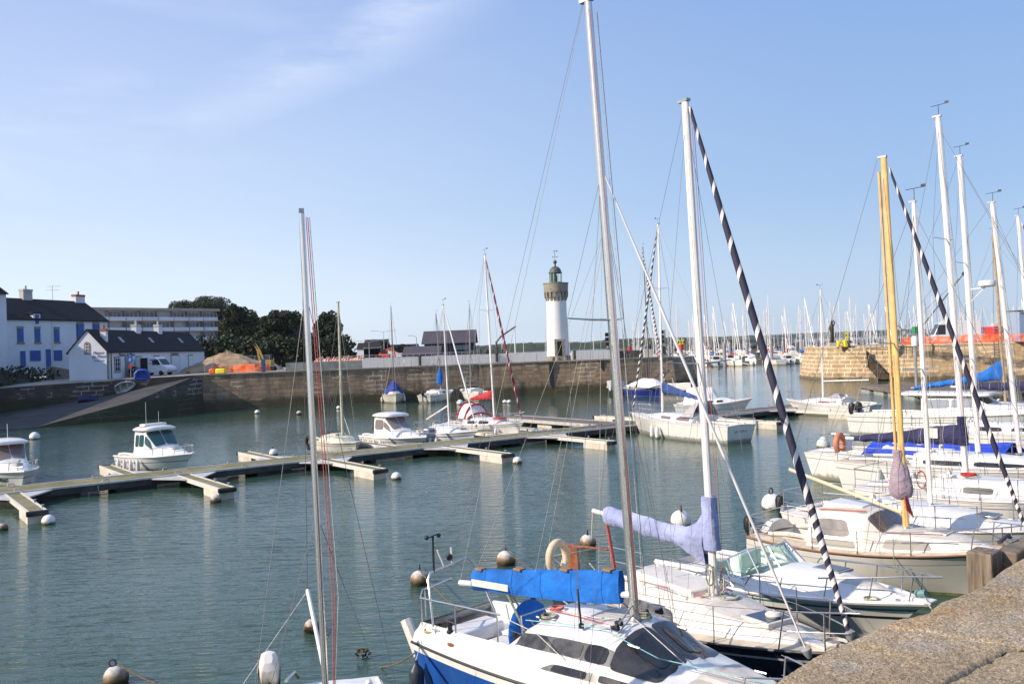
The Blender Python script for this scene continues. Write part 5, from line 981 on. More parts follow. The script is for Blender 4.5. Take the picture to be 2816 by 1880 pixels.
def put_far(k, x, y, rz):
    global nfar
    r = srcs[k] if not used[k] else copy_tree(srcs[k], kms[k]); used[k] = True; r.location = (x, y, 0); r.rotation_euler = (0, 0, rz); s_ = rn.uniform(.86, 1.14); r.scale = (s_,) * 3 if k < 4 else (rn.uniform(.9, 1.1),) * 3; r['label'] = NMS[k]; r['group'] = NMS[k].replace('sailboat', 'sailboats').replace('motorboat', 'motorboats'); nfar += 1
pile = MB(); pile.lathe([(.34, -.5), (.34, 4.4), (.38, 4.41), (.36, 4.6), (.02, 5.1)], 12)
piles = []
def put_pile(x, y):
    if not piles: o = pile.build('mooring_pile', [mat('pile_grey', (.30, .29, .30), .7, noise=.2)], loc=(x, y, 0))
    else: o = piles[0].copy(); COL.objects.link(o); o.location = (x, y, 0)
    piles.append(o); tag(o, 'tall grey mooring pile with a pale pointed cap among the far marina boats', 'mooring pile', 'mooring piles of the far marina')
rowdefs = [(198, 33, 80, 'mix', 3.3), (214, 31, 118, 'mix', 3.7), (244, 28, 135, 's', 4.6), (270, 30, 148, 's', 4.9), (305, 34, 168, 's', 5.4), (340, 38, 195, 's', 7), (385, 40, 218, 's', 8), (440, -5, 250, 's', 9.5)]
for (Y, xa, xb, ty, sp_c) in rowdefs:
    x = xa + rn.uniform(0, 2)
    while x < xb:
        front = ty == 'mix'
        if rn.random() < (.55 if front else .08): k = rn.choice([4, 4, 5])
        else: k = rn.choice([0, 1, 1, 0, 3, 2, 1])
        if rn.random() > .03: put_far(k, x, Y + rn.uniform(-1.2, 1.2) + (x - xa) * -.06, rad(rn.choice([90, 90, 270]) + rn.uniform(-7, 7)))
        x += sp_c * rn.uniform(.85, 1.25)
    w = MB(); w.box(((xa + xb) / 2, Y + 8, .35), (xb - xa, 2.2, .45)); w = w.build('marina_pontoon', PLANK, smooth=False); w.rotation_euler = (0, 0, 0); tag(w, 'long low pontoon between the far marina boats', 'pontoon', 'pontoons of the far marina')
    if Y < 320:
        for k in range(5): put_pile(lerp(xa, xb, (k + .25 + rn.uniform(0, .2)) / 5), Y - 5.5 + rn.uniform(-1, 1))

# ================================================================== BOATS
class Surf:
    """half section surface: f(t) -> [(y, z), ...] from outboard to the centreline, x(t) along the boat; side = +1 port, -1 starboard"""
    def __init__(s, f, x): s.f = f; s.x = x
    def pt(s, t, u, side):
        p = s.f(t); i = min(int(u), len(p) - 2); k = u - i; return Vector((s.x(t), side * lerp(p[i][0], p[i + 1][0], k), lerp(p[i][1], p[i + 1][1], k)))
    def rows(s, ts):
        R_ = []
        for t in ts:
            p = s.f(t); x = s.x(t); R_.append([(x, -y, z) for y, z in p] + [(x, y, z) for y, z in p[::-1][(1 if p[-1][0] < 1e-6 else 0):]])
        return R_
    def nrm(s, t, u, side):
        e = 1e-3; a = s.pt(t + e, u, side) - s.pt(t - e, u, side); p = s.f(t); i = min(int(u), len(p) - 2)
        b = s.pt(t, i + 1, side) - s.pt(t, i, side)
        n = a.cross(b); n = n.normalized() if n.length > 1e-9 else Vector((0, 0, 1))
        if n.dot(Vector((0, side * .6, 1))) < 0: n = -n
        return n
    def patch(s, t0, t1, u0, u1, side, off=.008, sl0=0., sl1=0., n=6., nx=12, ny=5, thick=True, m=None):
        """rounded window lying just off the surface; sl0/sl1 slant the ends"""
        m = m or MB(); rows = []
        for i in range(nx + 1):
            a = -math.cos(PI * i / nx); bm = max(0.02, (1 - abs(a) ** n)) ** (1 / n) if abs(a) < 1 else .55; r = []
            for j in range(ny + 1):
                b = (-1 + 2 * j / ny) * bm; u = lerp(u0, u1, (b + 1) / 2); k = (b + 1) / 2
                t = lerp(t0 + sl0 * k, t1 + sl1 * k, (a + 1) / 2); r.append(s.pt(t, u, side) + s.nrm(t, u, side) * off)
            rows.append(r)
        m.grid(rows); return m
class Boat:
    def __init__(s, name, label, cat, stern, bow, L_=None, B=2.3, fs=.8, fb=1.1, sg_=.06, ws=.78, tm=.42, p=2.2, rake=.7, tr=0., wl=.82, group=None):
        stern = Vector(stern[:2]); bow = Vector(bow[:2]); d = bow - stern; s.L = L_ or d.length; s.hd = math.atan2(d.y, d.x); c = stern + d.normalized() * s.L / 2
        s.r = thing(name, label, cat, (c.x, c.y, 0), s.hd, group); s.B = B; s.fs = fs; s.fb = fb; s.sg = sg_; s.ws = ws; s.tm = tm; s.p = p; s.rake = rake; s.tr = tr; s.wl = wl; s.tl = None
        s.M = Matrix.Translation((c.x, c.y, 0)) @ Matrix.Rotation(s.hd, 4, 'Z')
    def fit(s, base, top=None):
        # slide the hull sideways so that its centreline passes under a mast foot seen at `base`
        q = s.w2l(base); d = s.M.to_3x3() @ Vector((0, q.y, 0)); s.M = Matrix.Translation(d) @ s.M; s.r.location = s.r.location + d; q.y = 0; s.tl = None
        if top: s.tl = s.w2l(Dp(top[0], top[1], base.y))
        return q
    def w2l(s, v): return s.M.inverted() @ Vector(v)
    def hb(s, t):
        t = min(max(t, 0), 1)
        f = s.ws + (1 - s.ws) * math.sin(PI / 2 * min(1, t / s.tm)) if t < s.tm else 1 - ((t - s.tm) / (1 - s.tm)) ** s.p
        return max(.02, s.B / 2 * f)
    def zs(s, t): return s.fs + (s.fb - s.fs) * max(0, t) ** 1.5 - s.sg * 4 * t * (1 - t)
    def x(s, t, v=1.): return lerp(-s.L / 2 + s.tr * (1 - v), s.L / 2 - s.rake * (1 - v) ** .8 if v <= 1 else s.L / 2, t)
    def hull(s, mats, vs, mis, nt=28):
        """vs: heights as fractions of the sheer (first ones may be negative); mis: material per band"""
        m = MB(); allrows = []
        for i in range(nt + 1):
            t = i / nt; z1 = s.zs(t); r = []
            for v in vs:
                wlf = lerp(s.wl, s.wl * .45, max(0, (t - .5) * 2) ** 1.3); k = max(0., v); y = s.hb(t) * (wlf + (1 - wlf) * k ** .8) if v >= 0 else s.hb(t) * wlf * (1 + v * .8)
                r.append((s.x(t, max(0, v)), y, v * z1 if v >= 0 else v))
            allrows.append(r)
        m.grid([[(x, -y, z) for x, y, z in r] for r in allrows], mis=mis)
        m.grid([[(x, y, z) for x, y, z in r[::-1]] for r in allrows], mis=mis[::-1])
        r0 = allrows[0]
        for j in range(len(vs) - 1): m.add([(r0[j][0], -r0[j][1], r0[j][2]), (r0[j][0], r0[j][1], r0[j][2]), (r0[j + 1][0], r0[j + 1][1], r0[j + 1][2]), (r0[j + 1][0], -r0[j + 1][1], r0[j + 1][2])], [(0, 1, 2, 3)], mis[j])
        r1 = allrows[-1]
        for j in range(len(vs) - 1): m.add([(r1[j][0], -r1[j][1], r1[j][2]), (r1[j][0], r1[j][1], r1[j][2]), (r1[j + 1][0], r1[j + 1][1], r1[j + 1][2]), (r1[j + 1][0], -r1[j + 1][1], r1[j + 1][2])], [(3, 2, 1, 0)], mis[j])
        s.hullo = m.build('hull', mats, s.r, ang=50); return s.hullo
    def deck(s, mt, c0=0., c1=0., cw=.5, n=28, camber=.05, name='deck', edge=.0):
        m = MB(); ts = sorted(set([i / n for i in range(n + 1)] + [c0, c1]))
        def row(t, y0, y1, k=5):
            b = s.hb(t); return [(s.x(t), lerp(y0, y1, j / k), s.zs(t) - edge + camber * (1 - (lerp(y0, y1, j / k) / b) ** 2)) for j in range(k + 1)]
        for sd in (-1, 1):
            rows = [row(t, sd * (s.hb(t) - .005), sd * min(cw, s.hb(t) * .8)) for t in ts if c0 - 1e-6 <= t <= c1 + 1e-6]
            if c1 > c0: m.grid(rows)
        for seg_ in ([t for t in ts if t <= c0 + 1e-6], [t for t in ts if t >= c1 - 1e-6]):
            if len(seg_) > 1: m.grid([row(t, -(s.hb(t) - .005), s.hb(t) - .005, 10) for t in seg_])
        return m.build(name, mt, s.r, ang=60)
    def cockpit(s, c0, c1, cw, depth=.42, foot=.3, mt=None, seatm=None):
        m = MB(); mt = mt or WHITE2; x0, x1 = s.x(c0), s.x(c1); z = s.zs((c0 + c1) / 2) + .03; zd = z - depth; q = lambda x, y, zz: (x, y, zz)
        cwA = min(cw, s.hb(c0) * .8); 
        for sd in (-1, 1):
            m.add([q(x0, sd * cwA, z + .02), q(x1, sd * cw, z + .02), q(x1, sd * cw, zd), q(x0, sd * cwA, zd)], [(0, 1, 2, 3)])
            m.add([q(x0, sd * cwA, zd), q(x1, sd * cw, zd), q(x1, sd * cw * .45, zd), q(x0, sd * cwA * .45, zd)], [(0, 1, 2, 3)])
            m.add([q(x0, sd * cwA * .45, zd), q(x1, sd * cw * .45, zd), q(x1, sd * cw * .45, zd - foot), q(x0, sd * cwA * .45, zd - foot)], [(0, 1, 2, 3)])
        m.add([q(x0, -cwA * .45, zd - foot), q(x1, -cw * .45, zd - foot), q(x1, cw * .45, zd - foot), q(x0, cwA * .45, zd - foot)], [(0, 1, 2, 3)])
        for xx, c_ in ((x0, cwA), (x1, cw)):
            m.add([q(xx, -c_, z + .02), q(xx, c_, z + .02), q(xx, c_, zd), q(xx, -c_, zd)], [(0, 1, 2, 3)]); m.add([q(xx, -c_ * .45, zd), q(xx, c_ * .45, zd), q(xx, c_ * .45, zd - foot), q(xx, -c_ * .45, zd - foot)], [(0, 1, 2, 3)])
        o = m.build('cockpit', mt, s.r, smooth=False)
        m = MB()  # raised coaming
        for sd in (-1, 1): m.tube([(lerp(x0, x1, k / 8), sd * (lerp(cwA, cw, k / 8) + .03), z + .06 + .06 * math.sin(PI * k / 8)) for k in range(9)], .055, 8)
        m.build('coaming', mt, s.r); return o
    def cabin(s, pts, mt, name='cabin', cr=.06, n=30, front=True, zoff=-.03, mid=.86):
        """pts: (t, half width at deck, half width of roof, height)"""
        def f(t):
            wb, wt, h = itp(pts, t); zd = s.zs(min(1, max(0, t))) + .05 * (1 - (wb / s.hb(t)) ** 2 if s.hb(t) > wb else 0) + zoff
            return [(wb, zd), (wt + .02, zd + h * mid), (max(.01, wt - .06), zd + h), (max(.005, wt * .5), zd + h + cr * .75 * min(1, h / .3)), (0, zd + h + cr * min(1, h / .3))]
        S = Surf(f, lambda t: s.x(t)); ts = sorted(set([lerp(pts[0][0], pts[-1][0], i / n) for i in range(n + 1)] + [p[0] for p in pts])); m = MB(); R_ = S.rows(ts); m.grid(R_); m.ngon(R_[0][::-1])
        if front: m.ngon(R_[-1])
        S.obj = m.build(name, mt, s.r, ang=48); return S
    def windows(s, S, lst, mt, name='window', parent=None, sides=(-1, 1), off=.01):
        for sd in sides:
            for w in lst:
                t0, t1, u0, u1 = w[:4]; k = w[4] if len(w) > 4 else (0, 0); S.patch(t0, t1, u0, u1, sd, off, k[0], k[1]).build(name, mt, parent or S.obj)
    def gunwale(s, mt, r=.03, name='gunwale', dz=0., t0=0., t1=1., out=.0):
        m = MB(); n = 24
        for sd in (-1, 1): m.tube([(s.x(lerp(t0, t1, k / n)), sd * (s.hb(lerp(t0, t1, k / n)) + out), s.zs(lerp(t0, t1, k / n)) + dz) for k in range(n + 1)], r, 6)
        if t0 == 0: m.tube([(s.x(0), -s.hb(0), s.zs(0) + dz), (s.x(0), s.hb(0), s.zs(0) + dz)], r, 6)
        return m.build(name, mt, s.r)
    def dk(s, t, y=0.): return s.zs(t) + .05 * (1 - (y / s.hb(t)) ** 2)
    def mast(s, x, z0, h, rake=.3, r=.065, mt=ALU, flat=1.35, tap=.7):
        a = Vector((x, 0, z0)); b = Vector((x - rake, 0, z0 + h)); m = MB(); n = 12; R_ = []
        if s.tl is not None: b = Vector((lerp(b.x, s.tl.x, .8), s.tl.y, s.tl.z))
        for k in range(2 if tap == 1 else 6):
            f = k / (1 if tap == 1 else 5); c = a.lerp(b, f); rr = r * (1 if f < .65 else lerp(1, tap, (f - .65) / .35)); R_.append([(c.x + math.cos(g) * rr * flat, c.y + math.sin(g) * rr, c.z) for g in [2 * PI * j / n for j in range(n)]])
        m.grid(R_, close=True); m.ngon(R_[-1]); m.tube([a + Vector((-r * flat, 0, .3)), b + Vector((-r * flat * tap, 0, -.1))], r * .16, 4)
        s.mo = m.build('mast', mt, s.r, ang=50); s.ma = a; s.mb = b
        m = MB(); m.box(b + Vector((-.03, 0, .03)), (r * 4.2, r * 1.6, .05)); m.build('masthead_fitting', ALUG, s.mo, smooth=False)
        m = MB(); m.lathe([(r * 1.9, 0), (r * 1.9, .03), (r * 1.4, .07)], 12, c=(x, 0, z0)); m.build('mast_step', ALUG, s.mo); return s.mo
    def mp(s, f): return s.ma.lerp(s.mb, f)
    def wire(s, name, pts, r=.004, mt=WIRE, n=4, parent=None):
        m = MB(); m.tube(pts, r, n, caps=False); return m.build(name, mt, parent or s.r, smooth=False)
    def spreader(s, f, w, sweep=.12, mt=ALUW, r=.018):
        c = s.mp(f); m = MB(); m.tube([c + Vector((-sweep, -w, .04)), c + Vector((-sweep * .4, -w * .5, .01)), c, c + Vector((-sweep * .4, w * .5, .01)), c + Vector((-sweep, w, .04))], [r * .6, r * .9, r, r * .9, r * .6], 6); m.build('spreader', mt, s.mo); return [c + Vector((-sweep, sd * w, .04)) for sd in (-1, 1)]
    def rig(s, sp=(), top=1., cp=.0, r=.004, back=True, fore=None, lower=True, mt=WIRE):
        """sp: list of (fraction, half width); shrouds to chainplates on the gunwale abeam the mast"""
        tm_ = (s.ma.x + s.L / 2) / s.L; yb = s.hb(tm_ + cp) * .93; tips = [s.spreader(f, w) for f, w in sp]
        for i, sd in enumerate((-1, 1)):
            base = Vector((s.x(tm_ + cp) - .1, sd * yb, s.dk(tm_, yb))); pts = [s.mp(top)] + [t[i] for t in tips[::-1]] + [base]; s.wire('shroud', pts, r, mt)
            if lower and sp:
                for dx in (-.35, .25): s.wire('shroud', [s.mp(sp[0][0] - .01), base + Vector((dx, 0, 0))], r, mt)
            m = MB(); m.tube([base, base + (pts[-2] - base).normalized() * .22], r * 3, 5); m.build('turnbuckle', STEEL, s.r)
        if back: s.wire('backstay', [s.mb, Vector((s.x(0) + .05, 0, s.dk(0)))], r, mt)
        if fore: s.wire('forestay', [s.mp(top), Vector((s.x(1) - fore, 0, s.dk(1)))], r, mt)
    def halyards(s, mts, z=.35):
        for i, mt in enumerate(mts):
            y = (-1) ** i * (.05 + .02 * i); s.wire('halyard', [s.mb + Vector((.09, y, -.15)), s.mp(.5) + Vector((.12, y * 1.3, 0)), s.ma + Vector((.12, y * 1.3, z))], .006, mt, 4, s.mo)
    def furler(s, top, bot, r, mt, segs=None, drum=True, name='furled_sail', n=10):
        a, b = Vector(top), Vector(bot); m = MB(); k = 14; rs = []; pts = []
        for i in range(k + 1):
            f = i / k; pts.append(a.lerp(b, f)); rs.append(r * (.45 + .55 * min(1, f * 3)) * (1 if f < .8 else lerp(1, .55, (f - .8) / .2)))
        if segs:
            sp_ = int(k * segs[0]); m.tube(pts[:sp_ + 1], rs[:sp_ + 1], n, 0); m.tube(pts[sp_:], rs[sp_:], n, 1); o = m.build(name, segs[1], s.r)
        else: m.tube(pts, rs, n); o = m.build(name, mt, s.r)
        if drum:
            d = (a - b).normalized(); m = MB(); m.tube([b - d * .12, b - d * .02, b + d * .0, b + d * .03], [.03, .075, .075, .03], 10); m.build('furler_drum', ALUG, o)
        return o
    def boom(s, z, L_, end_dz=0., ang=0., mt=ALU, r=.05, zm=None):
        a = s.mp((z - s.ma.z) / (s.mb.z - s.ma.z)); b = a + Vector((-L_ * math.cos(ang), L_ * math.sin(ang), end_dz)); m = MB(); m.tube([a + Vector((-.06, 0, 0)), b], r, 8); s.bo = m.build('boom', mt, s.r); s.ba, s.bb = a, b; return s.bo
    def cover(s, f0, f1, prof, mt, name='sail_cover', seed=1, nx=26, w=.14, base=-.03, collar=None):
        """prof: (f, height above boom) ; a lumpy bag along the boom"""
        m = MB(); rows = []; rn = seed * 3.7; nc = 12
        for i in range(nx + 1):
            f = lerp(f0, f1, i / nx); c = s.ba.lerp(s.bb, f); h, = itp(prof, f); ww = w * (.75 + .4 * h) * (.25 if i in (0, nx) else 1); r = []
            for j in range(nc):
                g = 2 * PI * j / nc; yy = math.sin(g) * ww * (1 - .3 * (math.cos(g) > 0)) * (1 + .18 * fnoise(f * 9, g * 1.5, rn)); zz = base + (h - base) * (.5 + .5 * math.cos(g)) + .035 * fnoise(f * 11, g, rn + 4) * (math.cos(g) > -.5) - .05 * max(0, -math.cos(g)) * (.5 + .5 * math.sin(f * 40))
                r.append(c + Vector((0, yy, zz)))
            rows.append(r)
        m.grid(rows, close=True); m.ngon(rows[0][::-1]); m.ngon(rows[-1])
        o = m.build(name, mt, s.r, ang=60)
        for k in range(4, nx - 1, 5): m = MB(); m.tube(rows[k] + [rows[k][0]], .006, 4); m.build('cover_strap', ROPEG if mt is not CLNAVY else WHITE2, o)
        if collar:
            zt, rr = collar; m = MB(); rows = []
            for i in range(8):
                z = lerp(s.ba.z - .1, zt, i / 7); c = s.mp((z - s.ma.z) / (s.mb.z - s.ma.z)); rows.append([c + Vector((math.cos(g) * rr * (1.3 - .4 * i / 7) * (1 + .25 * fnoise(g * 2, i * .8, rn)), math.sin(g) * rr * (1 + .2 * fnoise(g * 2, i * .6, rn + 2)), 0)) for g in [2 * PI * j / 12 for j in range(12)]])
            m.grid(rows, close=True); m.ngon(rows[-1]); m.build('mast_collar', mt, o, ang=60)
        return o
    def rail(s, t0, t1, h=.6, n=5, r=.013, bow=True, stern=False, y=.95, mids=True, wr=.005):
        """pulpit or pushpit tubes and stanchions with lifelines"""
        q = lambda t, sd, z: Vector((s.x(t) - .02, sd * s.hb(t) * y, s.zs(t) + z))
        if bow:
            ta = .86; k = 10; ts = [lerp(ta, .985, i / k) for i in range(k + 1)]; m = MB()
            top = [q(ta, -1, 0), q(ta + .012, -1, h)] + [q(t, -1, h) for t in ts[1:]] + [Vector((s.x(1) + .06, 0, s.zs(1) + h * 1.02))] + [q(t, 1, h) for t in ts[:0:-1]] + [q(ta + .012, 1, h), q(ta, 1, 0)]
            m.tube(top, r, 8)
            for sd in (-1, 1): m.tube([q(.945, sd, 0), q(.945, sd, h)], r, 8)
            m.tube([q(ta + .01, -1, h * .5)] + [q(t, -1, h * .5) for t in ts[3:]] , r * .8, 6); m.tube([q(ta + .01, 1, h * .5)] + [q(t, 1, h * .5) for t in ts[3:]], r * .8, 6)
            m.build('pulpit', STEEL, s.r)
        if stern:
            m = MB(); tb = .14
            pts = [q(tb, -1, 0), q(tb, -1, h)] + [q(0.01, -1, h), Vector((s.x(0) + .03, -s.hb(0) * .7, s.zs(0) + h)), Vector((s.x(0) + .03, s.hb(0) * .7, s.zs(0) + h)), q(.01, 1, h), q(tb, 1, h), q(tb, 1, 0)]; m.tube(pts, r, 8)
            for sd in (-1, 1): m.tube([q(.015, sd, 0), q(.015, sd, h)], r, 8); m.tube([q(tb, sd, h * .5), q(.015, sd, h * .5)], r * .8, 6)
            m.build('pushpit', STEEL, s.r)
        ts = [lerp(t0, t1, i / n) for i in range(n + 1)]
        for sd in (-1, 1):
            for t in ts[1:-1]: m = MB(); m.tube([q(t, sd, 0), q(t, sd, h)], r * .9, 6); m.tube([q(t, sd, 0), q(t, sd, .06)], r * 1.8, 6); m.build('stanchion', STEEL, s.r)
            for hh in ((h, h * .52) if mids else (h,)): s.wire('lifeline', [q(t, sd, hh) for t in ts], wr, STEEL if wr > .007 else WIRE, 4)
    def fender(s, t, sd, mt=None, L_=.6, r=.1, drop=.25, cap=None):
        y = s.hb(t) + r * .9; x = s.x(t, .7); zt = s.zs(t) - drop; m = MB(); m.lathe([(.01, 0), (.04, .01), (r * .9, .09), (r, .16), (r, L_ - .16), (r * .9, L_ - .09), (.04, L_ - .01), (.03, L_ + .06), (.005, L_ + .06)], 14, c=(x, sd * y, zt - L_)); m.tube([(x, sd * y, zt + .04), (x, sd * s.hb(t), s.zs(t) + .02), (x, sd * (s.hb(t) - .05), s.zs(t) + .1)], .008, 5, 1)
        return m.build('fender', [mt or CLWHT, ROPEW], s.r)
    def hatch(s, t, sz=(.5, .5), z=None, mt=None, h=.05, y=0., frame=ALU):
        zz = z if z is not None else s.dk(t); m = MB(); m.box((s.x(t), y, zz + h / 2), (sz[0], sz[1], h), mi=0); o = m.build('hatch', frame, s.r, bevel=.015); m = MB(); m.box((s.x(t), y, zz + h + .004), (sz[0] * .82, sz[1] * .82, .012)); m.build('hatch_lid', mt or TINTM, o, bevel=.005); return o
    def winch(s, x, y, z, mt=BLACK, r=.06): m = MB(); m.lathe([(r, 0), (r, .03), (r * .65, .05), (r * .6, .1), (r * .85, .13), (r * .8, .16), (.01, .165)], 12, c=(x, y, z)); m.tube([(x - .1, y, z + .18), (x + .12, y, z + .17)], .012, 5); return m.build('winch', mt, s.r)
    def rudder(s, z0, z1, w=.3, mt=WOODB, th=.05, off=.12, tilt=.0, tiller=None):
        x = s.x(0) - off; m = MB(); m.prism([(x - w / 2 - tilt, z1), (x + w / 2 - tilt, z1), (x + w / 2, z0), (x - w * .6, z0)], -th / 2, th / 2); o = m.build('rudder', mt, s.r, smooth=False, bevel=.012)
        o.data.transform(Matrix(((1, 0, 0, 0), (0, 0, 1, 0), (0, 1, 0, 0), (0, 0, 0, 1))))
        if tiller: m = MB(); m.tube([(x - tilt, 0, z1 - .06), (x + .4, 0, z1 + .03), (x + tiller, 0, z1 + .12)], [.035, .03, .02], 8); m.build('tiller', WOODB, o)
        return o
    def outboard(s, y=.3, sc=1., up=0., mt=BLACK, x=None, z=None, name='outboard_motor'):
        o = thing(name, None, None, (0, 0, 0)); o.parent = s.r; del_ = [o.pop(k) for k in list(o.keys())]
        o.location = (x if x is not None else s.x(0) - .18, y, z if z is not None else s.zs(0) + .05); o.rotation_euler = (0, up, 0); o.scale = (sc,) * 3
        m = MB(); m.tube([(0, 0, -.05), (0, 0, .08), (0, 0, .3), (.01, 0, .42), (.02, 0, .46)], [.1, .155, .165, .13, .05], 14); m.build('cowling', mt, o)
        m = MB(); m.tube([(0, 0, -.7), (0, 0, 0)], [.05, .075], 8); m.box((0, 0, -.5), (.3, .16, .02)); m.tube([(-.16, 0, -.72), (.16, 0, -.7)], [.03, .055], 8); m.build('leg', mt, o)
        m = MB(); m.box((.13, 0, .0), (.14, .2, .28)); m.build('bracket', GREYST, o, bevel=.02); m = MB(); m.tube([(.1, 0, .2), (.5, .02, .3)], .022, 6); m.build('tiller_arm', mt, o); return o
    def coil(s, c, r=.16, mt=ROPEW, n=4, vert=False):
        m = MB(); pts = []
        for k in range(n * 12):
            g = 2 * PI * k / 12; rr = r * (1 + .12 * fnoise(k * .4, c[0])); pts.append((c[0] + rr * math.cos(g), c[1] + (rr * math.sin(g) if not vert else .03 * fnoise(k, 1)), c[2] + (.008 * k / 12 + .012 * fnoise(k * .7, 3) if not vert else rr * 1.8 * math.sin(g))))
        m.tube(pts, .012, 5); return m.build('rope_coil', mt, s.r)
    def ring(s, c, R_=.3, r=.06, mt=LIFEB, a0=.3, a1=2 * PI - .3, rx=PI / 2, rz=0.):
        m = MB(); pts = [(R_ * math.cos(g), R_ * 1.15 * math.sin(g), 0) for g in [lerp(a0, a1, k / 20) for k in range(21)]]; m.tube(pts, r, 10); o = m.build('lifebuoy', mt, s.r); o.location = c; o.rotation_euler = (rx, 0, rz); return o
VS = [-.35, 0, .07, .14, .72, .86, .93, 1.]
def moor(name, label, a, b, d=.3, r=.014, mt=None):
    m = MB(); m.tube(sag(a, b, d, 14), r, 5); o = m.build('mooring_rope', mt or ROPEW); tag(o, label, 'rope', 'mooring ropes'); return o
# ------------------------------------------------------------------ B1: blue sailboat with dark wraparound windows
b = Boat('blue_hulled_sailboat', 'blue-hulled white sailboat with smoked wraparound windows and blue sail cover, nearest the camera', 'sailboat', (-.86, 16.2), (3.95, 11.15), B=2.36, fs=.94, fb=1.12, sg_=.03, ws=.88, tm=.35, p=2.6, rake=.75, tr=.12, wl=.86)
B1 = b
b.hull([ANTIF, BLUEHULL, WHITE, BLACK], [-.35, 0, .06, .12, .5, .84, .91, .975, 1.], [0, 2, 1, 1, 1, 2, 2, 3])
b.gunwale(BLACK, .022, 'rubrail', dz=-.012, out=.012)
def f1(t):
    h = b.hb(t); z = b.zs(t)
    cb, ll, uw, ur = itp([(0., .20, .28, .0, .0), (.12, .30, .34, 0, 0), (.30, .36, .40, .0, .0), (.36, .36, .41, .66, .70), (.48, .37, .42, .72, .78), (.57, .36, .40, .71, .78), (.598, .35, .39, .68, .75), (.70, .27, .31, .33, .35), (.93, .10, .13, .14, .15), (1, .02, .03, .03, .04)], t)
    k = min(1, h / .9)
    if t <= .335:  # cockpit stations: coaming then well
        return [(h - .005, z), (h - .07 * k, z + cb * .7), (h - .15 * k, z + cb), (h - .21 * k, z + ll * .97), (h - .27 * k, z + ll * .9), (h - .31 * k, z - .02), (h - .72, z - .04), (h - .74, z - .30), (0, z - .30)]
    return [(h - .005, z), (h - .05 * k, z + cb * .6), (h - .12 * k, z + cb), (h - .18 * k, z + ll), (h - .36 * k, z + uw * .92), (h - .46 * k, z + uw), (h - .62 * k, z + ur - .01), (h * .25, z + ur + .035), (0, z + ur + .04)]
S1 = Surf(f1, lambda t: b.x(t))
ts = [0, .02, .05] + [.05 + i * .285 / 12 for i in range(1, 13)]; m = MB(); R_ = S1.rows(ts); m.grid(R_); m.ngon(R_[0]); m.build('cockpit', WHITE, b.r, ang=40)
ts2 = [.3352 + i * (1 - .3352) / 34 for i in range(35)]; m = MB(); R_ = S1.rows(ts2); m.grid(R_); m.ngon(R_[0][::-1]); dk1 = m.build('cabin', WHITE, b.r, ang=40)
m = MB(); m.box((b.x(.17), -.0, b.zs(.17) - .13), (.5, .42, .3)); m.build('helm_seat', WHITE2, b.r, bevel=.05)
m = MB(); m.box((b.x(.05), .0, b.zs(.05) - .02), (.5, 1.1, .25)); m.build('stern_locker', WHITE, b.r, bevel=.05)
S1.patch(.355, .435, 3.15, 3.9, -1, .012, .0, .0).build('window', TINTM, dk1); S1.patch(.355, .435, 3.15, 3.9, 1, .012).build('window', TINTM, dk1)
for sd in (-1, 1):
    S1.patch(.34, .605, 3.14, 3.94, sd, .006, .03, .0, n=10, nx=24).build('window_band', mat('smoked_band', (.15, .145, .14), .22, noise=.45, nscale=3, coat=.2), dk1)
    S1.patch(.45, .53, 3.18, 3.88, sd, .014).build('window', TINTM, dk1)
    S1.patch(.44, .72, 1.15, 1.85, sd, .006, .035, -.02, n=10, nx=24).build('lower_window_band', mat('smoked_band', (.19, .18, .175), .22), dk1)
    S1.patch(.47, .56, 1.2, 1.86, sd, .013, .01, 0).build('lower_window', TINT, dk1); S1.patch(.59, .67, 1.2, 1.86, sd, .013).build('lower_window', TINT, dk1)
    S1.patch(.60, .70, 3.05, 7.96, sd, .014, .0, .0, n=12, nx=14, ny=10).build('windscreen', mat('smoked_screen', (.045, .043, .042), .12, coat=.4, noise=.3, nscale=5), dk1)
    S1.patch(.612, .685, 5.1, 7.5, sd, .024, n=6, nx=10, ny=8).build('windscreen_pane', TINT, dk1)
    S1.patch(.54, .59, 3.15, 3.95, sd, .014, n=4).build('window', TINT, dk1)
m = MB()  # sliding hatch and its garage
for (t0, t1, w, h) in ((.345, .475, .52, .07),):
    rows = []
    for i in range(9):
        t = lerp(t0, t1, i / 8); zz = f1(t)[-1][1]; e = .0 if 0 < i < 8 else -.04; rows.append([(b.x(t), y * w, zz + (h + e) * (1 - abs(y) ** 6 * .9) - .05 * y * y) for y in (-1, -.93, -.5, 0, .5, .93, 1)])
    m.grid(rows); m.ngon(rows[0][::-1]); m.ngon(rows[-1])
m.build('companionway_hatch', WHITE, dk1)
NSK = mat('nonskid_warm', (.60, .56, .51), .85, noise=.12, nscale=4, bump=.3, bscale=140)
for sd in (-1, 1):
    S1.patch(.365, .555, 6.15, 7.93, sd, .005, n=14, nx=14, ny=6).build('nonskid_panel', NSK, dk1); S1.patch(.745, .92, 3.4, 7.9, sd, .014, n=10).build('nonskid_panel', NSK, dk1)
m = MB()
for sd in (-1, 1): m.tube([(b.x(.36), sd * .56, f1(.36)[-1][1] + .02), (b.x(.64), sd * .54, f1(.64)[-1][1] + .02)], .018, 6)
m.build('hatch_track', ALU, dk1)
zr = lambda t: f1(t)[-1][1]
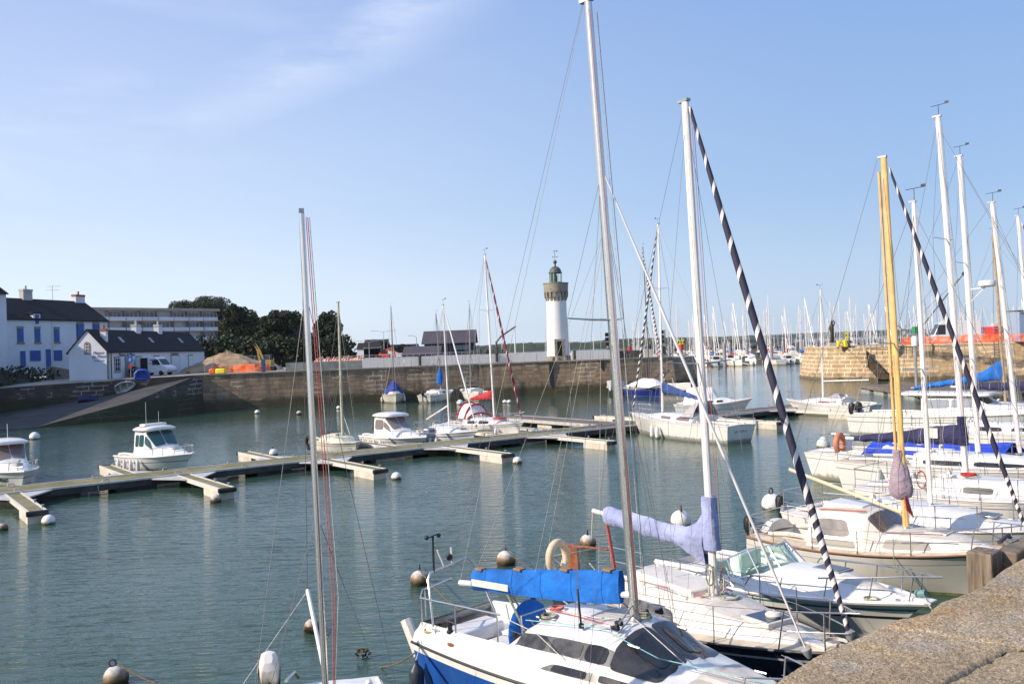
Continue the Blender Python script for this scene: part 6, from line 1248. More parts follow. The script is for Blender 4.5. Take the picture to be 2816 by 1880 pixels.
for sd in (-1, 1):
    m = MB(); m.tube([(b.x(.53), sd * .62, zr(.53)), (b.x(.535), sd * .62, zr(.53) + .07), (b.x(.575), sd * .62, zr(.57) + .07), (b.x(.58), sd * .62, zr(.58))], .011, 6); m.build('grab_handle', STEEL, dk1)
    for (t, y) in ((.365, .45), (.38, .56), (.56, .30), (.575, .5)): m = MB(); m.box((b.x(t), sd * y, zr(t) + .02), (.12, .06, .05)); m.lathe([(.03, 0), (.035, .03), (.02, .06), (.01, .06)], 8, c=(b.x(t) + .03, sd * y, zr(t) + .03)); m.build('deck_block', BLACK, dk1, bevel=.006)
    b.winch(b.x(.13), sd * (b.hb(.13) - .17), b.zs(.13) + .30); b.winch(b.x(.34), sd * (b.hb(.34) - .30), b.zs(.34) + .40)
mxx = b.fit(P(1748, 1744, 1.60), (1622, 4))
print('B1 mast t', (mxx.x + b.L / 2) / b.L); b.mast(mxx.x, zr(.57) - .01, 8.9, .42, .052, ALU, 1.5, .85)
hx_ = .70
b.spreader(.485, .62, .30, ALU, .02)
sp1 = [b.mp(.485) + Vector((-.30, sd * .62, .04)) for sd in (-1, 1)]
for i, sd in enumerate((-1, 1)):
    cp_ = Vector((b.x(.555), sd * (b.hb(.555) - .02), b.zs(.555) + .03)); b.wire('shroud', [b.mp(.72), sp1[i], cp_], .0045); b.wire('shroud', [b.mp(.47), cp_ + Vector((.12, 0, 0))], .0045); b.wire('shroud', [b.mp(.72), cp_ + Vector((-.2, 0, 0))], .004)
dr_ = b.w2l(P(2240, 1772, 1.62)); b.furler(b.mp(.72) + Vector((.06, 0, 0)), Vector((dr_.x, dr_.y * .8, 1.62)), .022, ALUW, name='furling_forestay')
b.wire('forestay_wire', [Vector((dr_.x, 0, 1.5)), Vector((b.x(1) - .02, 0, b.zs(1)))], .01)
b.boom(2.16, 3.3, -.24, rad(-9), ALUW, .045)
m = MB()  # long flat blue cover hanging between boom and the topping battens
rows = []
for i in range(31):
    f = lerp(.06, .9, i / 30); c = b.ba.lerp(b.bb, f); hh = .36 - .14 * f; wv = .010 * math.sin(f * 47) + .03 * fnoise(f * 8, 1)
    rows.append([(c.x, c.y - .04 + wv, c.z - .12 - .03 * math.sin(f * 5)), (c.x, c.y - .085 + wv, c.z + .02), (c.x, c.y - .07 + wv * .7, c.z + hh * .6), (c.x, c.y - .04, c.z + hh), (c.x, c.y + .04, c.z + hh), (c.x, c.y + .07 + wv, c.z + hh * .6), (c.x, c.y + .085, c.z + .02), (c.x, c.y + .04, c.z - .12)])
m.grid(rows, close=True); m.ngon(rows[0][::-1]); m.ngon(rows[-1]); cv = m.build('sail_cover', CLBLUE, b.r, ang=50)
for k in (3, 9, 15, 21, 27): m = MB(); m.tube(rows[k] + [rows[k][0]], .005, 4); m.build('cover_seam', mat('seam_blue', (.006, .07, .30), .9), cv)
for f in (.12, .35, .62, .86): c = b.ba.lerp(b.bb, f); m = MB(); m.box((c.x, c.y, c.z + .37 - .14 * f), (.16, .14, .04)); m.build('batten_clip', mat('brown_clip', (.28, .17, .10), .8), cv, bevel=.01)
m = MB(); c = b.ba.lerp(b.bb, .72); m.box((c.x - .2, c.y - .12, c.z + .0), (.75, .02, .11), rz=rad(9)); m.build('name_batten', CREAM, cv, bevel=.006)
for f in (.15, .5, .86):
    c = b.ba.lerp(b.bb, f) + Vector((0, -.1, .35 - .14 * f)); b.wire('lazy_jack', [b.mp(.62) + Vector((-.05, -.03, 0)), c], .0035, ROPEW, 4, cv)
b.wire('lazy_jack', [b.mp(.62) + Vector((-.05, .03, 0)), b.ba.lerp(b.bb, .5) + Vector((0, .1, .28))], .0035, ROPEW, 4, cv)
b.wire('topping_lift', [b.mb + Vector((-.1, 0, -.05)), b.bb], .0045, ROPEW); b.wire('backstay', [b.mb + Vector((-.1, 0, 0)), (b.x(0) + .05, -.5, b.zs(0) + .2)], .0035)
b.halyards([ROPEW, ROPER, ROPEG, ROPEW])
# mast support strut, mainsheet, helm under blue cover
m = MB(); q_ = b.ba.lerp(b.bb, .72); m.tube([q_, (b.x(.30), -.2, b.zs(.3) + .02)], .02, 6); m.tube([q_, (b.x(.29), .2, b.zs(.3) + .02)], .02, 6); m.build('mainsheet', ROPEG, b.r)
m = MB(); hx = b.x(.255); R_ = []
for i in range(7):
    g_ = i / 6; rr = [.05, .30, .42, .46, .42, .30, .05][i]; R_.append([(hx - .15 + .24 * g_ + .03 * fnoise(k_, i), rr * math.cos(k_) * 1.0, b.zs(.25) + .28 + rr * 1.08 * math.sin(k_) + (.03 * fnoise(k_ * 2, i * .7))) for k_ in [2 * PI * j / 18 for j in range(18)]])
m.grid(R_, close=True); m.build('wheel_cover', CLBLUE, b.r, ang=60)
m = MB(); m.tube([(hx + .22, -.34, b.zs(.25) - .2), (hx + .15, -.34, b.zs(.25) + .62), (hx + .15, .34, b.zs(.25) + .62), (hx + .22, .34, b.zs(.25) - .2)], .02, 8); m.build('pedestal_guard', STEEL, b.r)
# stern arch with wind gauge
ax = b.x(.03); m = MB(); yA = b.hb(.03) - .12
m.tube([(ax + .25, -yA, b.zs(0) + .3), (ax + .05, -yA + .08, b.zs(0) + 1.02), (ax + .0, -yA + .16, b.zs(0) + 1.12), (ax, .05, b.zs(0) + 1.22), (ax + .05, .18, b.zs(0) + 1.1), (ax + .3, .4, b.zs(0) + .25)], .018, 8); ar = m.build('stern_arch', STEEL, b.r)
m = MB(); m.tube([(ax, -yA + .25, b.zs(0) + 1.12), (ax, -yA + .25, b.zs(0) + 1.72)], .02, 6); m.tube([(ax, -yA + .12, b.zs(0) + 1.70), (ax, -yA + .38, b.zs(0) + 1.74)], .012, 5)
for yy in (-yA + .12, -yA + .38): m.sphere((ax, yy, b.zs(0) + 1.71), .04, 8, 5)
m.build('wind_gauge', BLACK, ar); m = MB()
for yy in (.48, .66): m.tube([(ax, -yA + yy, b.zs(0) + 1.15), (ax - .05, -yA + yy - .1 + (yy > .5) * .12, b.zs(0) + 1.45)], .02, 6)
m.build('rod_holder', WHITE2, ar); m = MB(); m.sphere((ax, -yA + .6, b.zs(0) + 1.3), .06, 10, 6); m.build('stern_lamp', BLACK, ar)
m = MB(); q = [(b.x(.30), -b.hb(.3) + .25, b.zs(.3) + .80), (b.x(.02), -b.hb(0) + .1, b.zs(0) + .72), (b.x(0) - .12, -b.hb(0) + .35, b.zs(0) + .76), (b.x(0) - .05, -.1, b.zs(0) + .86)]; m.tube(q, .017, 8); m.build('pushpit', STEEL, b.r)
for (x_, y_) in ((b.x(.02), -b.hb(0) + .12), (b.x(0) - .1, -b.hb(0) + .38), (b.x(.15), -b.hb(.15) + .18), (b.x(.29), -b.hb(.29) + .25)): m = MB(); m.tube([(x_, y_, b.zs(0) + .25), (x_, y_, b.zs(0) + .74)], .014, 6); m.build('stanchion', STEEL, b.r)
b.wire('lifeline', [(b.x(.29), -b.hb(.29) + .25, b.zs(.3) + .79), (b.x(.42), -b.hb(.42) + .18, b.zs(.4) + .7), (b.x(.5), -b.hb(.5) + .15, b.zs(.5) + .42)], .007, ROPEW)
m = MB(); m.tube([(b.x(.45), b.hb(.45) - .3, zr(.45)), (b.x(.45), b.hb(.45) - .3, zr(.45) + .4)], .013, 6); m.build('stanchion', STEEL, b.r)
st = Vector((b.x(.50), -b.hb(.50) + .52, zr(.50) - .04)); m = MB(); m.tube([st, st + Vector((-.05, 0, .55))], .016, 6); m.tube([st, st + Vector((0, 0, .06))], .04, 8); m.build('stanchion', BLACK, b.r)
b.wire('preventer_line', [Vector((b.x(.55), .05, zr(.55) + .12)), Vector((b.x(.5), .15, zr(.5) + .25)), Vector((b.x(.42), .2, zr(.42) + .7))], .014, ROPEG)
b.wire('deck_line', [(b.x(.36), -.35, zr(.36) + .09), (b.x(.5), -.42, zr(.5) + .03), (b.x(.57), -.5, zr(.57) + .03)], .008, ROPER); b.wire('deck_line', [(b.x(.36), -.28, zr(.36) + .09), (b.x(.5), -.34, zr(.5) + .04), (b.x(.56), -.2, zr(.56) + .05)], .008, ROPEW); b.wire('deck_line', [(b.x(.36), .3, zr(.36) + .09), (b.x(.56), .2, zr(.56) + .05)], .008, ROPEW)
b.wire('jib_sheet', [(b.x(.355), -b.hb(.35) + .42, b.zs(.35) + .75), (b.x(.55), -b.hb(.55) + .5, zr(.55) + .02), (b.x(.68), -.5, b.zs(.68) + .55), (b.x(.97), -.05, b.zs(1) + .35)], .007, mat('rope_teal', (.25, .55, .55), .8))
b.wire('jib_sheet', [(b.x(.58), -.1, zr(.57) + .05), (b.x(.72), -.28, b.zs(.72) + .46), (b.x(.97), -.02, b.zs(1) + .3)], .007, ROPEW)
m = MB(); m.tube([(b.x(.575), -.52, zr(.575) - .0), (b.ma.x, .0, zr(.57) + .25)], .012, 5); m.tube([(b.x(.59), -.56, zr(.59) - .0), (b.ma.x, .02, zr(.57) + .12)], .012, 5); m.build('mast_strut', ALUG, b.r)
b.coil((b.x(.39), -.5, zr(.39) + .02), .11, ROPEG, 4); b.coil((b.x(.385), -.28, zr(.38) + .10), .09, ROPER, 3); b.coil((b.x(.565) + .05, .12, zr(.56) + .02), .13, ROPEG, 5)
b.coil((b.x(.05), -b.hb(.05) + .2, b.zs(.05) + .2), .14, mat('rope_yellow', (.45, .38, .15), .9), 3)
fd = b.fender(.035, -1, GREYF, .78, .125, .28)
# rudder blade lifted, cream
m = MB(); m.tube([(b.x(0) - .05, -.55, -.15), (b.x(0) - .75, -.6, 1.05)], .1, 8); o = m.build('lifted_rudder', CREAM, b.r); 
m = MB(); q = S1.pt(.155, .9, -1); m.sphere((q.x, q.y - .005, q.z - .03), .11, 14, 8, sc=(1, .12, .36)); m.build('oval_badge', WOODB, b.r)
b.rail(.86, .9, .55, n=1, bow=True)
b.hatch(.86, (.42, .42), b.zs(.86) + .19, mt=TINTM, frame=WHITE)
for sd in (-1, 1):
    for t_ in (.08, .80): m = MB(); q = S1.pt(t_, 1.6, sd); m.tube([q + Vector((-.09, 0, .05)), q + Vector((.09, 0, .05))], .014, 6); m.tube([q + Vector((0, 0, -.01)), q + Vector((0, 0, .05))], .02, 6); m.build('deck_cleat', STEEL, dk1)
m = MB(); m.box((b.x(.985), 0, b.zs(1) + .06), (.35, .16, .07)); m.build('bow_roller', STEEL, b.r, bevel=.01)

# ------------------------------------------------------------------ B2: white sloop with navy hull and lavender cover
b = Boat('white_sloop', 'white sloop with navy topsides and faded lavender sail cover, second from the camera', 'sailboat', (1.5, 19.9), (5.15, 13.45), B=2.55, fs=.72, fb=1.12, sg_=.06, ws=.62, tm=.45, p=2.1, rake=.9, tr=.1, wl=.8)
B2 = b
b.hull([ANTIF, NAVY, WHITE2, BLACK], [-.35, 0, .08, .5, .80, .84, .95, 1.], [0, 1, 1, 1, 2, 1, 3])
b.deck(mat('deck_sand', (.62, .53, .40), .85, noise=.2, nscale=3, bump=.3, bscale=130), .10, .34, .55); b.cockpit(.10, .34, .55, .38, .28, CREAM); b.gunwale(BLACK, .028, 'toe_rail')
C = b.cabin([(.345, .86, .70, .50), (.44, .92, .74, .50), (.60, .86, .66, .42), (.70, .70, .50, .30), (.80, .50, .34, .17), (.90, .25, .12, .02)], CREAM, mid=.8)
b.windows(C, [(.40, .565, .18, .85, (.01, -.02)), (.36, .39, .2, .8)], mat('smoked_grey', (.12, .12, .13), .25, noise=.5, nscale=6))
z2 = lambda t: C.f(t)[-1][1]
for sd in (-1, 1): C.patch(.62, .88, 2.15, 3.9, sd, .006, n=12).build('nonskid_panel', NSK, C.obj); C.patch(.63, .72, .15, .8, sd, .006).build('cabin_moulding', CREAM, C.obj)
for (t, L2, w, h) in ((.39, .95, .78, .15), (.505, .95, .82, .13)):
    m = MB(); m.hexa([(b.x(t) - L2 / 2, -w / 2, z2(t) - .04), (b.x(t) + L2 / 2, -w / 2, z2(t + .05) - .04), (b.x(t) + L2 / 2, w / 2, z2(t + .05) - .04), (b.x(t) - L2 / 2, w / 2, z2(t) - .04)], [(b.x(t) - L2 / 2, -w / 2, z2(t) + h - .03), (b.x(t) + L2 / 2 - .05, -w / 2, z2(t) + h - .03), (b.x(t) + L2 / 2 - .05, w / 2, z2(t) + h - .03), (b.x(t) - L2 / 2, w / 2, z2(t) + h - .03)]); m.build('sliding_hatch', CREAM, b.r, bevel=.035)
b.hatch(.755, (.62, .62), z2(.755) - .05, mt=NAVY, h=.09, frame=WHITE2)
m = MB(); m.lathe([(.13, 0), (.14, .03), (.11, .07), (.01, .09)], 16, c=(b.x(.765), .05, z2(.755) + .05)); m.build('ventilator', WHITE2, b.r)
mw = b.fit(P(1965, 1631, z2(.60) + .02), (1888, 280)); b.mast(mw.x, z2(.6) - .03, 8.5, .28, .058, ALUW, 1.5, .9)
sp2 = [b.spreader(.47, .72, .05, STEEL, .02)]
for i, sd in enumerate((-1, 1)):
    cp_ = Vector((b.x(.60), sd * (b.hb(.6) - .14), b.dk(.6, 1.0))); b.wire('shroud', [b.mp(.97), sp2[0][i], cp_], .0045); b.wire('shroud', [b.mp(.46), cp_ + Vector((-.4, 0, 0))], .004); b.wire('shroud', [b.mp(.46), cp_ + Vector((.3, 0, 0))], .004)
b.wire('backstay', [b.mb, Vector((b.x(0) + .1, 0, b.dk(0)))], .0045)
b.furler(b.mb + Vector((.12, 0, -.12)), Vector((b.x(.975), 0, b.zs(1) + .28)), .062, None, (.84, [SPA, SPB]))
b.boom(2.22, 3.0, .22, rad(-9), CREAM, .045)
b.cover(0.02, .9, [(0, .55), (.08, .36), (.18, .17), (.4, .15), (.7, .17), (.85, .16), (.9, .1)], CLLAV, seed=2, w=.15, base=-.17, collar=(3.05, .14))
m = MB(); rows = []
for i in range(9):  # hanging drape at the mast
    f = i / 8; x_ = b.ba.x - .08 - f * .75; yb_ = (x_ - b.ba.x) * math.tan(rad(9)); rows.append([(x_, yb_ - .11 * (1 - f * .3) - .02 * math.sin(i * 2.2), b.ba.z + .55 - .5 * f ** .6), (x_, yb_ - .15 - .02 * math.sin(i * 2.2), b.ba.z), (x_, yb_ - .09 + .03 * math.sin(i * 2.5), b.ba.z - .38 + .30 * f), (x_, yb_ + .09 + .03 * math.sin(i * 2.5), b.ba.z - .38 + .30 * f), (x_, yb_ + .15, b.ba.z), (x_, yb_ + .1, b.ba.z + .55 - .5 * f ** .6)])
m.grid(rows, close=True); m.build('cover_drape', CLLAV, b.r, ang=60)
b.halyards([ROPER, ROPEW, ROPEG])
for k in range(7):
    g = k * .9; m = MB(); bx = b.ma.x + .12 * math.cos(g); by = .12 * math.sin(g); m.tube([(bx, by, 1.55 + .05 * k), (bx + .05, by + .02, 1.3 + .03 * k + .3), (bx + .03, by * 1.2, b.ma.z + .06), (bx - .05 + .2 * math.cos(g * 2), by + .22 * math.sin(g * 2), b.ma.z + .03)], .012, 5); m.build('halyard_tail', [ROPEG, ROPEW, ROPEG, ROPEW][k % 4], b.mo)
b.coil((b.ma.x + .1, -.18, b.ma.z + .42), .10, ROPEG, 5, True); b.coil((b.ma.x + .14, .14, b.ma.z + .35), .09, ROPEW, 5, True); b.coil((b.ma.x + .25, .1, b.ma.z), .17, ROPEG, 5)
b.rail(.13, .87, .60, n=5, bow=True, stern=True, wr=.006)
b.rudder(-.3, 1.42, .46, WOODB, .06, .18, .05, tiller=1.3)
m = MB(); m.tube([(b.x(0) + .4, .1, 1.65), (b.bb.x, b.bb.y, b.bb.z)], .02, 6); m.build('boom_crutch', CREAM, b.r)
b.ring((b.x(.02), -.62, b.zs(0) + .58), .27, .085, SEAT, -.9, PI + .9, PI / 2, .3 + PI / 2)
m = MB(); m.tube([(b.bb.x + .45, b.bb.y, b.bb.z - .1), (b.x(.2), 0, b.zs(.1) - .1)], .035, 8); m.build('mainsheet_tackle', ROPER, b.r)
b.coil((b.x(.93), .1, b.dk(.93) + .02), .17, ROPEW, 5); m = MB(); m.box((b.x(.9), -.1, b.dk(.9) + .02), (.55, .2, .05)); m.build('anchor_locker_lid', CREAM, b.r, bevel=.02)
for sd in (-1, 1): m = MB(); m.tube([(b.x(.42), sd * .62, z2(.42) + .01), (b.x(.43), sd * .62, z2(.42) + .08), (b.x(.55), sd * .6, z2(.55) + .08), (b.x(.56), sd * .6, z2(.55) + .01)], .013, 6); m.build('grab_rail', STEEL, b.r); b.wire('deck_line', [(b.x(.38), sd * .5, z2(.4) + .02), (b.x(.6), sd * .3, z2(.6) + .04)], .01, ROPER)
for sd in (-1, 1): b.winch(b.x(.30), sd * .66, b.zs(.3) + .12, STEEL); b.winch(b.x(.22), sd * .68, b.zs(.2) + .1, BLACK)
m = MB(); m.lathe([(.13, 0), (.14, .01), (.13, .02)], 16, c=(0, 0, 0)); 
# ------------------------------------------------------------------ B3: white motorboat with green tinted windscreen
b = Boat('white_motorboat', 'white open motorboat with green-tinted windscreen between the two sloops', 'motorboat', (3.7, 21.1), (7.15, 15.95), B=2.35, fs=.72, fb=1.06, sg_=.0, ws=.9, tm=.35, p=2.5, rake=1.0, tr=-.05, wl=.72)
B3 = b
GRH = mat('gelcoat_grey_white', (.66, .64, .61), .3, coat=.2); TEALS = mat('teal_stripe', (.03, .22, .28), .4)
b.hull([ANTIF, GRH, BLACK, WHITE, TEALS], [-.3, 0, .08, .35, .62, .68, .80, .85, 1.], [0, 1, 1, 1, 2, 3, 4, 3])
b.gunwale(WHITE, .045, 'gunwale', dz=-.01)
b.deck(WHITE, .02, .50, .82, camber=.02); b.cockpit(.02, .50, .82, .35, .25, WHITE)
C = b.cabin([(.44, .95, .78, .20), (.52, .95, .80, .30), (.66, .82, .60, .30), (.78, .60, .36, .22), (.88, .36, .12, .10), (.94, .14, .04, .01)], WHITE, 'foredeck_moulding', cr=.10, mid=.6)
z3 = lambda t: C.f(t)[-1][1]
for sd in (-1, 1): C.patch(.73, .90, 2.1, 3.9, sd, .006, n=8).build('nonskid_panel', NSK, C.obj)
b.hatch(.665, (.62, .46), z3(.665) - .05, mt=mat('hatch_grey', (.10, .13, .14), .3), h=.05, y=.12, frame=GREYST)
# windscreen: framed panels
pts = [(.30, .88, .25), (.40, .86, .34), (.485, .72, .40), (.525, .30, .44), (.53, 0, .44)]
bot = []; top = []
for t, y, h in pts:
    zb_ = b.zs(t) + (.10 if t < .45 else .26); bot.append((b.x(t) + (.0), y, zb_)); top.append((b.x(t) - .28 - (.12 if t > .45 else .05), y * .82, zb_ + h))
ws_ = thing('windscreen', None, None); ws_.parent = b.r; [ws_.pop(k) for k in list(ws_.keys())]
for sd in (-1, 1):
    for i in range(len(pts) - 1):
        A = [(bot[i][0], sd * bot[i][1], bot[i][2]), (bot[i + 1][0], sd * bot[i + 1][1], bot[i + 1][2]), (top[i + 1][0], sd * top[i + 1][1], top[i + 1][2]), (top[i][0], sd * top[i][1], top[i][2])]
        m = MB(); m.ngon(A); m.build('pane', GLASSG, ws_, smooth=False)
m = MB()
for sd in (-1, 1):
    m.tube([(x, sd * y, z) for x, y, z in top], .022, 6); m.tube([(x, sd * y, z) for x, y, z in bot], .022, 6)
    for i in range(len(pts)): m.tube([(bot[i][0], sd * bot[i][1], bot[i][2]), (top[i][0], sd * top[i][1], top[i][2])], .018, 6)
    m.tube([(b.x(.12), sd * .9, b.zs(.1) + .06), (top[0][0] - .3, sd * top[0][1], top[0][2] - .12), (top[0][0], sd * top[0][1], top[0][2])], .022, 6)
m.build('screen_frame', ALU, ws_)
for y in (-.42, .42): m = MB(); m.box((b.x(.33), y, b.zs(.3) - .15), (.45, .5, .3)); m.box((b.x(.29), y, b.zs(.3) + .12), (.12, .5, .45)); m.build('helm_seat', mat('seat_pale_green', (.62, .72, .66), .6), b.r, bevel=.06)
m = MB(); m.box((b.x(.46), -.4, b.zs(.45) + .1), (.35, .7, .35)); m.build('console', mat('console_green', (.40, .48, .44), .6), b.r, bevel=.06)
m = MB(); m.lathe([(.15, 0), (.17, .015), (.15, .03)], 16); o = m.build('steering_wheel', BLACK, b.r); o.location = (b.x(.42), -.4, b.zs(.42) + .2); o.rotation_euler = (0, -.9, 0)
q = lambda t, sd, z: Vector((b.x(t), sd * b.hb(t) * .93, b.zs(t) + z)); m = MB()
m.tube([q(.47, -1, .05)] + [q(t, -1, lerp(.30, .48, (t - .5) / .5)) for t in (.50, .58, .68, .78, .87, .94)] + [Vector((b.x(1) + .25, 0, b.zs(1) + .50))] + [q(t, 1, lerp(.30, .48, (t - .5) / .5)) for t in (.94, .87, .78, .68, .58, .5)] + [q(.47, 1, .05)], .016, 8)
for sd in (-1, 1):
    for t in (.60, .74, .86, .955): m.tube([q(t, sd, 0), q(t + .012, sd, lerp(.30, .48, (t - .5) / .5))], .013, 6)
m.build('bow_rail', STEEL, b.r)
m = MB(); m.box((b.x(.975), 0, b.zs(1) + .03), (.5, .22, .07)); m.build('bow_roller', WHITE, b.r, bevel=.02)
m = MB(); m.tube([(b.x(.96), 0, b.zs(1) + .12), (b.x(.99), 0, b.zs(1) + .16)], .06, 8); m.build('anchor_winch', mat('winch_teal', (.15, .30, .28), .4), b.r)
b.coil((b.x(.86), -b.hb(.86) + .12, b.zs(.86) + .03), .12, ROPEG, 3)
m = MB(); 
for sd in (-1, 1): m.box((b.x(.93), sd * (b.hb(.93) - .08), b.zs(.93) + .03), (.16, .03, .04))
m.build('cleat', STEEL, b.r, bevel=.008)
m = MB(); m.box((b.x(.12), 0, b.zs(.1) - .06), (.55, 1.4, .2)); m.build('aft_bench', WHITE2, b.r, bevel=.05)
# ------------------------------------------------------------------ B4: cream cruiser with yellow mast
b = Boat('cream_cruiser', 'cream sailing cruiser with yellow mast, mauve mast sleeve and large cabin windows', 'sailboat', (6.3, 23.6), (10.45, 18.95), B=2.6, fs=.78, fb=1.15, sg_=.08, ws=.72, tm=.45, p=2.2, rake=.8, tr=-.15, wl=.78)
B4 = b
b.hull([mat('antifoul_green', (.20, .19, .09), .8, noise=.3), mat('cream_hull', (.66, .63, .57), .3, coat=.2, noise=.05), GREYST, BLACK, mat('teak_strip', (.30, .14, .07), .6)], [-.3, 0, .06, .3, .74, .76, .93, .96, 1.], [0, 0, 1, 1, 2, 1, 3, 1])
b.gunwale(mat('teak_strip', (.30, .14, .07), .6), .02, 'rubrail', dz=.0)
b.deck(mat('deck_sand', (.62, .53, .40), .85), .07, .30, .55); b.cockpit(.07, .30, .55, .36, .25, CREAM)
C = b.cabin([(.27, .95, .74, .78), (.33, .96, .76, .84), (.45, .96, .76, .84), (.50, .94, .72, .78), (.56, .88, .66, .38), (.70, .74, .55, .32), (.80, .55, .38, .24), (.90, .24, .12, .03)], CREAM, cr=.07, mid=.92)
MIR = mat('cabin_glass', (.30, .27, .24), .10, coat=1.0, noise=.3, nscale=4)
b.windows(C, [(.30, .445, .42, .90, (.0, -.02))], MIR); b.windows(C, [(.29, .47, .08, .30, (.0, -.01)), (.56, .73, .25, .85, (.01, -.02))], mat('low_window', (.38, .35, .30), .12, coat=.5))
for sd in (-1, 1): C.patch(.502, .552, 1.15, 4.0, sd, .012, n=8).build('windscreen', mat('windscreen_brown', (.13, .10, .085), .15, coat=.4), C.obj)
z4 = lambda t: C.f(t)[-1][1]
for sd in (-1, 1): C.patch(.29, .48, 2.2, 3.9, sd, .006, n=12).build('nonskid_panel', NSK, C.obj); C.patch(.60, .86, 2.2, 3.9, sd, .006, n=12).build('nonskid_panel', NSK, C.obj)
m = MB(); m.box((b.x(.37), .1, z4(.37) + .0), (1.0, .8, .12)); m.build('sliding_hatch', WHITE, b.r, bevel=.03)
for sd in (-1, 1):
    for k in (0, .08): m = MB(); m.tube([(b.x(.30), sd * (.55 + k), z4(.3) - .01), (b.x(.48), sd * (.5 + k), z4(.48))], .011, 5); m.build('grab_rail', mat('teak_strip', (.30, .14, .07), .6) if k else ROPER, b.r)
b.hatch(.715, (.5, .5), z4(.715) - .03, h=.05, frame=WHITE2, mt=mat('hatch_clear', (.35, .34, .32), .15))
mw = b.fit(P(2492, 1451, z4(.6)), (2434, 434)); b.mast(mw.x, z4(.6) - .03, 7.9, .28, .048, MASTY, 1.6, .95)
m = MB(); a_, c_ = b.mp(.10), b.mp(.965); m.tube([a_ + Vector((-.15, .03, 0)), c_ + Vector((-.15, .03, 0))], .034, 8); m.build('furling_spar', MASTY, b.mo)
m = MB(); rows = []
for i in range(14):
    f = i / 13; z = lerp(3.1, 1.95, f); c = b.mp((z - b.ma.z) / (b.mb.z - b.ma.z)); w_ = itp([(0, .10), (.12, .12), (.18, .085), (.35, .14), (.8, .21), (.93, .17), (1, .06)], f)[0]; rows.append([c + Vector((-.08 + math.cos(g) * w_ * 1.35 * (1 + .12 * math.sin(g * 5 + f)), math.sin(g) * w_ * .8 * (1 + .12 * math.sin(g * 4 + 1)), .0)) for g in [2 * PI * j / 20 for j in range(20)]])
m.grid(rows, close=True); m.ngon(rows[0][::-1]); m.ngon(rows[-1]); m.build('mast_sleeve', CLPUR, b.r, ang=70)
for k in range(5): m = MB(); m.tube([b.mp(.09) + Vector((.05, -.1 + .03 * k, 0)), (b.ma.x + .08 + .02 * k, -.12 + .04 * k, b.ma.z + .45 - .04 * k), (b.ma.x + .05, -.1 + .05 * k, b.ma.z + .55)], .014, 5); m.build('rope_tail', ROPER, b.mo)
sp4 = [b.spreader(.50, .62, .12, MASTY, .018)]
for i, sd in enumerate((-1, 1)):
    cp_ = Vector((b.x(.58), sd * (b.hb(.58) - .1), b.dk(.58, 1.))); b.wire('shroud', [b.mp(.98), sp4[0][i], cp_], .005); b.wire('shroud', [b.mp(.49), cp_ + Vector((-.35, 0, 0))], .005)
b.wire('backstay', [b.mb + Vector((-.15, 0, 0)), b.mb * .45 + Vector((b.x(0), 0, b.zs(0))) * .55, Vector((b.x(0) + .1, 0, b.dk(0)))], .005)
b.furler(b.mb + Vector((.12, 0, -.25)), Vector((b.x(1) + .05, 0, b.zs(1) + .35)), .055, None, (.87, [SPA, SPB]))
m = MB(); q0 = b.mp(.015) + Vector((-.1, 0, .25)); q1 = q0 + Vector((-2.6, -.45, .85)); m.tube([q0, q1], .045, 8); m.build('boom', mat('boom_cream', (.72, .62, .40), .45), b.r); b.wire('topping_lift', [b.mb + Vector((-.15, 0, 0)), q1], .005)
b.rail(.14, .87, .52, n=4, bow=True, stern=True, wr=.006); b.outboard(-.55, .85, 0.)
m = MB(); m.box((b.x(.0) + .05, 0, b.zs(0) + .12), (.06, 1.3, .05)); m.build('stern_rail', mat('teak_strip', (.30, .14, .07), .6), b.r, bevel=.01)
for sd in (-1,): m = MB(); m.tube([(b.x(.60), sd * (b.hb(.6) - .12), b.dk(.6) + .45), (b.x(.78), sd * (b.hb(.78) - .1), b.dk(.78) + .40)], .012, 5); m.build('side_rail', mat('teak_strip', (.30, .14, .07), .6), b.r)
b.fender(.60, -1, CLWHT, .01, .01) if False else None
m = MB(); c = Vector((b.x(.635), -b.hb(.635) - .02, b.zs(.63))); m.tube([c + Vector((0, 0, .4)), c, c + Vector((.05, -.02, -.35)), c + Vector((.12, 0, -.1)), c + Vector((.08, -.02, -.4))], .01, 5); m.build('hanging_rope', ROPEG, b.r)
# dark small rear hull fitting: locker in the cockpit
m = MB(); rows = [[(b.x(.03) + .2 * k, y, b.zs(0) + .02 + .32 * (1 - (y / .62) ** 2) ** .5) for y in (-.6, -.4, -.2, 0, .2, .4, .6)] for k in range(2)]; m.grid(rows); m.ngon(rows[0]); m.ngon(rows[1]); m.build('stern_locker', WHITE2, b.r)
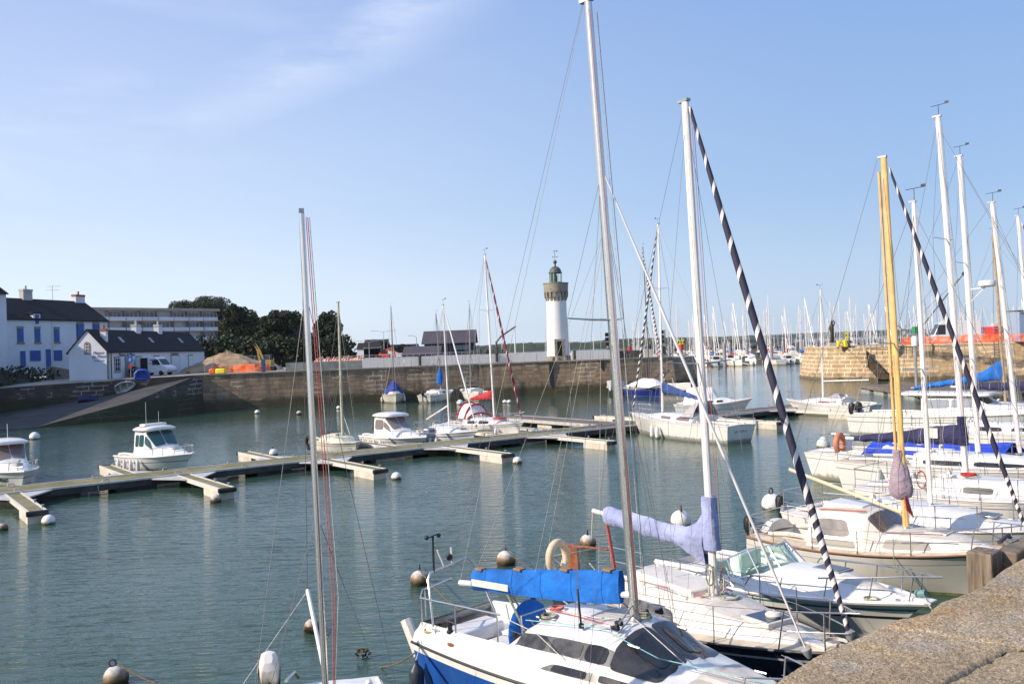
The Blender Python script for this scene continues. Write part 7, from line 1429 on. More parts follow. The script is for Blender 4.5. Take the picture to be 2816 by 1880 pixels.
# ------------------------------------------------------------------ B5..B8: the further sloops of the row
def sloop(name, label, stern, bow, masthint, mh, B=2.9, fs=.95, fb=1.3, hullm=None, stripe=GREYST, cov=None, boomL=3.2, boomz=1.5, furl=None, furlr=.06, mastm=ALUW, mr=.075, cab=None, winds=None, spr=((.42, .7),), rake=.35, rails=True, deckm=None, group=None, L_=None, wire_r=.006, fitp=None, topp=None, windm=None, rows_=None, mis=None, furlb=.97, boomdz=.1, collar=True, cdz=0., boomang=0., **kw):
    b = Boat(name, label, 'sailboat', stern, bow, L_=L_, B=B, fs=fs, fb=fb, ws=.7, tm=.42, p=2.2, rake=.9, tr=.25, group=group, **kw); hm = hullm or WHITE
    if fitp: fq = b.fit(P(*fitp), topp); masthint = (fq.x + b.L / 2) / b.L
    b.hull([ANTIF, hm, stripe, WHITE2], rows_ or [-.35, 0, .08, .12, .70, .80, .83, 1.], mis or [0, 1, 2, 1, 1, 2, 1]); b.gunwale(WHITE2, .022, 'toe_rail')
    dm = deckm or NONSKID; b.deck(dm, .04, .30, .6); b.cockpit(.04, .30, .6, .4, .3, WHITE2)
    b.C = b.cabin(cab or [(.30, .95, .78, .42), (.42, 1.0, .82, .42), (.58, .92, .70, .36), (.70, .7, .45, .24), (.82, .4, .2, .04)], WHITE); b.windows(b.C, winds or [(.38, .50, .25, .8, (.01, -.01)), (.53, .62, .3, .8, (.01, -.01))], windm or TINT)
    zt = lambda t: b.C.f(t)[-1][1]; tm_ = masthint; zz = zt(tm_) if tm_ < .8 else b.dk(tm_)
    b.mast(b.x(tm_), zz - .03, mh - zz, rake, mr * .62, mastm, 1.5, .8); b.rig(spr, .98, r=wire_r); b.hatch(.72, (.5, .5), zt(.72) - .02)
    m = MB(); m.box((b.x(.36), 0, zt(.36) + .02), (.9, .7, .07)); m.build('sliding_hatch', WHITE, b.r, bevel=.025)
    m = MB(); tp = b.mb; m.tube([tp + Vector((.02, 0, 0)), tp + Vector((.02, 0, .35))], .008, 4); m.tube([tp + Vector((-.2, 0, .35)), tp + Vector((.3, 0, .37))], .008, 4); m.box(tp + Vector((.26, 0, .40)), (.12, .01, .07)); m.build('wind_vane', BLACK, b.mo)
    if boomL:
        b.boom(zz + boomz, boomL, boomdz, boomang, mastm if mastm is not MASTB else ALUG, .05)
        if cov: b.cover(.0, .93, [(0, .40 + cdz), (.1, .38 + cdz), (.45, .24 + cdz * .5), (.8, .14), (.93, .06)], cov, seed=int(mh * 10), w=.15, base=-.06, collar=(zz + boomz + .75, .12) if collar else None)
        b.wire('topping_lift', [b.mb + Vector((-.08, 0, 0)), b.bb], wire_r * .8, ROPEW)
    if furl: b.furler(b.mp(.97) + Vector((.1, 0, 0)), Vector((b.x(furlb), 0, b.zs(1) + .3)), furlr, furl, name='furled_sail')
    else: b.wire('forestay', [b.mp(.97), Vector((b.x(.985), 0, b.zs(1) + .05))], wire_r)
    if rails: b.rail(.14, .87, .6, n=6, bow=True, stern=True, wr=wire_r)
    for sd in (-1, 1): b.winch(b.x(.27), sd * .72, b.zs(.3) + .1, STEEL)
    b.halyards([ROPEW, ROPEW])
    if rails:
        for sd in (-1, 1): m = MB(); m.tube([(b.x(.345), sd * .55, zt(.345) - .02), (b.x(.345), sd * .55, zt(.345) + .12), (b.x(.345) + .1, sd * .55, zt(.345) + .15)], [.05, .05, .07], 8); m.build('vent_cowl', WHITE2, b.r)
        b.coil((b.x(.10), .45, b.zs(.1) + .04), .2, ROPEG, 4); b.coil((b.x(.42), -.3, zt(.42) + .02), .14, ROPEW, 3); b.coil((b.x(.93), .05, b.dk(.93) + .02), .14, ROPEW, 3)
        m = MB(); m.box((b.x(.20), sd * .1, b.zs(.2) - .12), (.9, .35, .12)); m.build('cockpit_cushion', [CLNAVY, CREAM, CLBLUE][int(mh * 10) % 3], b.r, bevel=.04)
        for f_ in (.2, .34): b.fender(f_, -1, CLWHT, .55, .09, .12)
    return b
def tofrac(stern, bow, pt): s_ = Vector(stern); e = Vector(bow) - s_; return (Vector(pt[:2]) - s_).dot(e) / e.length_squared
s5, e5 = (9.1, 26.75), (13.6, 21.2)
b = sloop('white_sloop', 'white sloop with black and gold sheer stripe just beyond the cream cruiser', s5, e5, 0, 8.95, fitp=(2559, 1381, 1.5), topp=(2515, 557), B=2.85, fs=.95, fb=1.28, hullm=mat('hull_grey_white', (.74, .72, .68), .3, coat=.2), rows_=[-.35, 0, .08, .58, .61, .66, .70, .72, 1.], mis=[0, 1, 1, 2, 1, 2, 3, 1], stripe=BLACK, boomL=0, spr=((.45, .75),), mr=.068, winds=[(.36, .45, .3, .75)], rake=.2)
b.outboard(-.75, .8); b.coil((b.x(.07), -.3, b.zs(.05) + .05), .3, ROPEG, 5); b.coil((b.x(.32), .3, b.zs(.3) + .55), .2, ROPEW, 4); b.coil((b.x(.30), -.5, b.zs(.3) + .5), .15, ROPEB, 4)
s6, e6 = (12.0, 29.7), (17.2, 23.9)
b = sloop('white_yacht', 'white yacht with navy boom cover and red rope coil on its rail', s6, e6, 0, 12.1, fitp=(2656, 1307, 1.55), topp=(2583, 322), B=3.1, fs=1.05, fb=1.35, hullm=mat('hull_grey_white', (.74, .72, .68), .3), cov=CLNAVY, boomL=4.0, boomz=1.0, boomdz=-.15, spr=((.36, .9), (.66, .7)), mr=.095, winds=[(.42, .52, .3, .8)], rake=.45, cdz=.12, mastm=mat('mast_pinkish', (.78, .71, .69), .4), boomang=rad(8), windm=BLACK)
b.coil((b.x(.27), -.95, b.zs(.3) + .42), .14, mat('rope_bright_red', (.45, .05, .03), .9), 6, True); b.coil((b.ma.x + .2, -.3, b.ma.z + .1), .2, mat('rope_bright_red', (.45, .05, .03), .9), 6)
m = MB(); c = b.ba.lerp(b.bb, .22); m.box((c.x, c.y - .17, c.z + .25), (.32, .02, .3)); m.build('cover_patch', WHITE2, b.r, smooth=False)
s7, e7 = (13.2, 35.0), (19.6, 28.4)
b = sloop('beige_decked_yacht', 'beige-decked yacht with an orange horseshoe lifebuoy on its stern and netted rails', s7, e7, 0, 11.9, fitp=(2690, 1243, 1.65), topp=(2645, 430), B=3.2, fs=1.15, fb=1.4, hullm=mat('hull_grey_white', (.74, .72, .68), .3), boomL=0, spr=((.32, .9), (.64, .7)), mr=.1, winds=[(.34, .50, .25, .7), (.52, .68, .25, .7)], rake=.5, deckm=mat('beige_deck', (.58, .52, .42), .8, noise=.1), mastm=mat('mast_pinkish', (.78, .71, .69), .4))
q = b.mp(.55); m = MB(); m.tube([q, q + Vector((.55, 0, .05))], .03, 6); m.tube([q + Vector((0, 0, -.5)), q + Vector((.5, 0, 0))], .02, 5); rd_ = m.build('radar_bracket', ALUW, b.mo); m = MB(); m.lathe([(.01, 0), (.22, .01), (.27, .05), (.28, .17), (.25, .22), (.01, .24)], 20, c=(q.x + .6, 0, q.z + .06)); m.build('radar_dome', WHITE, rd_)
o = b.ring((b.x(.0), -.65, b.zs(0) + .62), .28, .11, LIFEB, -.9, PI + .9, PI / 2, PI / 2); m = MB(); m.box((b.x(.01), -.15, b.zs(0) + .55), (.08, .5, .5)); m.build('stern_dodger', WHITE2, b.r, bevel=.02); m = MB(); m.box((b.x(.01) - .05, -.2, b.zs(0) + .45), (.02, .22, .3)); m.build('blue_badge', BLUEHULL, b.r, smooth=False)
s8, e8 = (15.5, 40.5), (22.5, 32.5)
b = sloop('white_yacht', 'white yacht covered with a bright royal blue tarpaulin at the right edge', s8, e8, 0, 10.6, fitp=(2804, 1232, 1.6), topp=(2730, 558), B=3.0, fs=1.05, fb=1.3, boomL=0, spr=((.5, .8),), mr=.095, rake=.5, mastm=mat('mast_pinkish', (.78, .71, .69), .4))
m = MB(); rows = []
for i in range(21):
    t = lerp(.24, .72, i / 20); zc_ = b.zs(t) + .62 + .15 * fnoise(t * 9, 2); rows.append([(b.x(t), y, b.zs(t) + .1 + (zc_ - b.zs(t) - .1) * (1 - abs(y / 1.3) ** 1.4) + .05 * fnoise(t * 14, y * 3)) for y in [lerp(-1.3, 1.3, j / 12) for j in range(13)]])
m.grid(rows); m.build('tarpaulin', CLROY, b.r, ang=50)
s10, e10 = (19.0, 55.0), (26.5, 47.8)
b = sloop('gaff_sloop', 'sloop with brown wooden mast and swooping bright blue boom cover behind the cabin boat', (26.0, 56.5), (33.5, 49.5), .40, 11.5, B=2.9, fs=1.0, fb=1.3, boomL=0, spr=((.42, .8),), mr=.085, rake=.35, mastm=mat('mast_brown', (.42, .30, .16), .5, noise=.2))
b.boom(3.0, 5.4, -.7, rad(2), mat('mast_brown', (.42, .30, .16), .5), .06); b.cover(0.01, .97, [(0, 1.0), (.06, .95), (.2, .5), (.45, .28), (.8, .16), (.97, .08)], CLBLUE, seed=5, w=.22, base=-.12)
# extra masts standing among the right-hand row, each on its own hull hidden behind the others
b = sloop('white_yacht', 'white yacht with thick leaning forestay cut by the right edge of the photo', (19.2, 45.5), (26.0, 37.5), .60, 10.9, B=3.1, fs=1.1, fb=1.35, boomL=3.6, cov=CLNAVY, spr=((.5, .8),), mr=.09, rake=.4, furl=SPK, furlr=.07)
b = sloop('white_yacht', 'white yacht with dark furled headsail behind the cabin boat, right edge', (31.5, 52.0), (38.5, 44.8), .45, 12.8, B=3.1, fs=1.1, fb=1.35, boomL=3.6, spr=((.5, .8),), mr=.09, rake=.4, furl=CLNAVY, furlr=.08, mastm=ALUG)
# B9: cabin fishing boat
b = Boat('fishing_boat', 'large white cabin boat with two dark outboards behind the sail row on the right', 'motorboat', (20.2, 53.5), (28.0, 45.2), B=3.1, fs=1.15, fb=1.65, sg_=.05, ws=.9, tm=.4, p=2.4, rake=1.1, wl=.8)
b.hull([ANTIF, WHITE, GREYST], [-.35, 0, .08, .12, .16, .7, .74, 1.], [0, 2, 1, 2, 1, 2, 1]); b.gunwale(WHITE2, .05); b.deck(WHITE2, .03, .36, 1.15); b.cockpit(.03, .36, 1.15, .45, .1, WHITE2)
C = b.cabin([(.36, 1.05, .92, 1.0), (.60, 1.05, .92, 1.0), (.66, 1.0, .82, .55), (.82, .6, .4, .3), (.93, .2, .08, .02)], WHITE, mid=.95, cr=.03)
b.windows(C, [(.38, .49, .45, .95), (.50, .62, .45, .95)], mat('pale_glass', (.30, .32, .36), .08, coat=1.)); m = MB(); rows = [[(b.x(t), y, b.zs(.5) + 1.06 + .08 * (1 - (y / 1.15) ** 2)) for y in (-1.15, -.8, -.4, 0, .4, .8, 1.15)] for t in (.26, .3, .5, .64, .67)]; m.grid(rows); o = m.build('hard_top', WHITE, b.r); sm = o.modifiers.new('solid', 'SOLIDIFY'); sm.thickness = .12
for sd in (-1, 1): C.patch(.605, .655, 1.05, 4.0, sd, .015, n=8).build('windscreen', TINT, C.obj)
for sd in (-1, 1): m = MB(); m.tube([(b.x(.29), sd * 1.05, b.zs(.3)), (b.x(.28), sd * 1.05, b.zs(.3) + 1.1)], .03, 6); m.build('canopy_post', STEEL, b.r)
b.outboard(-.35, 1.35); b.outboard(.45, 1.35); b.rail(.40, .87, .55, n=4, bow=True, wr=.01); b.fender(.62, -1, CLWHT, .75, .12, .3); b.fender(.45, -1, CLWHT, .75, .12, .3); m = MB(); m.tube([(b.x(.5), 0, b.zs(.5) + 1.1), (b.x(.5), 0, b.zs(.5) + 1.5)], .05, 6); m.build('aerial_mount', WHITE2, b.r)
# B0: boat cut off at the bottom left of the middle
b = Boat('small_sloop', 'small white sloop cut by the bottom edge, with a tilted white outboard and silver mast', 'sailboat', (-2.75, 13.9), (-1.5, 8.4), B=2.0, fs=.78, fb=1.0, ws=.8, tm=.4, tr=-.1, rake=.7)
b.hull([ANTIF, WHITE, BLACK], [-.35, 0, .1, .8, .95, 1.], [0, 1, 1, 1, 2]); b.deck(WHITE, .06, .36, .62); b.cockpit(.06, .36, .62, .4, .25, WHITE2); b.gunwale(WHITE, .035); C = b.cabin([(.38, .8, .66, .32), (.6, .8, .6, .3), (.8, .4, .2, .05)], WHITE); b.windows(C, [(.45, .58, .25, .8)], TINT)
mq = b.fit(P(904, 2050, 1.2), (829, 586)); b.mast(mq.x, 1.0, 6.95, .18, .038, ALU, 1.6, .9)
b.ma.x, b.ma.y
for sd in (-1, 1): b.wire('shroud', [b.mp(.86), (b.ma.x - .15, sd * 1.0, b.zs(.5))], .0035); b.wire('shroud', [b.mp(.45), (b.ma.x + .15, sd * 1.0, b.zs(.5))], .0035, WIRED)
for k, mt_ in enumerate((ROPER, ROPER, ROPEW)): b.wire('halyard', [b.mb + Vector((.05, .05 + .02 * k, -.05)), b.mp(.3) + Vector((.05, .13 + .035 * k, 0)), b.mp(.06) + Vector((.06, .07, 0))], .005, mt_, 4, b.mo)
b.wire('backstay', [b.mb, (b.x(0) + .05, 0, b.zs(0) + .1)], .0035); b.wire('forestay', [b.mb, (b.x(1), 0, b.zs(1))], .0035)
m = MB(); q0 = b.w2l(P(893, 1848, 1.25)); q1 = b.w2l(P(846, 1622, 2.02)); m.tube([q1, q0], .032, 8); m.build('boom', ALUW, b.r); b.wire('topping_lift', [b.mb, q1], .004, WIRED); b.wire('mainsheet', [q1, b.w2l(P(668, 1880, .9))], .007, ROPEW)
o = b.outboard(.0, 1.0); wl_ = b.w2l(P(742, 1850, .95)); o.location = (wl_.x, wl_.y, .85); o.rotation_euler = (0, rad(38), 0); o.scale = (1.1,) * 3
for c_ in o.children:
    if c_.name.startswith('cowling'):
        m = MB(); rows = []
        for z_, a__, b__ in ((-.06, .10, .09), (0, .19, .13), (.3, .21, .14), (.44, .17, .12), (.5, .08, .06)): rows.append([(sx__ * a__ * (1 if abs(sx__) + abs(sy__) < 1.6 else .8), sy__ * b__ * (1 if abs(sx__) + abs(sy__) < 1.6 else .8), z_) for sx__, sy__ in ((1, 0), (1, 1), (0, 1), (-1, 1), (-1, 0), (-1, -1), (0, -1), (1, -1))])
        m.grid(rows, close=True); m.ngon(rows[-1]); m.ngon(rows[0][::-1]); nc_ = m.build('cowling', WHITE2, o, bevel=.02); m = MB(); m.box((0, -.145, .22), (.2, .012, .24)); m.build('cowling_panel', GREYST, nc_, bevel=.004); m = MB(); m.box((0, 0, -.02), (.4, .28, .05)); m.build('cowling_band', BLACK, nc_, bevel=.01); bpy.data.objects.remove(c_); break
m = MB(); q = b.w2l(P(810, 1856, .98)); m.tube([(q.x - .2, q.y + .05, q.z - .1), (q.x, q.y, q.z + .05), (q.x + .25, q.y - .12, q.z + .02)], .028, 8); m.build('tiller_grip', STEEL, b.r)
# ================================================================== mid-distance boats
def pl(x, y, h): return P(x, y, h)
def fr(stern, bow, x, y, h): return tofrac(Vector(stern[:2]), Vector(bow[:2]), P(x, y, h))
s_, e_ = P(2008, 1163, .8), P(1762, 1147, 1.1)
s_, e_ = Vector((12.2, 50.2, 0)), Vector((7.2, 59.0, 0))
b = sloop('white_yacht', 'white yacht with blue boom cover and grey sprayhood at the long pontoon', s_, e_, .56, 13.0, fitp=(1822, 1133, 1.42), topp=(1808, 617), B=3.0, fs=1.0, fb=1.25, cov=CLMUT, boomL=3.7, boomz=1.3, boomdz=-.35, spr=((.36, .8), (.66, .6)), mr=.09, furl=SPK, furlr=.07, wire_r=.009, collar=False, cdz=.2, winds=[(.33, .44, .3, .8), (.50, .60, .3, .8)], windm=mat('mauve_window', (.20, .13, .15), .2), stripe=GREYST, rows_=[-.35, 0, .06, .12, .17, .20, .25, 1.], mis=[0, 1, 2, 1, 2, 1, 1])
b.fender(.62, 1, CLWHT, .75, .13, .3); b.fender(.56, 1, CLWHT, .75, .13, .3)
m = MB(); rows = [[(b.x(t) , y, b.zs(.3) + .35 + hh * (1 - abs(y / 1.0) ** 2.5)) for y in [lerp(-1, 1, j / 8) for j in range(9)]] for t, hh in ((.42, .12), (.36, .75), (.29, .95))]; m.grid(rows); m.build('sprayhood', mat('grey_canvas', (.42, .40, .40), .8, noise=.15), b.r)
C = b.C
q = b.hullo; MT = Matrix(((0, 0, -1), (-1, 0, 0), (0, 1, 0))).to_4x4(); MT.translation = (b.x(0, .6) - .03, 0, .62); text_mb('LE 41827', .26, MT).build('registration_lettering', GREYST, b.r, smooth=False)
b = sloop('white_yacht', 'white boat with a pale tent cover behind the yacht with the blue boom cover', (12.2, 69.5), (18.0, 68.6), .05, 3.0, B=2.5, fs=.9, fb=1.3, boomL=0, spr=(), mr=.03, rails=False, wire_r=.004)
m = MB(); rows = [[(b.x(t), y, .95 + h * (1 - abs(y) ** 1.5)) for y in (-1, -.6, 0, .6, 1)] for t, h in ((.12, .2), (.18, 1.3), (.5, 1.25), (.6, .3))]; m.grid(rows); m.ngon(rows[0]); m.ngon(rows[-1]); m.build('tent_cover', CLWHT, b.r)
s_, e_ = P(2402, 1120, .85), P(2188, 1097, 1.05)
b = sloop('white_sloop', 'small white sloop with a long white boom and pink window at the right-hand pontoon', (25.6, 64.2), (20.9, 69.6), .62, 9.1, fitp=(2263, 1087, 1.4), topp=(2254, 797), B=2.5, fs=.8, fb=1.05, boomL=3.6, boomz=1.2, boomdz=.1, spr=((.5, .6),), mr=.075, wire_r=.009, winds=[(.42, .56, .3, .7)], windm=mat('pink_window', (.30, .12, .10), .3), rails=True)
m = MB(); rows = [[(b.x(t), y, 1.0 + h * (1 - abs(y / .95) ** 2)) for y in (-.95, -.5, 0, .5, .95)] for t, h in ((.52, .15), (.44, .55), (.38, .6), (.36, .3))]; m.grid(rows); m.build('sprayhood', mat('grey_canvas', (.42, .40, .40), .8), b.r)
# red covered yacht
s_, e_ = P(1236, 1178, .8), P(1424, 1168, 1.15); s_ = Vector((-4.6, 61.0)); e_ = Vector((.1, 55.3))
b = sloop('white_yacht', 'white yacht with red boom cover, red sprayhood and red-striped furled sail at the long pontoon', s_, e_, .70, 11.6, fitp=(1359, 1147, 1.35), topp=(1334, 701), B=2.5, fs=.85, fb=1.15, cov=CLRED, boomL=2.6, boomz=1.25, boomdz=-.1, spr=((.34, .8), (.66, .6)), mr=.085, furl=SPR, furlr=.07, wire_r=.009, collar=False, cdz=.12, mastm=ALUW, winds=[(.38, .50, .25, .85), (.53, .64, .25, .85)])
m = MB(); rows = [[(b.x(t) , y, b.zs(.3) + .40 + hh * (1 - abs(y / .95) ** 3)) for y in [lerp(-.95, .95, j / 10) for j in range(11)]] for t, hh in ((.40, .3), (.35, .85), (.24, .95))]; m.grid(rows); m.build('sprayhood', CLWHT, b.r)
for tt in (.40, .352, .24): m = MB(); hh = {.40: .3, .352: .86, .24: .97}[tt]; m.tube([(b.x(tt), y, b.zs(.3) + .42 + hh * (1 - abs(y / .97) ** 3)) for y in [lerp(-.97, .97, j / 10) for j in range(11)]], .06, 6); m.build('hood_trim', CLRED, b.r)
b.fender(.8, -1, CLWHT, .6, .1); m = MB(); m.box((b.x(.70), -.1, b.C.f(.7)[-1][1] + .06), (.9, .5, .08)); m.build('red_deck_bag', CLRED, b.r, bevel=.03)
b = sloop('white_sloop', 'low white sloop with raised bare boom between the hardtop boat and red-covered yacht', (-6.2, 58.0), (-2.5, 53.2), .58, 8.45, fitp=(1235, 1163, 1.25), topp=(1220, 839), B=2.1, fs=.62, fb=.95, boomL=0, spr=((.5, .6),), mr=.07, wire_r=.008, furl=ALUW, furlr=.05, winds=[(.36, .46, .3, .8)], windm=mat('pink_window', (.30, .12, .10), .3), stripe=mat('hull_blue_line', (.05, .15, .4), .4), rows_=[-.35, 0, .06, .66, .74, .8, .83, 1.], mis=[0, 1, 1, 2, 1, 1, 1])
m = MB(); q0 = b.mp(.17); m.tube([q0, q0 + Vector((-3.0, .3, -1.0))], .05, 6); m.build('boom', ALUW, b.r); b.fender(.45, -1, CLWHT, .6, .1); b.fender(.56, -1, CLWHT, .6, .1)
# hardtop motorboat, cabin cruiser and the one at the left edge
def cruiser(label, stern, bow, B, fs, fb, hh, glass, t0, t1, roof_t, kind, **kw):
    b = Boat('cabin_motorboat', label, 'motorboat', stern, bow, B=B, fs=fs, fb=fb, sg_=.03, ws=.88, tm=.42, p=2.3, rake=.9, wl=.8, tr=-.1)
    b.hull([ANTIF, WHITE, kw.get('stripe', GREYST)], [-.3, 0, .1, .6, .66, 1.], [0, 1, 1, 2, 1]); b.gunwale(WHITE, .045); b.deck(WHITE, .04, t0, B * .36); b.cockpit(.04, t0, B * .36, .42, .1, WHITE2)
    C = b.cabin([(t0, B * .38, B * .32, hh), (t0 + (t1 - t0) * .55, B * .38, B * .31, hh), (t1, B * .36, B * .24, .42), (t1 + .14, B * .26, B * .16, .26), (.93, .15, .06, .02)], WHITE, mid=.93, cr=.05)
    k = t0 + (t1 - t0) * .55; W_ = [(t0 + .02, lerp(t0, k, .45), .42, .92), (lerp(t0, k, .5), k - .005, .42, .92)] if kind == 'c' else [(t0 + .02, k, .42, .94)]
    b.windows(C, W_, glass)
    for sd in (-1, 1): C.patch(k + .012, t1 - .012, 1.1, 3.95, sd, .014, n=8).build('windscreen', glass, C.obj)
    for sd in (-1, 1): C.patch(k + .005, t1 - .02, .55, .92, sd, .014, .0, -.05).build('window', glass, C.obj)
    m = MB(); zt = b.zs(t0) + hh - .02; x0, x1 = b.x(roof_t[0]), b.x(roof_t[1]); rows = []
    for i in range(9):
        f = i / 8; w_ = B * .37 * (1 - (2 * f - 1) ** 6 * .35); rows.append([(lerp(x0, x1, f), y * w_, zt + .14 * (1 - abs(y) ** 5) * (1 - (2 * f - 1) ** 8 * .9) + .02) for y in (-1, -.96, -.8, -.4, 0, .4, .8, .96, 1)])
    m.grid(rows); o = m.build('hard_top', WHITE, b.r, ang=60); sm = o.modifiers.new('solid', 'SOLIDIFY'); sm.thickness = .10
    b.rail(.55, .87, .42, n=3, bow=True, wr=.012, r=.018, mids=False)
    m = MB(); m.tube([(b.x(k), 0, zt + .1), (b.x(k), 0, zt + 1.0)], .012, 4); m.build('aerial', WHITE2, b.r)
    for t_ in kw.get('fend', (.15, .28, .4, .52)): b.fender(t_, kw.get('side', -1), CLWHT, .62, .1, .15)
    return b, zt, C
b, zt, C = cruiser('white hardtop motorboat with smoked windows and black outboard at the long pontoon', (-8.9, 57.0), (-5.1, 52.2), 2.3, .62, .8, 1.22, mat('bronze_glass', (.22, .19, .18), .12, coat=.6), .26, .58, (.20, .52), 'h')
b.outboard(.3, 1.2)
b, zt, C = cruiser('white cabin cruiser with teal windows and a light bar on its roof', (-20.7, 49.2), (-16.3, 45.9), 2.5, .75, .98, 1.32, mat('teal_glass', (.03, .09, .085), .10, coat=.5), .30, .60, (.26, .52), 'c')
m = MB(); m.box((b.x(.37), 0, zt + .26), (.5, 1.3, .22)); o = m.build('light_bar', WHITE, b.r, bevel=.05); m = MB(); m.box((b.x(.37), 0, zt + .24), (.52, 1.32, .04)); m.build('red_line', REDP, o, smooth=False)
m = MB(); m.tube([(b.x(.37), -.4, zt + .3), (b.x(.37), -.4, zt + 1.5)], .012, 4); m.build('aerial', WHITE2, b.r); b.hatch(.70, (.6, .5), b.C_z if hasattr(b, 'C_z') else C.f(.70)[-1][1] - .03, mt=TINTM, frame=WHITE)
b, zt, C = cruiser('white cabin boat with brown tinted screen and dark lettering, cut by the left edge', (-26.4, 46.4), (-22.3, 41.3), 2.3, .72, .92, 1.2, mat('brown_glass', (.20, .15, .14), .12, coat=.6), .22, .56, (.16, .50), 'h', fend=())
MT = Matrix(((1, 0, 0), (0, 0, -1), (0, 1, 0))).to_4x4(); MT.translation = (0, 0, 0); M2 = MT @ Matrix.Rotation(rad(-0), 4, 'Y'); 
tm_ = text_mb('SB42637', .27, Matrix.Identity(4)); vs = []
for v in tm_.v:
    t_ = .78 + v[0] / b.L; vv = (.34 + v[1]) / b.zs(t_); wlf = lerp(b.wl, b.wl * .45, max(0, (t_ - .5) * 2) ** 1.3); y = b.hb(t_) * (wlf + (1 - wlf) * max(0, vv) ** .8); vs.append((b.x(t_, vv), -y - .015 - v[2], vv * b.zs(t_)))
tm_.v = vs; tm_.build('registration_lettering', NAVY, b.r, smooth=False)
m = MB(); m.box((b.x(.8), .0, b.zs(.8) + .2), (.3, .3, .3)); m.tube([(b.x(.8), 0, b.zs(.8)), (b.x(.8), 0, b.zs(.8) + .5)], .08, 8); m.build('anchor_windlass', ALUG, b.r, bevel=.03)
# mossy old sailboat
b = Boat('mossy_sailboat', 'old white sailboat stained green with moss, black tyre fender, at the long pontoon', 'sailboat', (-11.5, 55.0), (-8.7, 51.0), B=2.15, fs=.66, fb=.74, sg_=.02, ws=.8, tm=.45, p=2.6, rake=.3, wl=.85)
b.hull([ANTIF, WHITE2, mat('tan_strip', (.35, .27, .15), .7)], [-.3, 0, .1, .72, .78, 1.], [0, 1, 1, 2, 1]); b.deck(DIRTY, .06, .30, .6); b.cockpit(.06, .3, .6, mt=DIRTY); b.gunwale(DIRTY, .035)
C = b.cabin([(.30, .82, .68, .34), (.6, .82, .66, .32), (.74, .68, .5, .24), (.80, .5, .3, .03)], DIRTY, mid=.85); b.windows(C, [(.36, .48, .3, .8), (.52, .64, .3, .8)], CREAM)
b.hatch(.5, (.7, .7), C.f(.5)[-1][1] - .04, h=.12, mt=DIRTY, frame=DIRTY); fq = b.fit(P(942, 1197, 1.03), (931, 832)); b.mast(fq.x, 1.0, 8.8 - 1.0, .25, .075, mat('mast_mossy', (.46, .44, .30), .6, noise=.25), 1.3); b.rig(((.5, .6),), .97, r=.008, mt=WIRED); b.wire('forestay', [b.mp(.97), (b.x(1), 0, b.zs(1))], .009)
m = MB(); m.tube([(b.x(.18), -b.hb(.2) - .12 + .3 * 0 * math.cos(g), .55) if False else (b.x(.12) + .30 * math.cos(g), -b.hb(.12) - .12, .55 + .34 * math.sin(g)) for g in [2 * PI * k / 16 for k in range(17)]], .1, 8); m.build('tyre_fender', BLACK, b.r)
m = MB(); m.tube([(b.ma.x, .1, 2.2), (b.ma.x + .7, .15, 1.1)], .03, 5); m.build('inner_strut', mat('mast_mossy', (.46, .44, .30), .6), b.r)
# boats lying along the far quay wall
def small_yacht(name, label, x, yw, head, L_, B, hullm, mx, mtop, mastm, extra, name2=None):
    p = P(x, yw, 0); d = Vector((math.cos(head), math.sin(head))); s0 = Vector(p[:2]) - d * L_ / 2; e0 = s0 + d * L_
    t_ = Dp(mx, mtop, p.y); b = sloop(name, label, s0, e0, .58, t_.z, B=B, fs=.85, fb=1.15, hullm=hullm, boomL=2.2 if extra != 'none' else 0, boomz=.9, spr=((.45, .6),), mr=.075, wire_r=.012, mastm=mastm, rake=.5, rails=False)
    return b
b = small_yacht('moored_sloop', 'small white sloop with a royal blue cover over its cockpit by the dark quay wall', 1084, 1106, rad(-78), 6.5, 2.5, WHITE2, 1076, 842, MASTB, 'none')
m = MB(); rows = [[(x, y, 1.0 + h * (1 - abs(y / 1.05))) for y in (-1.05, -.5, 0, .5, 1.05)] for x, h in ((-2.9, .8), (-1.0, 1.5), (.5, 1.6), (.9, .5))]; m.grid(rows); m.ngon(rows[0]); m.build('tent_cover', mat('deep_blue_canvas', (.02, .05, .28), .8), b.r); b.fender(.4, -1); b.fender(.7, 1)
b = small_yacht('moored_sloop', 'white sloop with a bright blue bag on its mast by the quay wall', 1207, 1103, rad(64), 6.4, 2.4, WHITE2, 1206, 862, ALUG, 'none')
m = MB(); c = b.mp(.12); m.tube([c + Vector((-.1, 0, -.5)), c + Vector((-.1, 0, -.2)), c + Vector((-.1, 0, .7)), c + Vector((0, 0, 1.3))], [.15, .35, .3, .1], 8); m.build('bagged_sail', CLBLUE, b.r)
b.outboard(0, 1.0)
b = small_yacht('moored_sloop', 'weathered pale sloop partly hidden behind the red-covered yacht', 1300, 1099, rad(118), 6.2, 2.2, WHITE2, 1293, 836, ALUG, 'none')
b = small_yacht('moored_sloop', 'sloop with tall dark mast, white deck and royal blue hull at the pier head', 1781, 1090, rad(-70), 7.5, 2.9, ROYAL, 1768, 680, MASTB, 'none')
b.furler(b.mb + Vector((-.1, 0, -.3)), (b.x(1), 0, 1.6), .1, SPK) ; m = MB(); rows = [[(x, y, 1.05 + h * (1 - abs(y / 1.2) ** 2)) for y in (-1.2, -.6, 0, .6, 1.2)] for x, h in ((-3, .3), (-1, .9), (1.5, .9), (2.6, .2))]; m.grid(rows); m.build('deck_cover', CLWHT, b.r)
o = dinghy('white_tender', 'small white covered tender moored at the dark end of the pier head', P(1858, 1080, 0), rad(-60), 0, 5.2, 1.9, WHITE, CLWHT); o.scale = (1, 1, 1.9)
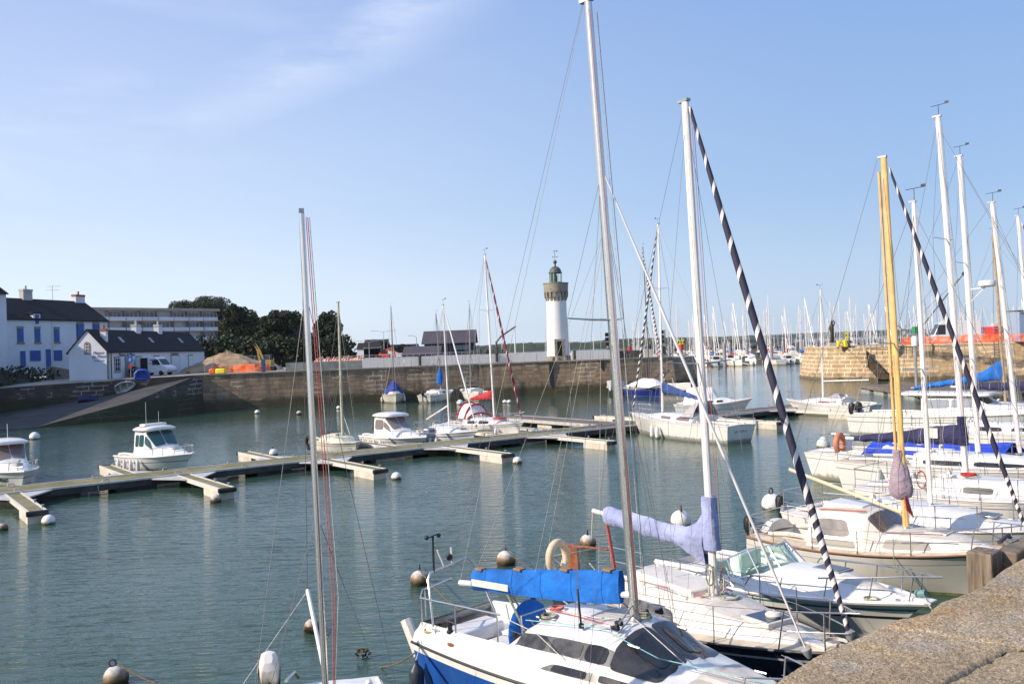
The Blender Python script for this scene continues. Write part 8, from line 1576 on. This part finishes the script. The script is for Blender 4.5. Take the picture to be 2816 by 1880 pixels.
o = dinghy('white_tender', 'small white boat half hidden by the tall silver mast near the quay', P(1694, 1084, 0), rad(-110), 0, 4.6, 2.2, WHITE, CLWHT); o.scale = (1, 1, 2.6)

# ================================================================== pontoons
O = P(116, 1345, .5); O2 = P(1486, 1196, .5); U = (O2 - O); U.z = 0; U.normalize(); N = Vector((-U.y, U.x, 0))  # N points away from the camera
pon = thing('long_pontoon', 'long mossy floating pontoon running diagonally across the harbour basin', 'pontoon', (0, 0, 0)); Wp = 2.15
def pb(mb, s0, s1, n0, n1, z0, z1, mi=0):
    q = [O + U * s0 + N * n0, O + U * s1 + N * n0, O + U * s1 + N * n1, O + U * s0 + N * n1]; mb.hexa([(v.x, v.y, z0) for v in q], [(v.x, v.y, z1) for v in q], mi)
Smin, Smax = -17., (Vector((25., 0, 0)).x - O.x) / U.x; s = Smin; k = 0
sT = (P(1702, 1165, .5) - O).dot(U)
while s < Smax:
    e = min(s + 9.6, Smax)
    m = MB(); pb(m, s + .03, e - .03, .12, Wp - .12, .40, .497); m.build('deck_planks', MOSSD if e < sT else PLANK, pon, smooth=False)
    m = MB(); pb(m, s + .02, e - .02, 0, .118, .44, .52); pb(m, s + .02, e - .02, Wp - .118, Wp, .44, .52); m.build('edge_beam', ALUP, pon, smooth=False)
    m = MB(); pb(m, s + .02, e - .02, .02, .10, .16, .437); pb(m, s + .02, e - .02, Wp - .10, Wp - .02, .16, .437); m.build('side_beam', PDARK, pon, smooth=False)
    for a_ in (.8, 4.0, 7.2):
        if s + a_ + 1.6 < e: m = MB(); pb(m, s + a_, s + a_ + 1.7, .18, Wp - .18, -.35, .395); m.build('float', PDARK if a_ != 4. else FLOATW, pon, smooth=False)
    for a_ in (.3, 3.4, 6.5):
        for nn_ in (.07, Wp - .07):
            c = O + U * (s + a_) + N * nn_; m = MB(); m.tube([c + U * -.14 + Vector((0, 0, .02)), c + U * -.10 + Vector((0, 0, .13)), c + U * .10 + Vector((0, 0, .13)), c + U * .14 + Vector((0, 0, .02))], .022, 5); m.build('mooring_cleat', ALUG, pon)
    s = e
# cross walkway beyond the junction
j0 = sT - 1.2; m = MB()
def cb(mb, s0, s1, n0, n1, z0, z1): pb(mb, s0, s1, n0, n1, z0, z1)
xw = thing('cross_pontoon', 'wooden cross pontoon leading left from the far end of the long pontoon', 'pontoon', (0, 0, 0))
m = MB(); cb(m, j0, j0 + 2.1, Wp + .05, Wp + 12, .40, .497); m.build('deck_planks', PLANK, xw, smooth=False)
m = MB(); cb(m, j0 - .1, j0 - .003, Wp + .05, Wp + 12, .3, .52); cb(m, j0 + 2.103, j0 + 2.2, Wp + .05, Wp + 12, .3, .52); m.build('edge_beam', ALUP, xw, smooth=False)
for a_ in (1, 5, 9): m = MB(); cb(m, j0 + .1, j0 + 2.0, Wp + a_, Wp + a_ + 1.6, -.3, .395); m.build('float', FLOATW, xw, smooth=False)
def finger(label, s0, side, L_=5.75, w=.62, wpl=None):
    r = thing('finger_pontoon', label, 'pontoon', (0, 0, 0), 0, 'finger pontoons'); sg = -1 if side < 0 else 1; n0 = 0 if side < 0 else Wp
    f = lambda a: n0 + sg * a
    def fb_(mb, s1, s2, a0, a1, z0, z1, mi=0): pb(mb, s1, s2, min(f(a0), f(a1)), max(f(a0), f(a1)), z0, z1, mi)
    m = MB(); fb_(m, s0 - w / 2 + .07, s0 + w / 2 - .07, .02, L_ - .05, .37, .45); m.build('deck_planks', MOSSD, r, smooth=False)
    m = MB(); fb_(m, s0 - w / 2 - .02, s0 - w / 2 + .067, .02, L_, .30, .475); fb_(m, s0 + w / 2 - .067, s0 + w / 2 + .02, .02, L_, .30, .475); m.build('edge_beam', mat('finger_alu', (.70, .64, .56), .5, noise=.1), r, smooth=False)
    m = MB(); fb_(m, s0 - w / 2 + .0, s0 + w / 2 - .0, L_ - 2.0, L_ - .04, -.35, .297); m.build('float', FLOATW, r, smooth=False)
    for sd in (-1, 1):
        q = [O + U * (s0 + sd * (w / 2 + .023)) + N * f(.02), O + U * (s0 + sd * (w / 2 + 1.15)) + N * f(.02), O + U * (s0 + sd * (w / 2 + .023)) + N * f(1.6)]
        m = MB(); m.add([(v.x, v.y, .40) for v in q] + [(v.x, v.y, .46) for v in q], [(0, 1, 2), (3, 4, 5), (0, 1, 4, 3), (1, 2, 5, 4), (2, 0, 3, 5)]); m.build('bracket', ALUP, r, smooth=False)
    c0 = O + U * (s0 - w / 2 - .05) + N * f(L_ + .06); c1 = O + U * (s0 + w / 2 + .05) + N * f(L_ + .06); m = MB(); m.tube([(c0.x, c0.y, .38), (c1.x, c1.y, .38)], .1, 8); m.build('rubber_bumper', BLACK, r)
    for a_ in (L_ - .5, L_ - 2.2):
        c = O + U * (s0 + w / 2 - .05) + N * f(a_); m = MB(); m.lathe([(.03, 0), (.03, .1), (.07, .11), (.07, .13), (.01, .14)], 8, c=(c.x, c.y, .47)); m.build('mooring_cleat', ALUG, r)
    return O + U * s0 + N * f(L_)
def sof(x, y, h=.5): return (P(x, y, h) - O).dot(U)
tips = []
for i, (x, y, lab) in enumerate([(40, 1356, 'finger pontoon nearest the left edge of the photo, reaching towards the camera'), (528, 1309, 'finger pontoon left of the nearest mast, below the white cabin cruiser'), (906, 1262, 'finger pontoon just right of the nearest mast, reaching towards the camera'), (1240, 1226, 'finger pontoon in the middle of the basin below the hardtop motorboat'), (1520, 1196, 'finger pontoon reaching behind the tall silver mast of the blue-hulled boat')]): tips.append(finger(lab, sof(x, y), -1))
for x, y, lab in [(2000, 1150, 'finger pontoon in front of the right-hand end of the long pontoon'), (2150, 1124, 'finger pontoon beside the small white sloop on the right')]: finger(lab, sof(x, y), -1, 6.2)
for x, y, lab, L_ in [(355, 1300, 'far-side finger pontoon beside the white cabin cruiser', 5.2), (730, 1252, 'empty far-side finger pontoon left of the nearest mast', 5.2), (1060, 1222, 'far-side finger pontoon between the mossy sailboat and the hardtop motorboat', 5.2), (1375, 1192, 'far-side finger pontoon between the low sloop and the red-covered yacht', 5.2), (1560, 1185, 'wide far-side finger pontoon right of the red-covered yacht', 6.5), (1820, 1152, 'far-side finger pontoon left of the white yacht with the blue boom cover', 6.0)]: finger(lab, sof(x, y) , 1, L_)
# old timber pontoons below the right pier
r = thing('timber_raft', 'weathered timber pontoon with concrete floats below the right pier', 'pontoon', (0, 0, 0)); A0 = Vector((34.9, 92, 0)); A1 = Vector((33.9, 73.5, 0)); d = (A1 - A0).normalized(); n = Vector((-d.y, d.x, 0)); Lr = (A1 - A0).length
def qb(mb, s0, s1, n0, n1, z0, z1, A=A0, d=d, n=n): q = [A + d * s0 + n * n0, A + d * s1 + n * n0, A + d * s1 + n * n1, A + d * s0 + n * n1]; mb.hexa([(v.x, v.y, z0) for v in q], [(v.x, v.y, z1) for v in q])
m = MB(); [qb(m, 0, Lr, k * .62, k * .62 + .58, .62, .72) for k in range(10)]; m.build('deck_planks', PLANK, r, smooth=False)
m = MB(); qb(m, -.1, Lr, -.12, -.01, .42, .78); qb(m, Lr + .003, Lr + .12, -.1, 6.2, .42, .78); m.build('edge_beam', WOODT, r, smooth=False)
for k in range(5): m = MB(); qb(m, k * 3.8 + .4, k * 3.8 + 3.0, .05, 5.9, -.3, .60); m.build('float', mat('float_grey', (.32, .34, .33), .9, noise=.2), r, smooth=False)
d2 = Vector((1, .02, 0)).normalized(); n2 = Vector((-.02, 1, 0))
for j, (a_, w_, lab) in enumerate([(Vector((40.5, 78, 0)), 2.5, 'nearer long timber pontoon reaching to the right edge of the photo'), (Vector((40.5, 88, 0)), 2.5, 'farther long timber pontoon reaching to the right edge, under the pier wall')]):
    r = thing('timber_pontoon', lab, 'pontoon', (0, 0, 0)); m = MB(); [qb(m, 0, 40, k * .5, k * .5 + .46, .6, .7, a_, d2, n2) for k in range(5)]; m.build('deck_planks', PLANK, r, smooth=False); m = MB(); qb(m, 0, 40, -.1, -.01, .35, .75, a_, d2, n2); m.build('edge_beam', WOODT, r, smooth=False)
    for k in range(10): m = MB(); qb(m, k * 4 + .5, k * 4 + 2.5, .05, 2.4, -.3, .58, a_, d2, n2); m.build('float', mat('float_grey', (.32, .34, .33), .9), r, smooth=False)
    for k in range(6): m = MB(); c = a_ + d2 * (3 + k * 5.5) + n2 * 1.2; m.tube([(c.x, c.y, .7), (c.x + .3, c.y, 1.6)], .06, 5); m.tube([(c.x + .6, c.y, .7), (c.x + .3, c.y, 1.6)], .06, 5); m.box((c.x, c.y, .78), (1.2, .3, .12)); m.build('timber_frame', WOODT, r)
c = Dp(2520, 1050, 82); m = MB(); m.tube([(0, 0, -.3), (0, 0, 4.6)], .14, 8); m.lathe([(.3, 4.6), (.32, 5.3), (.2, 5.5), (.01, 5.5)], 12, mi=1); tag(m.build('pontoon_pile', [ALUG, CLWHT], loc=(c.x, 82, 0)), 'slim grey pile with a white cap left of the white mast', 'pile')

# ================================================================== buoys
def buoy(x, yw, dpx, label, m_=None, ring=True, cone=False, name='mooring_buoy', num=None):
    p = P(x, yw, 0); D_ = p.length; R_ = dpx / 2 / F * D_; R_ = min(R_, .62)
    r = thing(name, label, 'buoy', (p.x, p.y + R_ * .3, 0), rad(RND.uniform(0, 360)), 'mooring buoys'); m = MB(); r.rotation_euler.x = RND.uniform(-.22, .22)
    if cone: m.lathe([(.01, -R_ * .5), (R_ * .8, -R_ * .4), (R_, 0), (R_ * .98, R_ * .4), (R_ * .8, R_ * .85), (R_ * .45, R_ * 1.3), (R_ * .15, R_ * 1.5), (.01, R_ * 1.52)], 22)
    else: m.sphere((0, 0, R_ * .42), R_, 22, 14)
    o = m.build('float', m_ or BUOYW, r, ang=80)
    if ring:
        zt = R_ * 1.40 if not cone else R_ * 1.5; m = MB(); m.tube([(0, R_ * .26 * math.cos(g), zt + R_ * .26 + R_ * .30 * math.sin(g)) for g in [2 * PI * k / 14 for k in range(15)]], R_ * .07, 6); m.tube([(0, 0, zt - .06), (0, 0, zt + R_ * .05)], R_ * .16, 8); m.build('ring', mat('rusty_iron', (.08, .07, .08), .7, noise=.4), r)
    if num:
        mb = text_mb(num, R_ * .9, Matrix.Identity(4)); vs = []
        for v in mb.v:
            a_ = v[0] / R_ ; e_ = (v[1] - R_ * .2) / R_; rr = R_ + .012; vs.append((rr * math.sin(a_) * math.cos(e_), -rr * math.cos(a_) * math.cos(e_), R_ * .42 + rr * math.sin(e_)))
        mb.v = vs; r.rotation_euler = (0, 0, rad(-20)); mb.build('number', BLACK, r, smooth=False)
    return Vector((p.x, p.y + R_ * .3, R_ * 1.5))
BU = {}
for k, a_ in dict(
    a=(1392, 1553, 54, 'grey-white rust-stained mooring buoy above the middle of the blue boom cover', BUOYR), b=(1154, 1608, 54, 'rust-stained mooring buoy with a rope behind the stern arch of the blue boat', BUOYR), c=(1618, 1502, 46, 'dark fouled mooring buoy behind the brown wooden rudder', BUOYR),
    d=(1874, 1442, 55, 'clean white mooring buoy behind the lavender sail cover', BUOYW), e=(2127, 1398, 55, 'large white mooring buoy left of the small black outboard', BUOYW), f=(858, 1738, 48, 'white mooring buoy with black painted number behind the nearest mast', BUOYR), g=(318, 1880, 62, 'rust-ringed white mooring buoy at the bottom edge of the photo', BUOYR)).items():
    BU[k] = buoy(*a_, num='88' if k == 'f' else None)
for a_ in [(93, 1207, 24, 'bright white buoy in the dark water at the left', BUOYW, False), (36, 1224, 18, 'small dark buoy above the cabin boat at the left edge', BUOYR, False), (752, 1250, 23, 'white buoy behind the empty far-side finger pontoon', BUOYW, True), (707, 1137, 14, 'small white buoy in the middle distance left of the nearest mast', BUOYW, False), (822, 1140, 15, 'grey buoy just left of the nearest mast by the shadowed quay', BUOYR, False), (791, 1116, 7, 'tiny white buoy near the shadowed quay wall', BUOYW, False), (931, 1124, 12, 'pale buoy behind the mossy mast', BUOYW, False), (130, 1441, 32, 'white buoy at the tip of the leftmost finger pontoon', BUOYW, False), (6, 1458, 24, 'dark buoy cut by the left edge of the photo', BUOYR, True), (592, 1381, 30, 'white buoy at the tip of the finger pontoon left of the nearest mast', BUOYR, False), (1090, 1318, 28, 'white buoy at the tip of the finger pontoon right of the nearest mast', BUOYW, False), (1424, 1274, 26, 'white buoy under the black bumper of the middle finger pontoon', BUOYW, False), (1649, 1192, 28, 'white buoy by the long pontoon left of the tall silver mast', BUOYW, True), (1265, 1112, 19, 'white buoy left of the red-covered yacht', BUOYW, False), (1388, 1108, 13, 'small pale buoy near the quay, left one of a pair', BUOYW, False), (1400, 1108, 13, 'small pale buoy near the quay, right one of a pair', BUOYW, False), (1467, 1083, 9, 'tiny pale buoy below the lighthouse', BUOYW, False), (1736, 1182, 16, 'small white buoy beside the bow of the yacht with the blue boom cover', BUOYW, False)]: buoy(*a_[:5], ring=a_[5])
buoy(2266, 1228, 35, 'pear-shaped greenish white buoy left of the yellow mast', BUOYG, False, True); buoy(2436, 1193, 36, 'white buoy of the touching pair behind the yellow mast, the nearer one', BUOYW, True); buoy(2444, 1172, 36, 'white buoy of the touching pair behind the yellow mast, the farther one', BUOYW, False); buoy(2361, 1258, 22, 'orange and white buoy right of the orange horseshoe lifebuoy', mat('buoy_pinkish', (.66, .42, .28), .6, noise=.2), True)
# mooring ropes
sB1 = B1.M @ Vector((B1.x(0), -.8, .8)); sB2 = B2.M @ Vector((B2.x(0), .3, .8))
moor('rope', 'rope from the rusty buoy to the stern of the blue-hulled boat', BU['b'], B1.M @ Vector((B1.x(0), .5, .9)), .15, .016, ROPEB)
m = moor('rope', 'slack brown rope from the numbered buoy to the blue boat, weed hanging on it', BU['f'] + Vector((.1, 0, -.1)), sB1, .62, .015, ROPEB)
wd = MB(); c = BU['f'].lerp(sB1, .5) - Vector((0, 0, .72)); leafy(wd, (c.x, c.y, .05), (.14, .1, .2), 60, .05, random.Random(3)); tag(wd.build('seaweed', mat('weed', (.05, .045, .02), .8), smooth=False), 'clump of dark seaweed hanging on the slack mooring rope', 'seaweed')
moor('rope', 'rope from the stained buoy to the stern of the navy-sided sloop', BU['a'], sB2, .35, .012, ROPEB)
moor('rope', 'long rope behind the lavender cover running to the motorboat', BU['d'], B3.M @ Vector((B3.x(0), .6, .8)), .45, .014, ROPEB)
moor('rope', 'brown rope leaving the bottom edge buoy to the right', BU['g'], Vector((-2.2, 13.2, .7)), .4, .014, ROPEB)
for q_, (h0, h1) in ((B2, (.95, 0)), (B3, (.95, 0)), (B4, (.97, 0))): pass

for nm_, bb_, q_ in (('the blue-hulled boat', B1, Vector((2.4, 5.9, 3.9))), ('the navy-sided sloop', B2, Vector((3.1, 6.4, 3.9))), ('the open motorboat', B3, Vector((4.0, 7.3, 3.9))), ('the cream cruiser', B4, Vector((6.2, 9.3, 3.9)))):
    w_ = bb_.M @ Vector((bb_.x(1) - .15, .1, bb_.zs(1) + .06)); moor('rope', 'white bow rope from %s up to the quay' % nm_, w_, q_, .5, .011, ROPEW)
# ================================================================== the quay under the photographer
QZ = 4.0
EP = [P(x, y, QZ) for x, y in ((2100, 1871), (2213, 1798), (2314, 1752), (2452, 1697), (2529, 1685), (2565, 1651), (2630, 1627), (2679, 1605), (2737, 1562), (2816, 1519))]
ed = [Vector((-3.2, 1.2)), Vector((.3, 3.95))] + [Vector((v.x, v.y)) for v in EP] + [Vector((5.6, 8.6)), Vector((9, 11.8)), Vector((16, 18.0)), Vector((40, 40))]
def edge_at(i, n):
    # resample the coping edge by length
    return None
ln = [0]; [ln.append(ln[-1] + (ed[i + 1] - ed[i]).length) for i in range(len(ed) - 1)]
def ept(s_):
    for i in range(len(ed) - 1):
        if s_ <= ln[i + 1]: return ed[i].lerp(ed[i + 1], (s_ - ln[i]) / (ln[i + 1] - ln[i]))
    return ed[-1]
QS = bpy.data.materials.new('rough_quay_stone'); QS.use_nodes = True; t = QS.node_tree; bq = t.nodes['Principled BSDF']; bq.inputs['Roughness'].default_value = .9; K = t.links
a_ = nn(t, 'ShaderNodeTexCoord')
def nz(sc, det=8., r_=.65): n_ = nn(t, 'ShaderNodeTexNoise', i_Scale=sc, i_Detail=det, i_Roughness=r_); K.new(a_.outputs['Object'], n_.inputs[0]); return n_
def rampn(n_, p0, c0, p1, c1): r_ = nn(t, 'ShaderNodeValToRGB'); r_.color_ramp.elements[0].position = p0; r_.color_ramp.elements[0].color = (*c0, 1); r_.color_ramp.elements[1].position = p1; r_.color_ramp.elements[1].color = (*c1, 1); K.new(n_.outputs[0], r_.inputs[0]); return r_
def mixn(f, A, B_, fac=None, bt='MIX'):
    x = nn(t, 'ShaderNodeMix', data_type='RGBA'); x.blend_type = bt
    if fac is not None: x.inputs['Factor'].default_value = fac
    else: K.new(f.outputs[0], x.inputs['Factor'])
    K.new(A, x.inputs['A']); K.new(B_, x.inputs['B']) if not isinstance(B_, tuple) else setattr(x.inputs['B'], 'default_value', (*B_, 1)); return x.outputs['Result']
g1 = rampn(nz(75, 3, .9), .38, (.38, .30, .19), .62, (.72, .60, .42))
l1 = rampn(nz(1.6, 6, .6), .54, (0, 0, 0), .70, (.62, .62, .62)); c_ = mixn(l1, g1.outputs[0], (.42, .24, .09))
l2 = rampn(nz(2.6, 6, .6), .50, (0, 0, 0), .66, (.6, .6, .6)); g2 = rampn(nz(90, 3, .8), .44, (.30, .28, .27), .58, (.88, .84, .80)); c_ = mixn(l2, c_, g2.outputs[0])
vo = nn(t, 'ShaderNodeTexVoronoi', i_Scale=60.0); K.new(a_.outputs['Object'], vo.inputs[0]); v1 = rampn(vo, .14, (1, 1, 1), .26, (0, 0, 0)); l3 = rampn(nz(4, 4), .48, (0, 0, 0), .66, (.9, .9, .9))
vg = nn(t, 'ShaderNodeTexVoronoi', i_Scale=95.0); K.new(a_.outputs['Object'], vg.inputs[0]); sg_ = nn(t, 'ShaderNodeSeparateColor'); K.new(vg.outputs['Color'], sg_.inputs[0]); rg = nn(t, 'ShaderNodeValToRGB'); rg.color_ramp.elements[0].color = (.55, .50, .46, 1); rg.color_ramp.elements[1].color = (1.5, 1.47, 1.42, 1); K.new(sg_.outputs[0], rg.inputs[0]); c_ = mixn(None, c_, rg.outputs[0], .85, 'MULTIPLY')
mm_ = nn(t, 'ShaderNodeMath', operation='MULTIPLY'); K.new(v1.outputs[0], mm_.inputs[0]); K.new(l3.outputs[0], mm_.inputs[1]); c_ = mixn(mm_, c_, (.72, .68, .66))
l4 = rampn(nz(.8, 4), .3, (.74, .72, .70), .7, (1.1, 1.08, 1.05)); c_ = mixn(None, c_, l4.outputs[0], 1., 'MULTIPLY'); K.new(c_, bq.inputs['Base Color'])
bp = nn(t, 'ShaderNodeBump'); bp.inputs['Strength'].default_value = 1.; bp.inputs['Distance'].default_value = .03; K.new(nz(55, 4, .8).outputs[0], bp.inputs['Height']); K.new(bp.outputs[0], bq.inputs['Normal'])
joints = [5.28, 6.95, 8.05, 9.9, 12.4, 15.2, 18.5]
def qh(x, y, s_, r_):
    h = .020 * fnoise(x * 1.6, y * 1.6, 1) + .009 * fnoise(x * 5, y * 5, 4) + .007 * fnoise(x * 14, y * 14, 7) + .004 * fnoise(x * 37, y * 37, 2)
    if r_ < .74:
        for j_ in joints: h -= .022 * math.exp(-((s_ - j_ - .45 * r_ + .09 * fnoise(r_ * 5, j_)) / .022) ** 2)
    h -= .014 * math.exp(-((r_ - .76 - .03 * fnoise(s_ * 3, 0)) / .025) ** 2); return h + .012 * fnoise(x * 60, y * 60, 3) + (.008 if r_ < .74 else -.006)
def quay_patch(s0, s1, ns, r0, r1, nr, name, pow_=1.):
    m = MB(); rows = []
    for i in range(ns + 1):
        s_ = lerp(s0, s1, i / ns); p = ept(s_); d_ = (ept(s_ + .25) - ept(s_ - .25)).normalized(); n_ = Vector((d_.y, -d_.x)); row = []
        for j in range(nr + 1):
            rr = lerp(r0, r1, (j / nr) ** pow_); q = p + n_ * rr; wob = .03 * fnoise(s_ * 2.2, 3) + .012 * fnoise(s_ * 8, 5)
            if rr < .10:
                k = rr / .10; q = p + n_ * (.10 * (1 - math.cos(k * PI / 2)) * .6 + k * .04 + wob * (1 - k)); z = QZ - .10 * (1 - math.sin(k * PI / 2)); z += qh(q.x, q.y, s_, rr) * k
            else: z = QZ + qh(q.x, q.y, s_, rr)
            row.append((q.x, q.y, z))
        rows.append(row)
    m.grid(rows); return m.build(name, QS, qr, ang=180)
qr = thing('stone_quay', 'rough brown stone quay edge in the foreground at bottom right, worn coping with lichen', 'quay', (0, 0, 0))
quay_patch(.5, 4.2, 40, 0, .75, 20, 'coping_stone'); quay_patch(4.2, 10.6, 330, 0, .75, 70, 'coping_stone'); quay_patch(10.6, 40, 120, 0, .75, 20, 'coping_stone')
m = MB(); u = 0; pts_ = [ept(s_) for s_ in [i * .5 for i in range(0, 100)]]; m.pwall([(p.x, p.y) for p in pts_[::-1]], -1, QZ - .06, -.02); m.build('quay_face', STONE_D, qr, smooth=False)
def pav(s0, s1, ns, r1, nr, pw): 
    m = MB(); rows = []
    for i in range(ns + 1):
        s_ = lerp(s0, s1, i / ns); p = ept(s_); d_ = (ept(s_ + .6) - ept(s_ - .6)).normalized(); n_ = Vector((d_.y, -d_.x)); row = []
        for j in range(nr + 1): rr = .75 + (r1 - .75) * (j / nr) ** pw; q = p + n_ * rr; row.append((q.x, q.y, QZ + (qh(q.x, q.y, s_, rr))))
        rows.append(row)
    m.grid(rows); return m
o = pav(4.0, 10.6, 200, 2.6, 60, 1.0).build('quay_pavement', QS, ang=180); struct(o)
o = pav(10.6, 40, 90, 5., 20, 1.4).build('quay_pavement', QS, ang=180); struct(o)
# the timber fender post and beam fixed outside the coping
tp = P(2706, 1512, QZ + .02); r = thing('timber_fender', 'weathered square timber post with a beam fixed outside the quay edge', 'fender post', (tp.x, tp.y, 0), rad(-46)); WG = mat('grained_timber', (.27, .21, .15), .9, nscale=2.5, col2=(.12, .09, .065), bump=1.3, bscale=22)
for n_ in list(WG.node_tree.nodes):
    if n_.type == 'TEX_NOISE': mp_ = nn(WG.node_tree, 'ShaderNodeMapping'); mp_.inputs['Scale'].default_value = (9, 9, .8); src_ = n_.inputs[0].links[0].from_socket; WG.node_tree.links.new(src_, mp_.inputs[0]); WG.node_tree.links.new(mp_.outputs[0], n_.inputs[0]); n_.inputs['Scale'].default_value = 3.
m = MB(); m.box((0, 0, 2.42), (.20, .24, 3.2)); m.build('post', WG, r, smooth=True, bevel=.015)
m = MB(); m.box((.12, .78, 3.90), (.17, 1.3, .20)); m.build('beam', WOODT, r, smooth=True, bevel=.015)
m = MB(); m.tube([(.0, .35, 4.02), (.02, .5, 4.06), (.0, .62, 4.02)], .018, 6); m.build('iron_strap', mat('rusty_iron', (.08, .07, .08), .7), r)

# the sea air between the camera and the far shore
hm = bpy.data.materials.new('sea_haze'); hm.use_nodes = True; t = hm.node_tree; t.nodes.clear(); ho = nn(t, 'ShaderNodeOutputMaterial'); pv_ = nn(t, 'ShaderNodeVolumePrincipled'); pv_.inputs['Color'].default_value = (.80, .88, 1, 1); pv_.inputs['Density'].default_value = .00006; pv_.inputs['Anisotropy'].default_value = .3; t.links.new(pv_.outputs[0], ho.inputs['Volume'])
m = MB(); m.box((0, 1930, 38), (6400, 3980, 84)); hz_ = m.build('haze', hm, smooth=False); hz_['kind'] = 'stuff'; hz_['label'] = 'thin sea haze over the harbour and the bay'
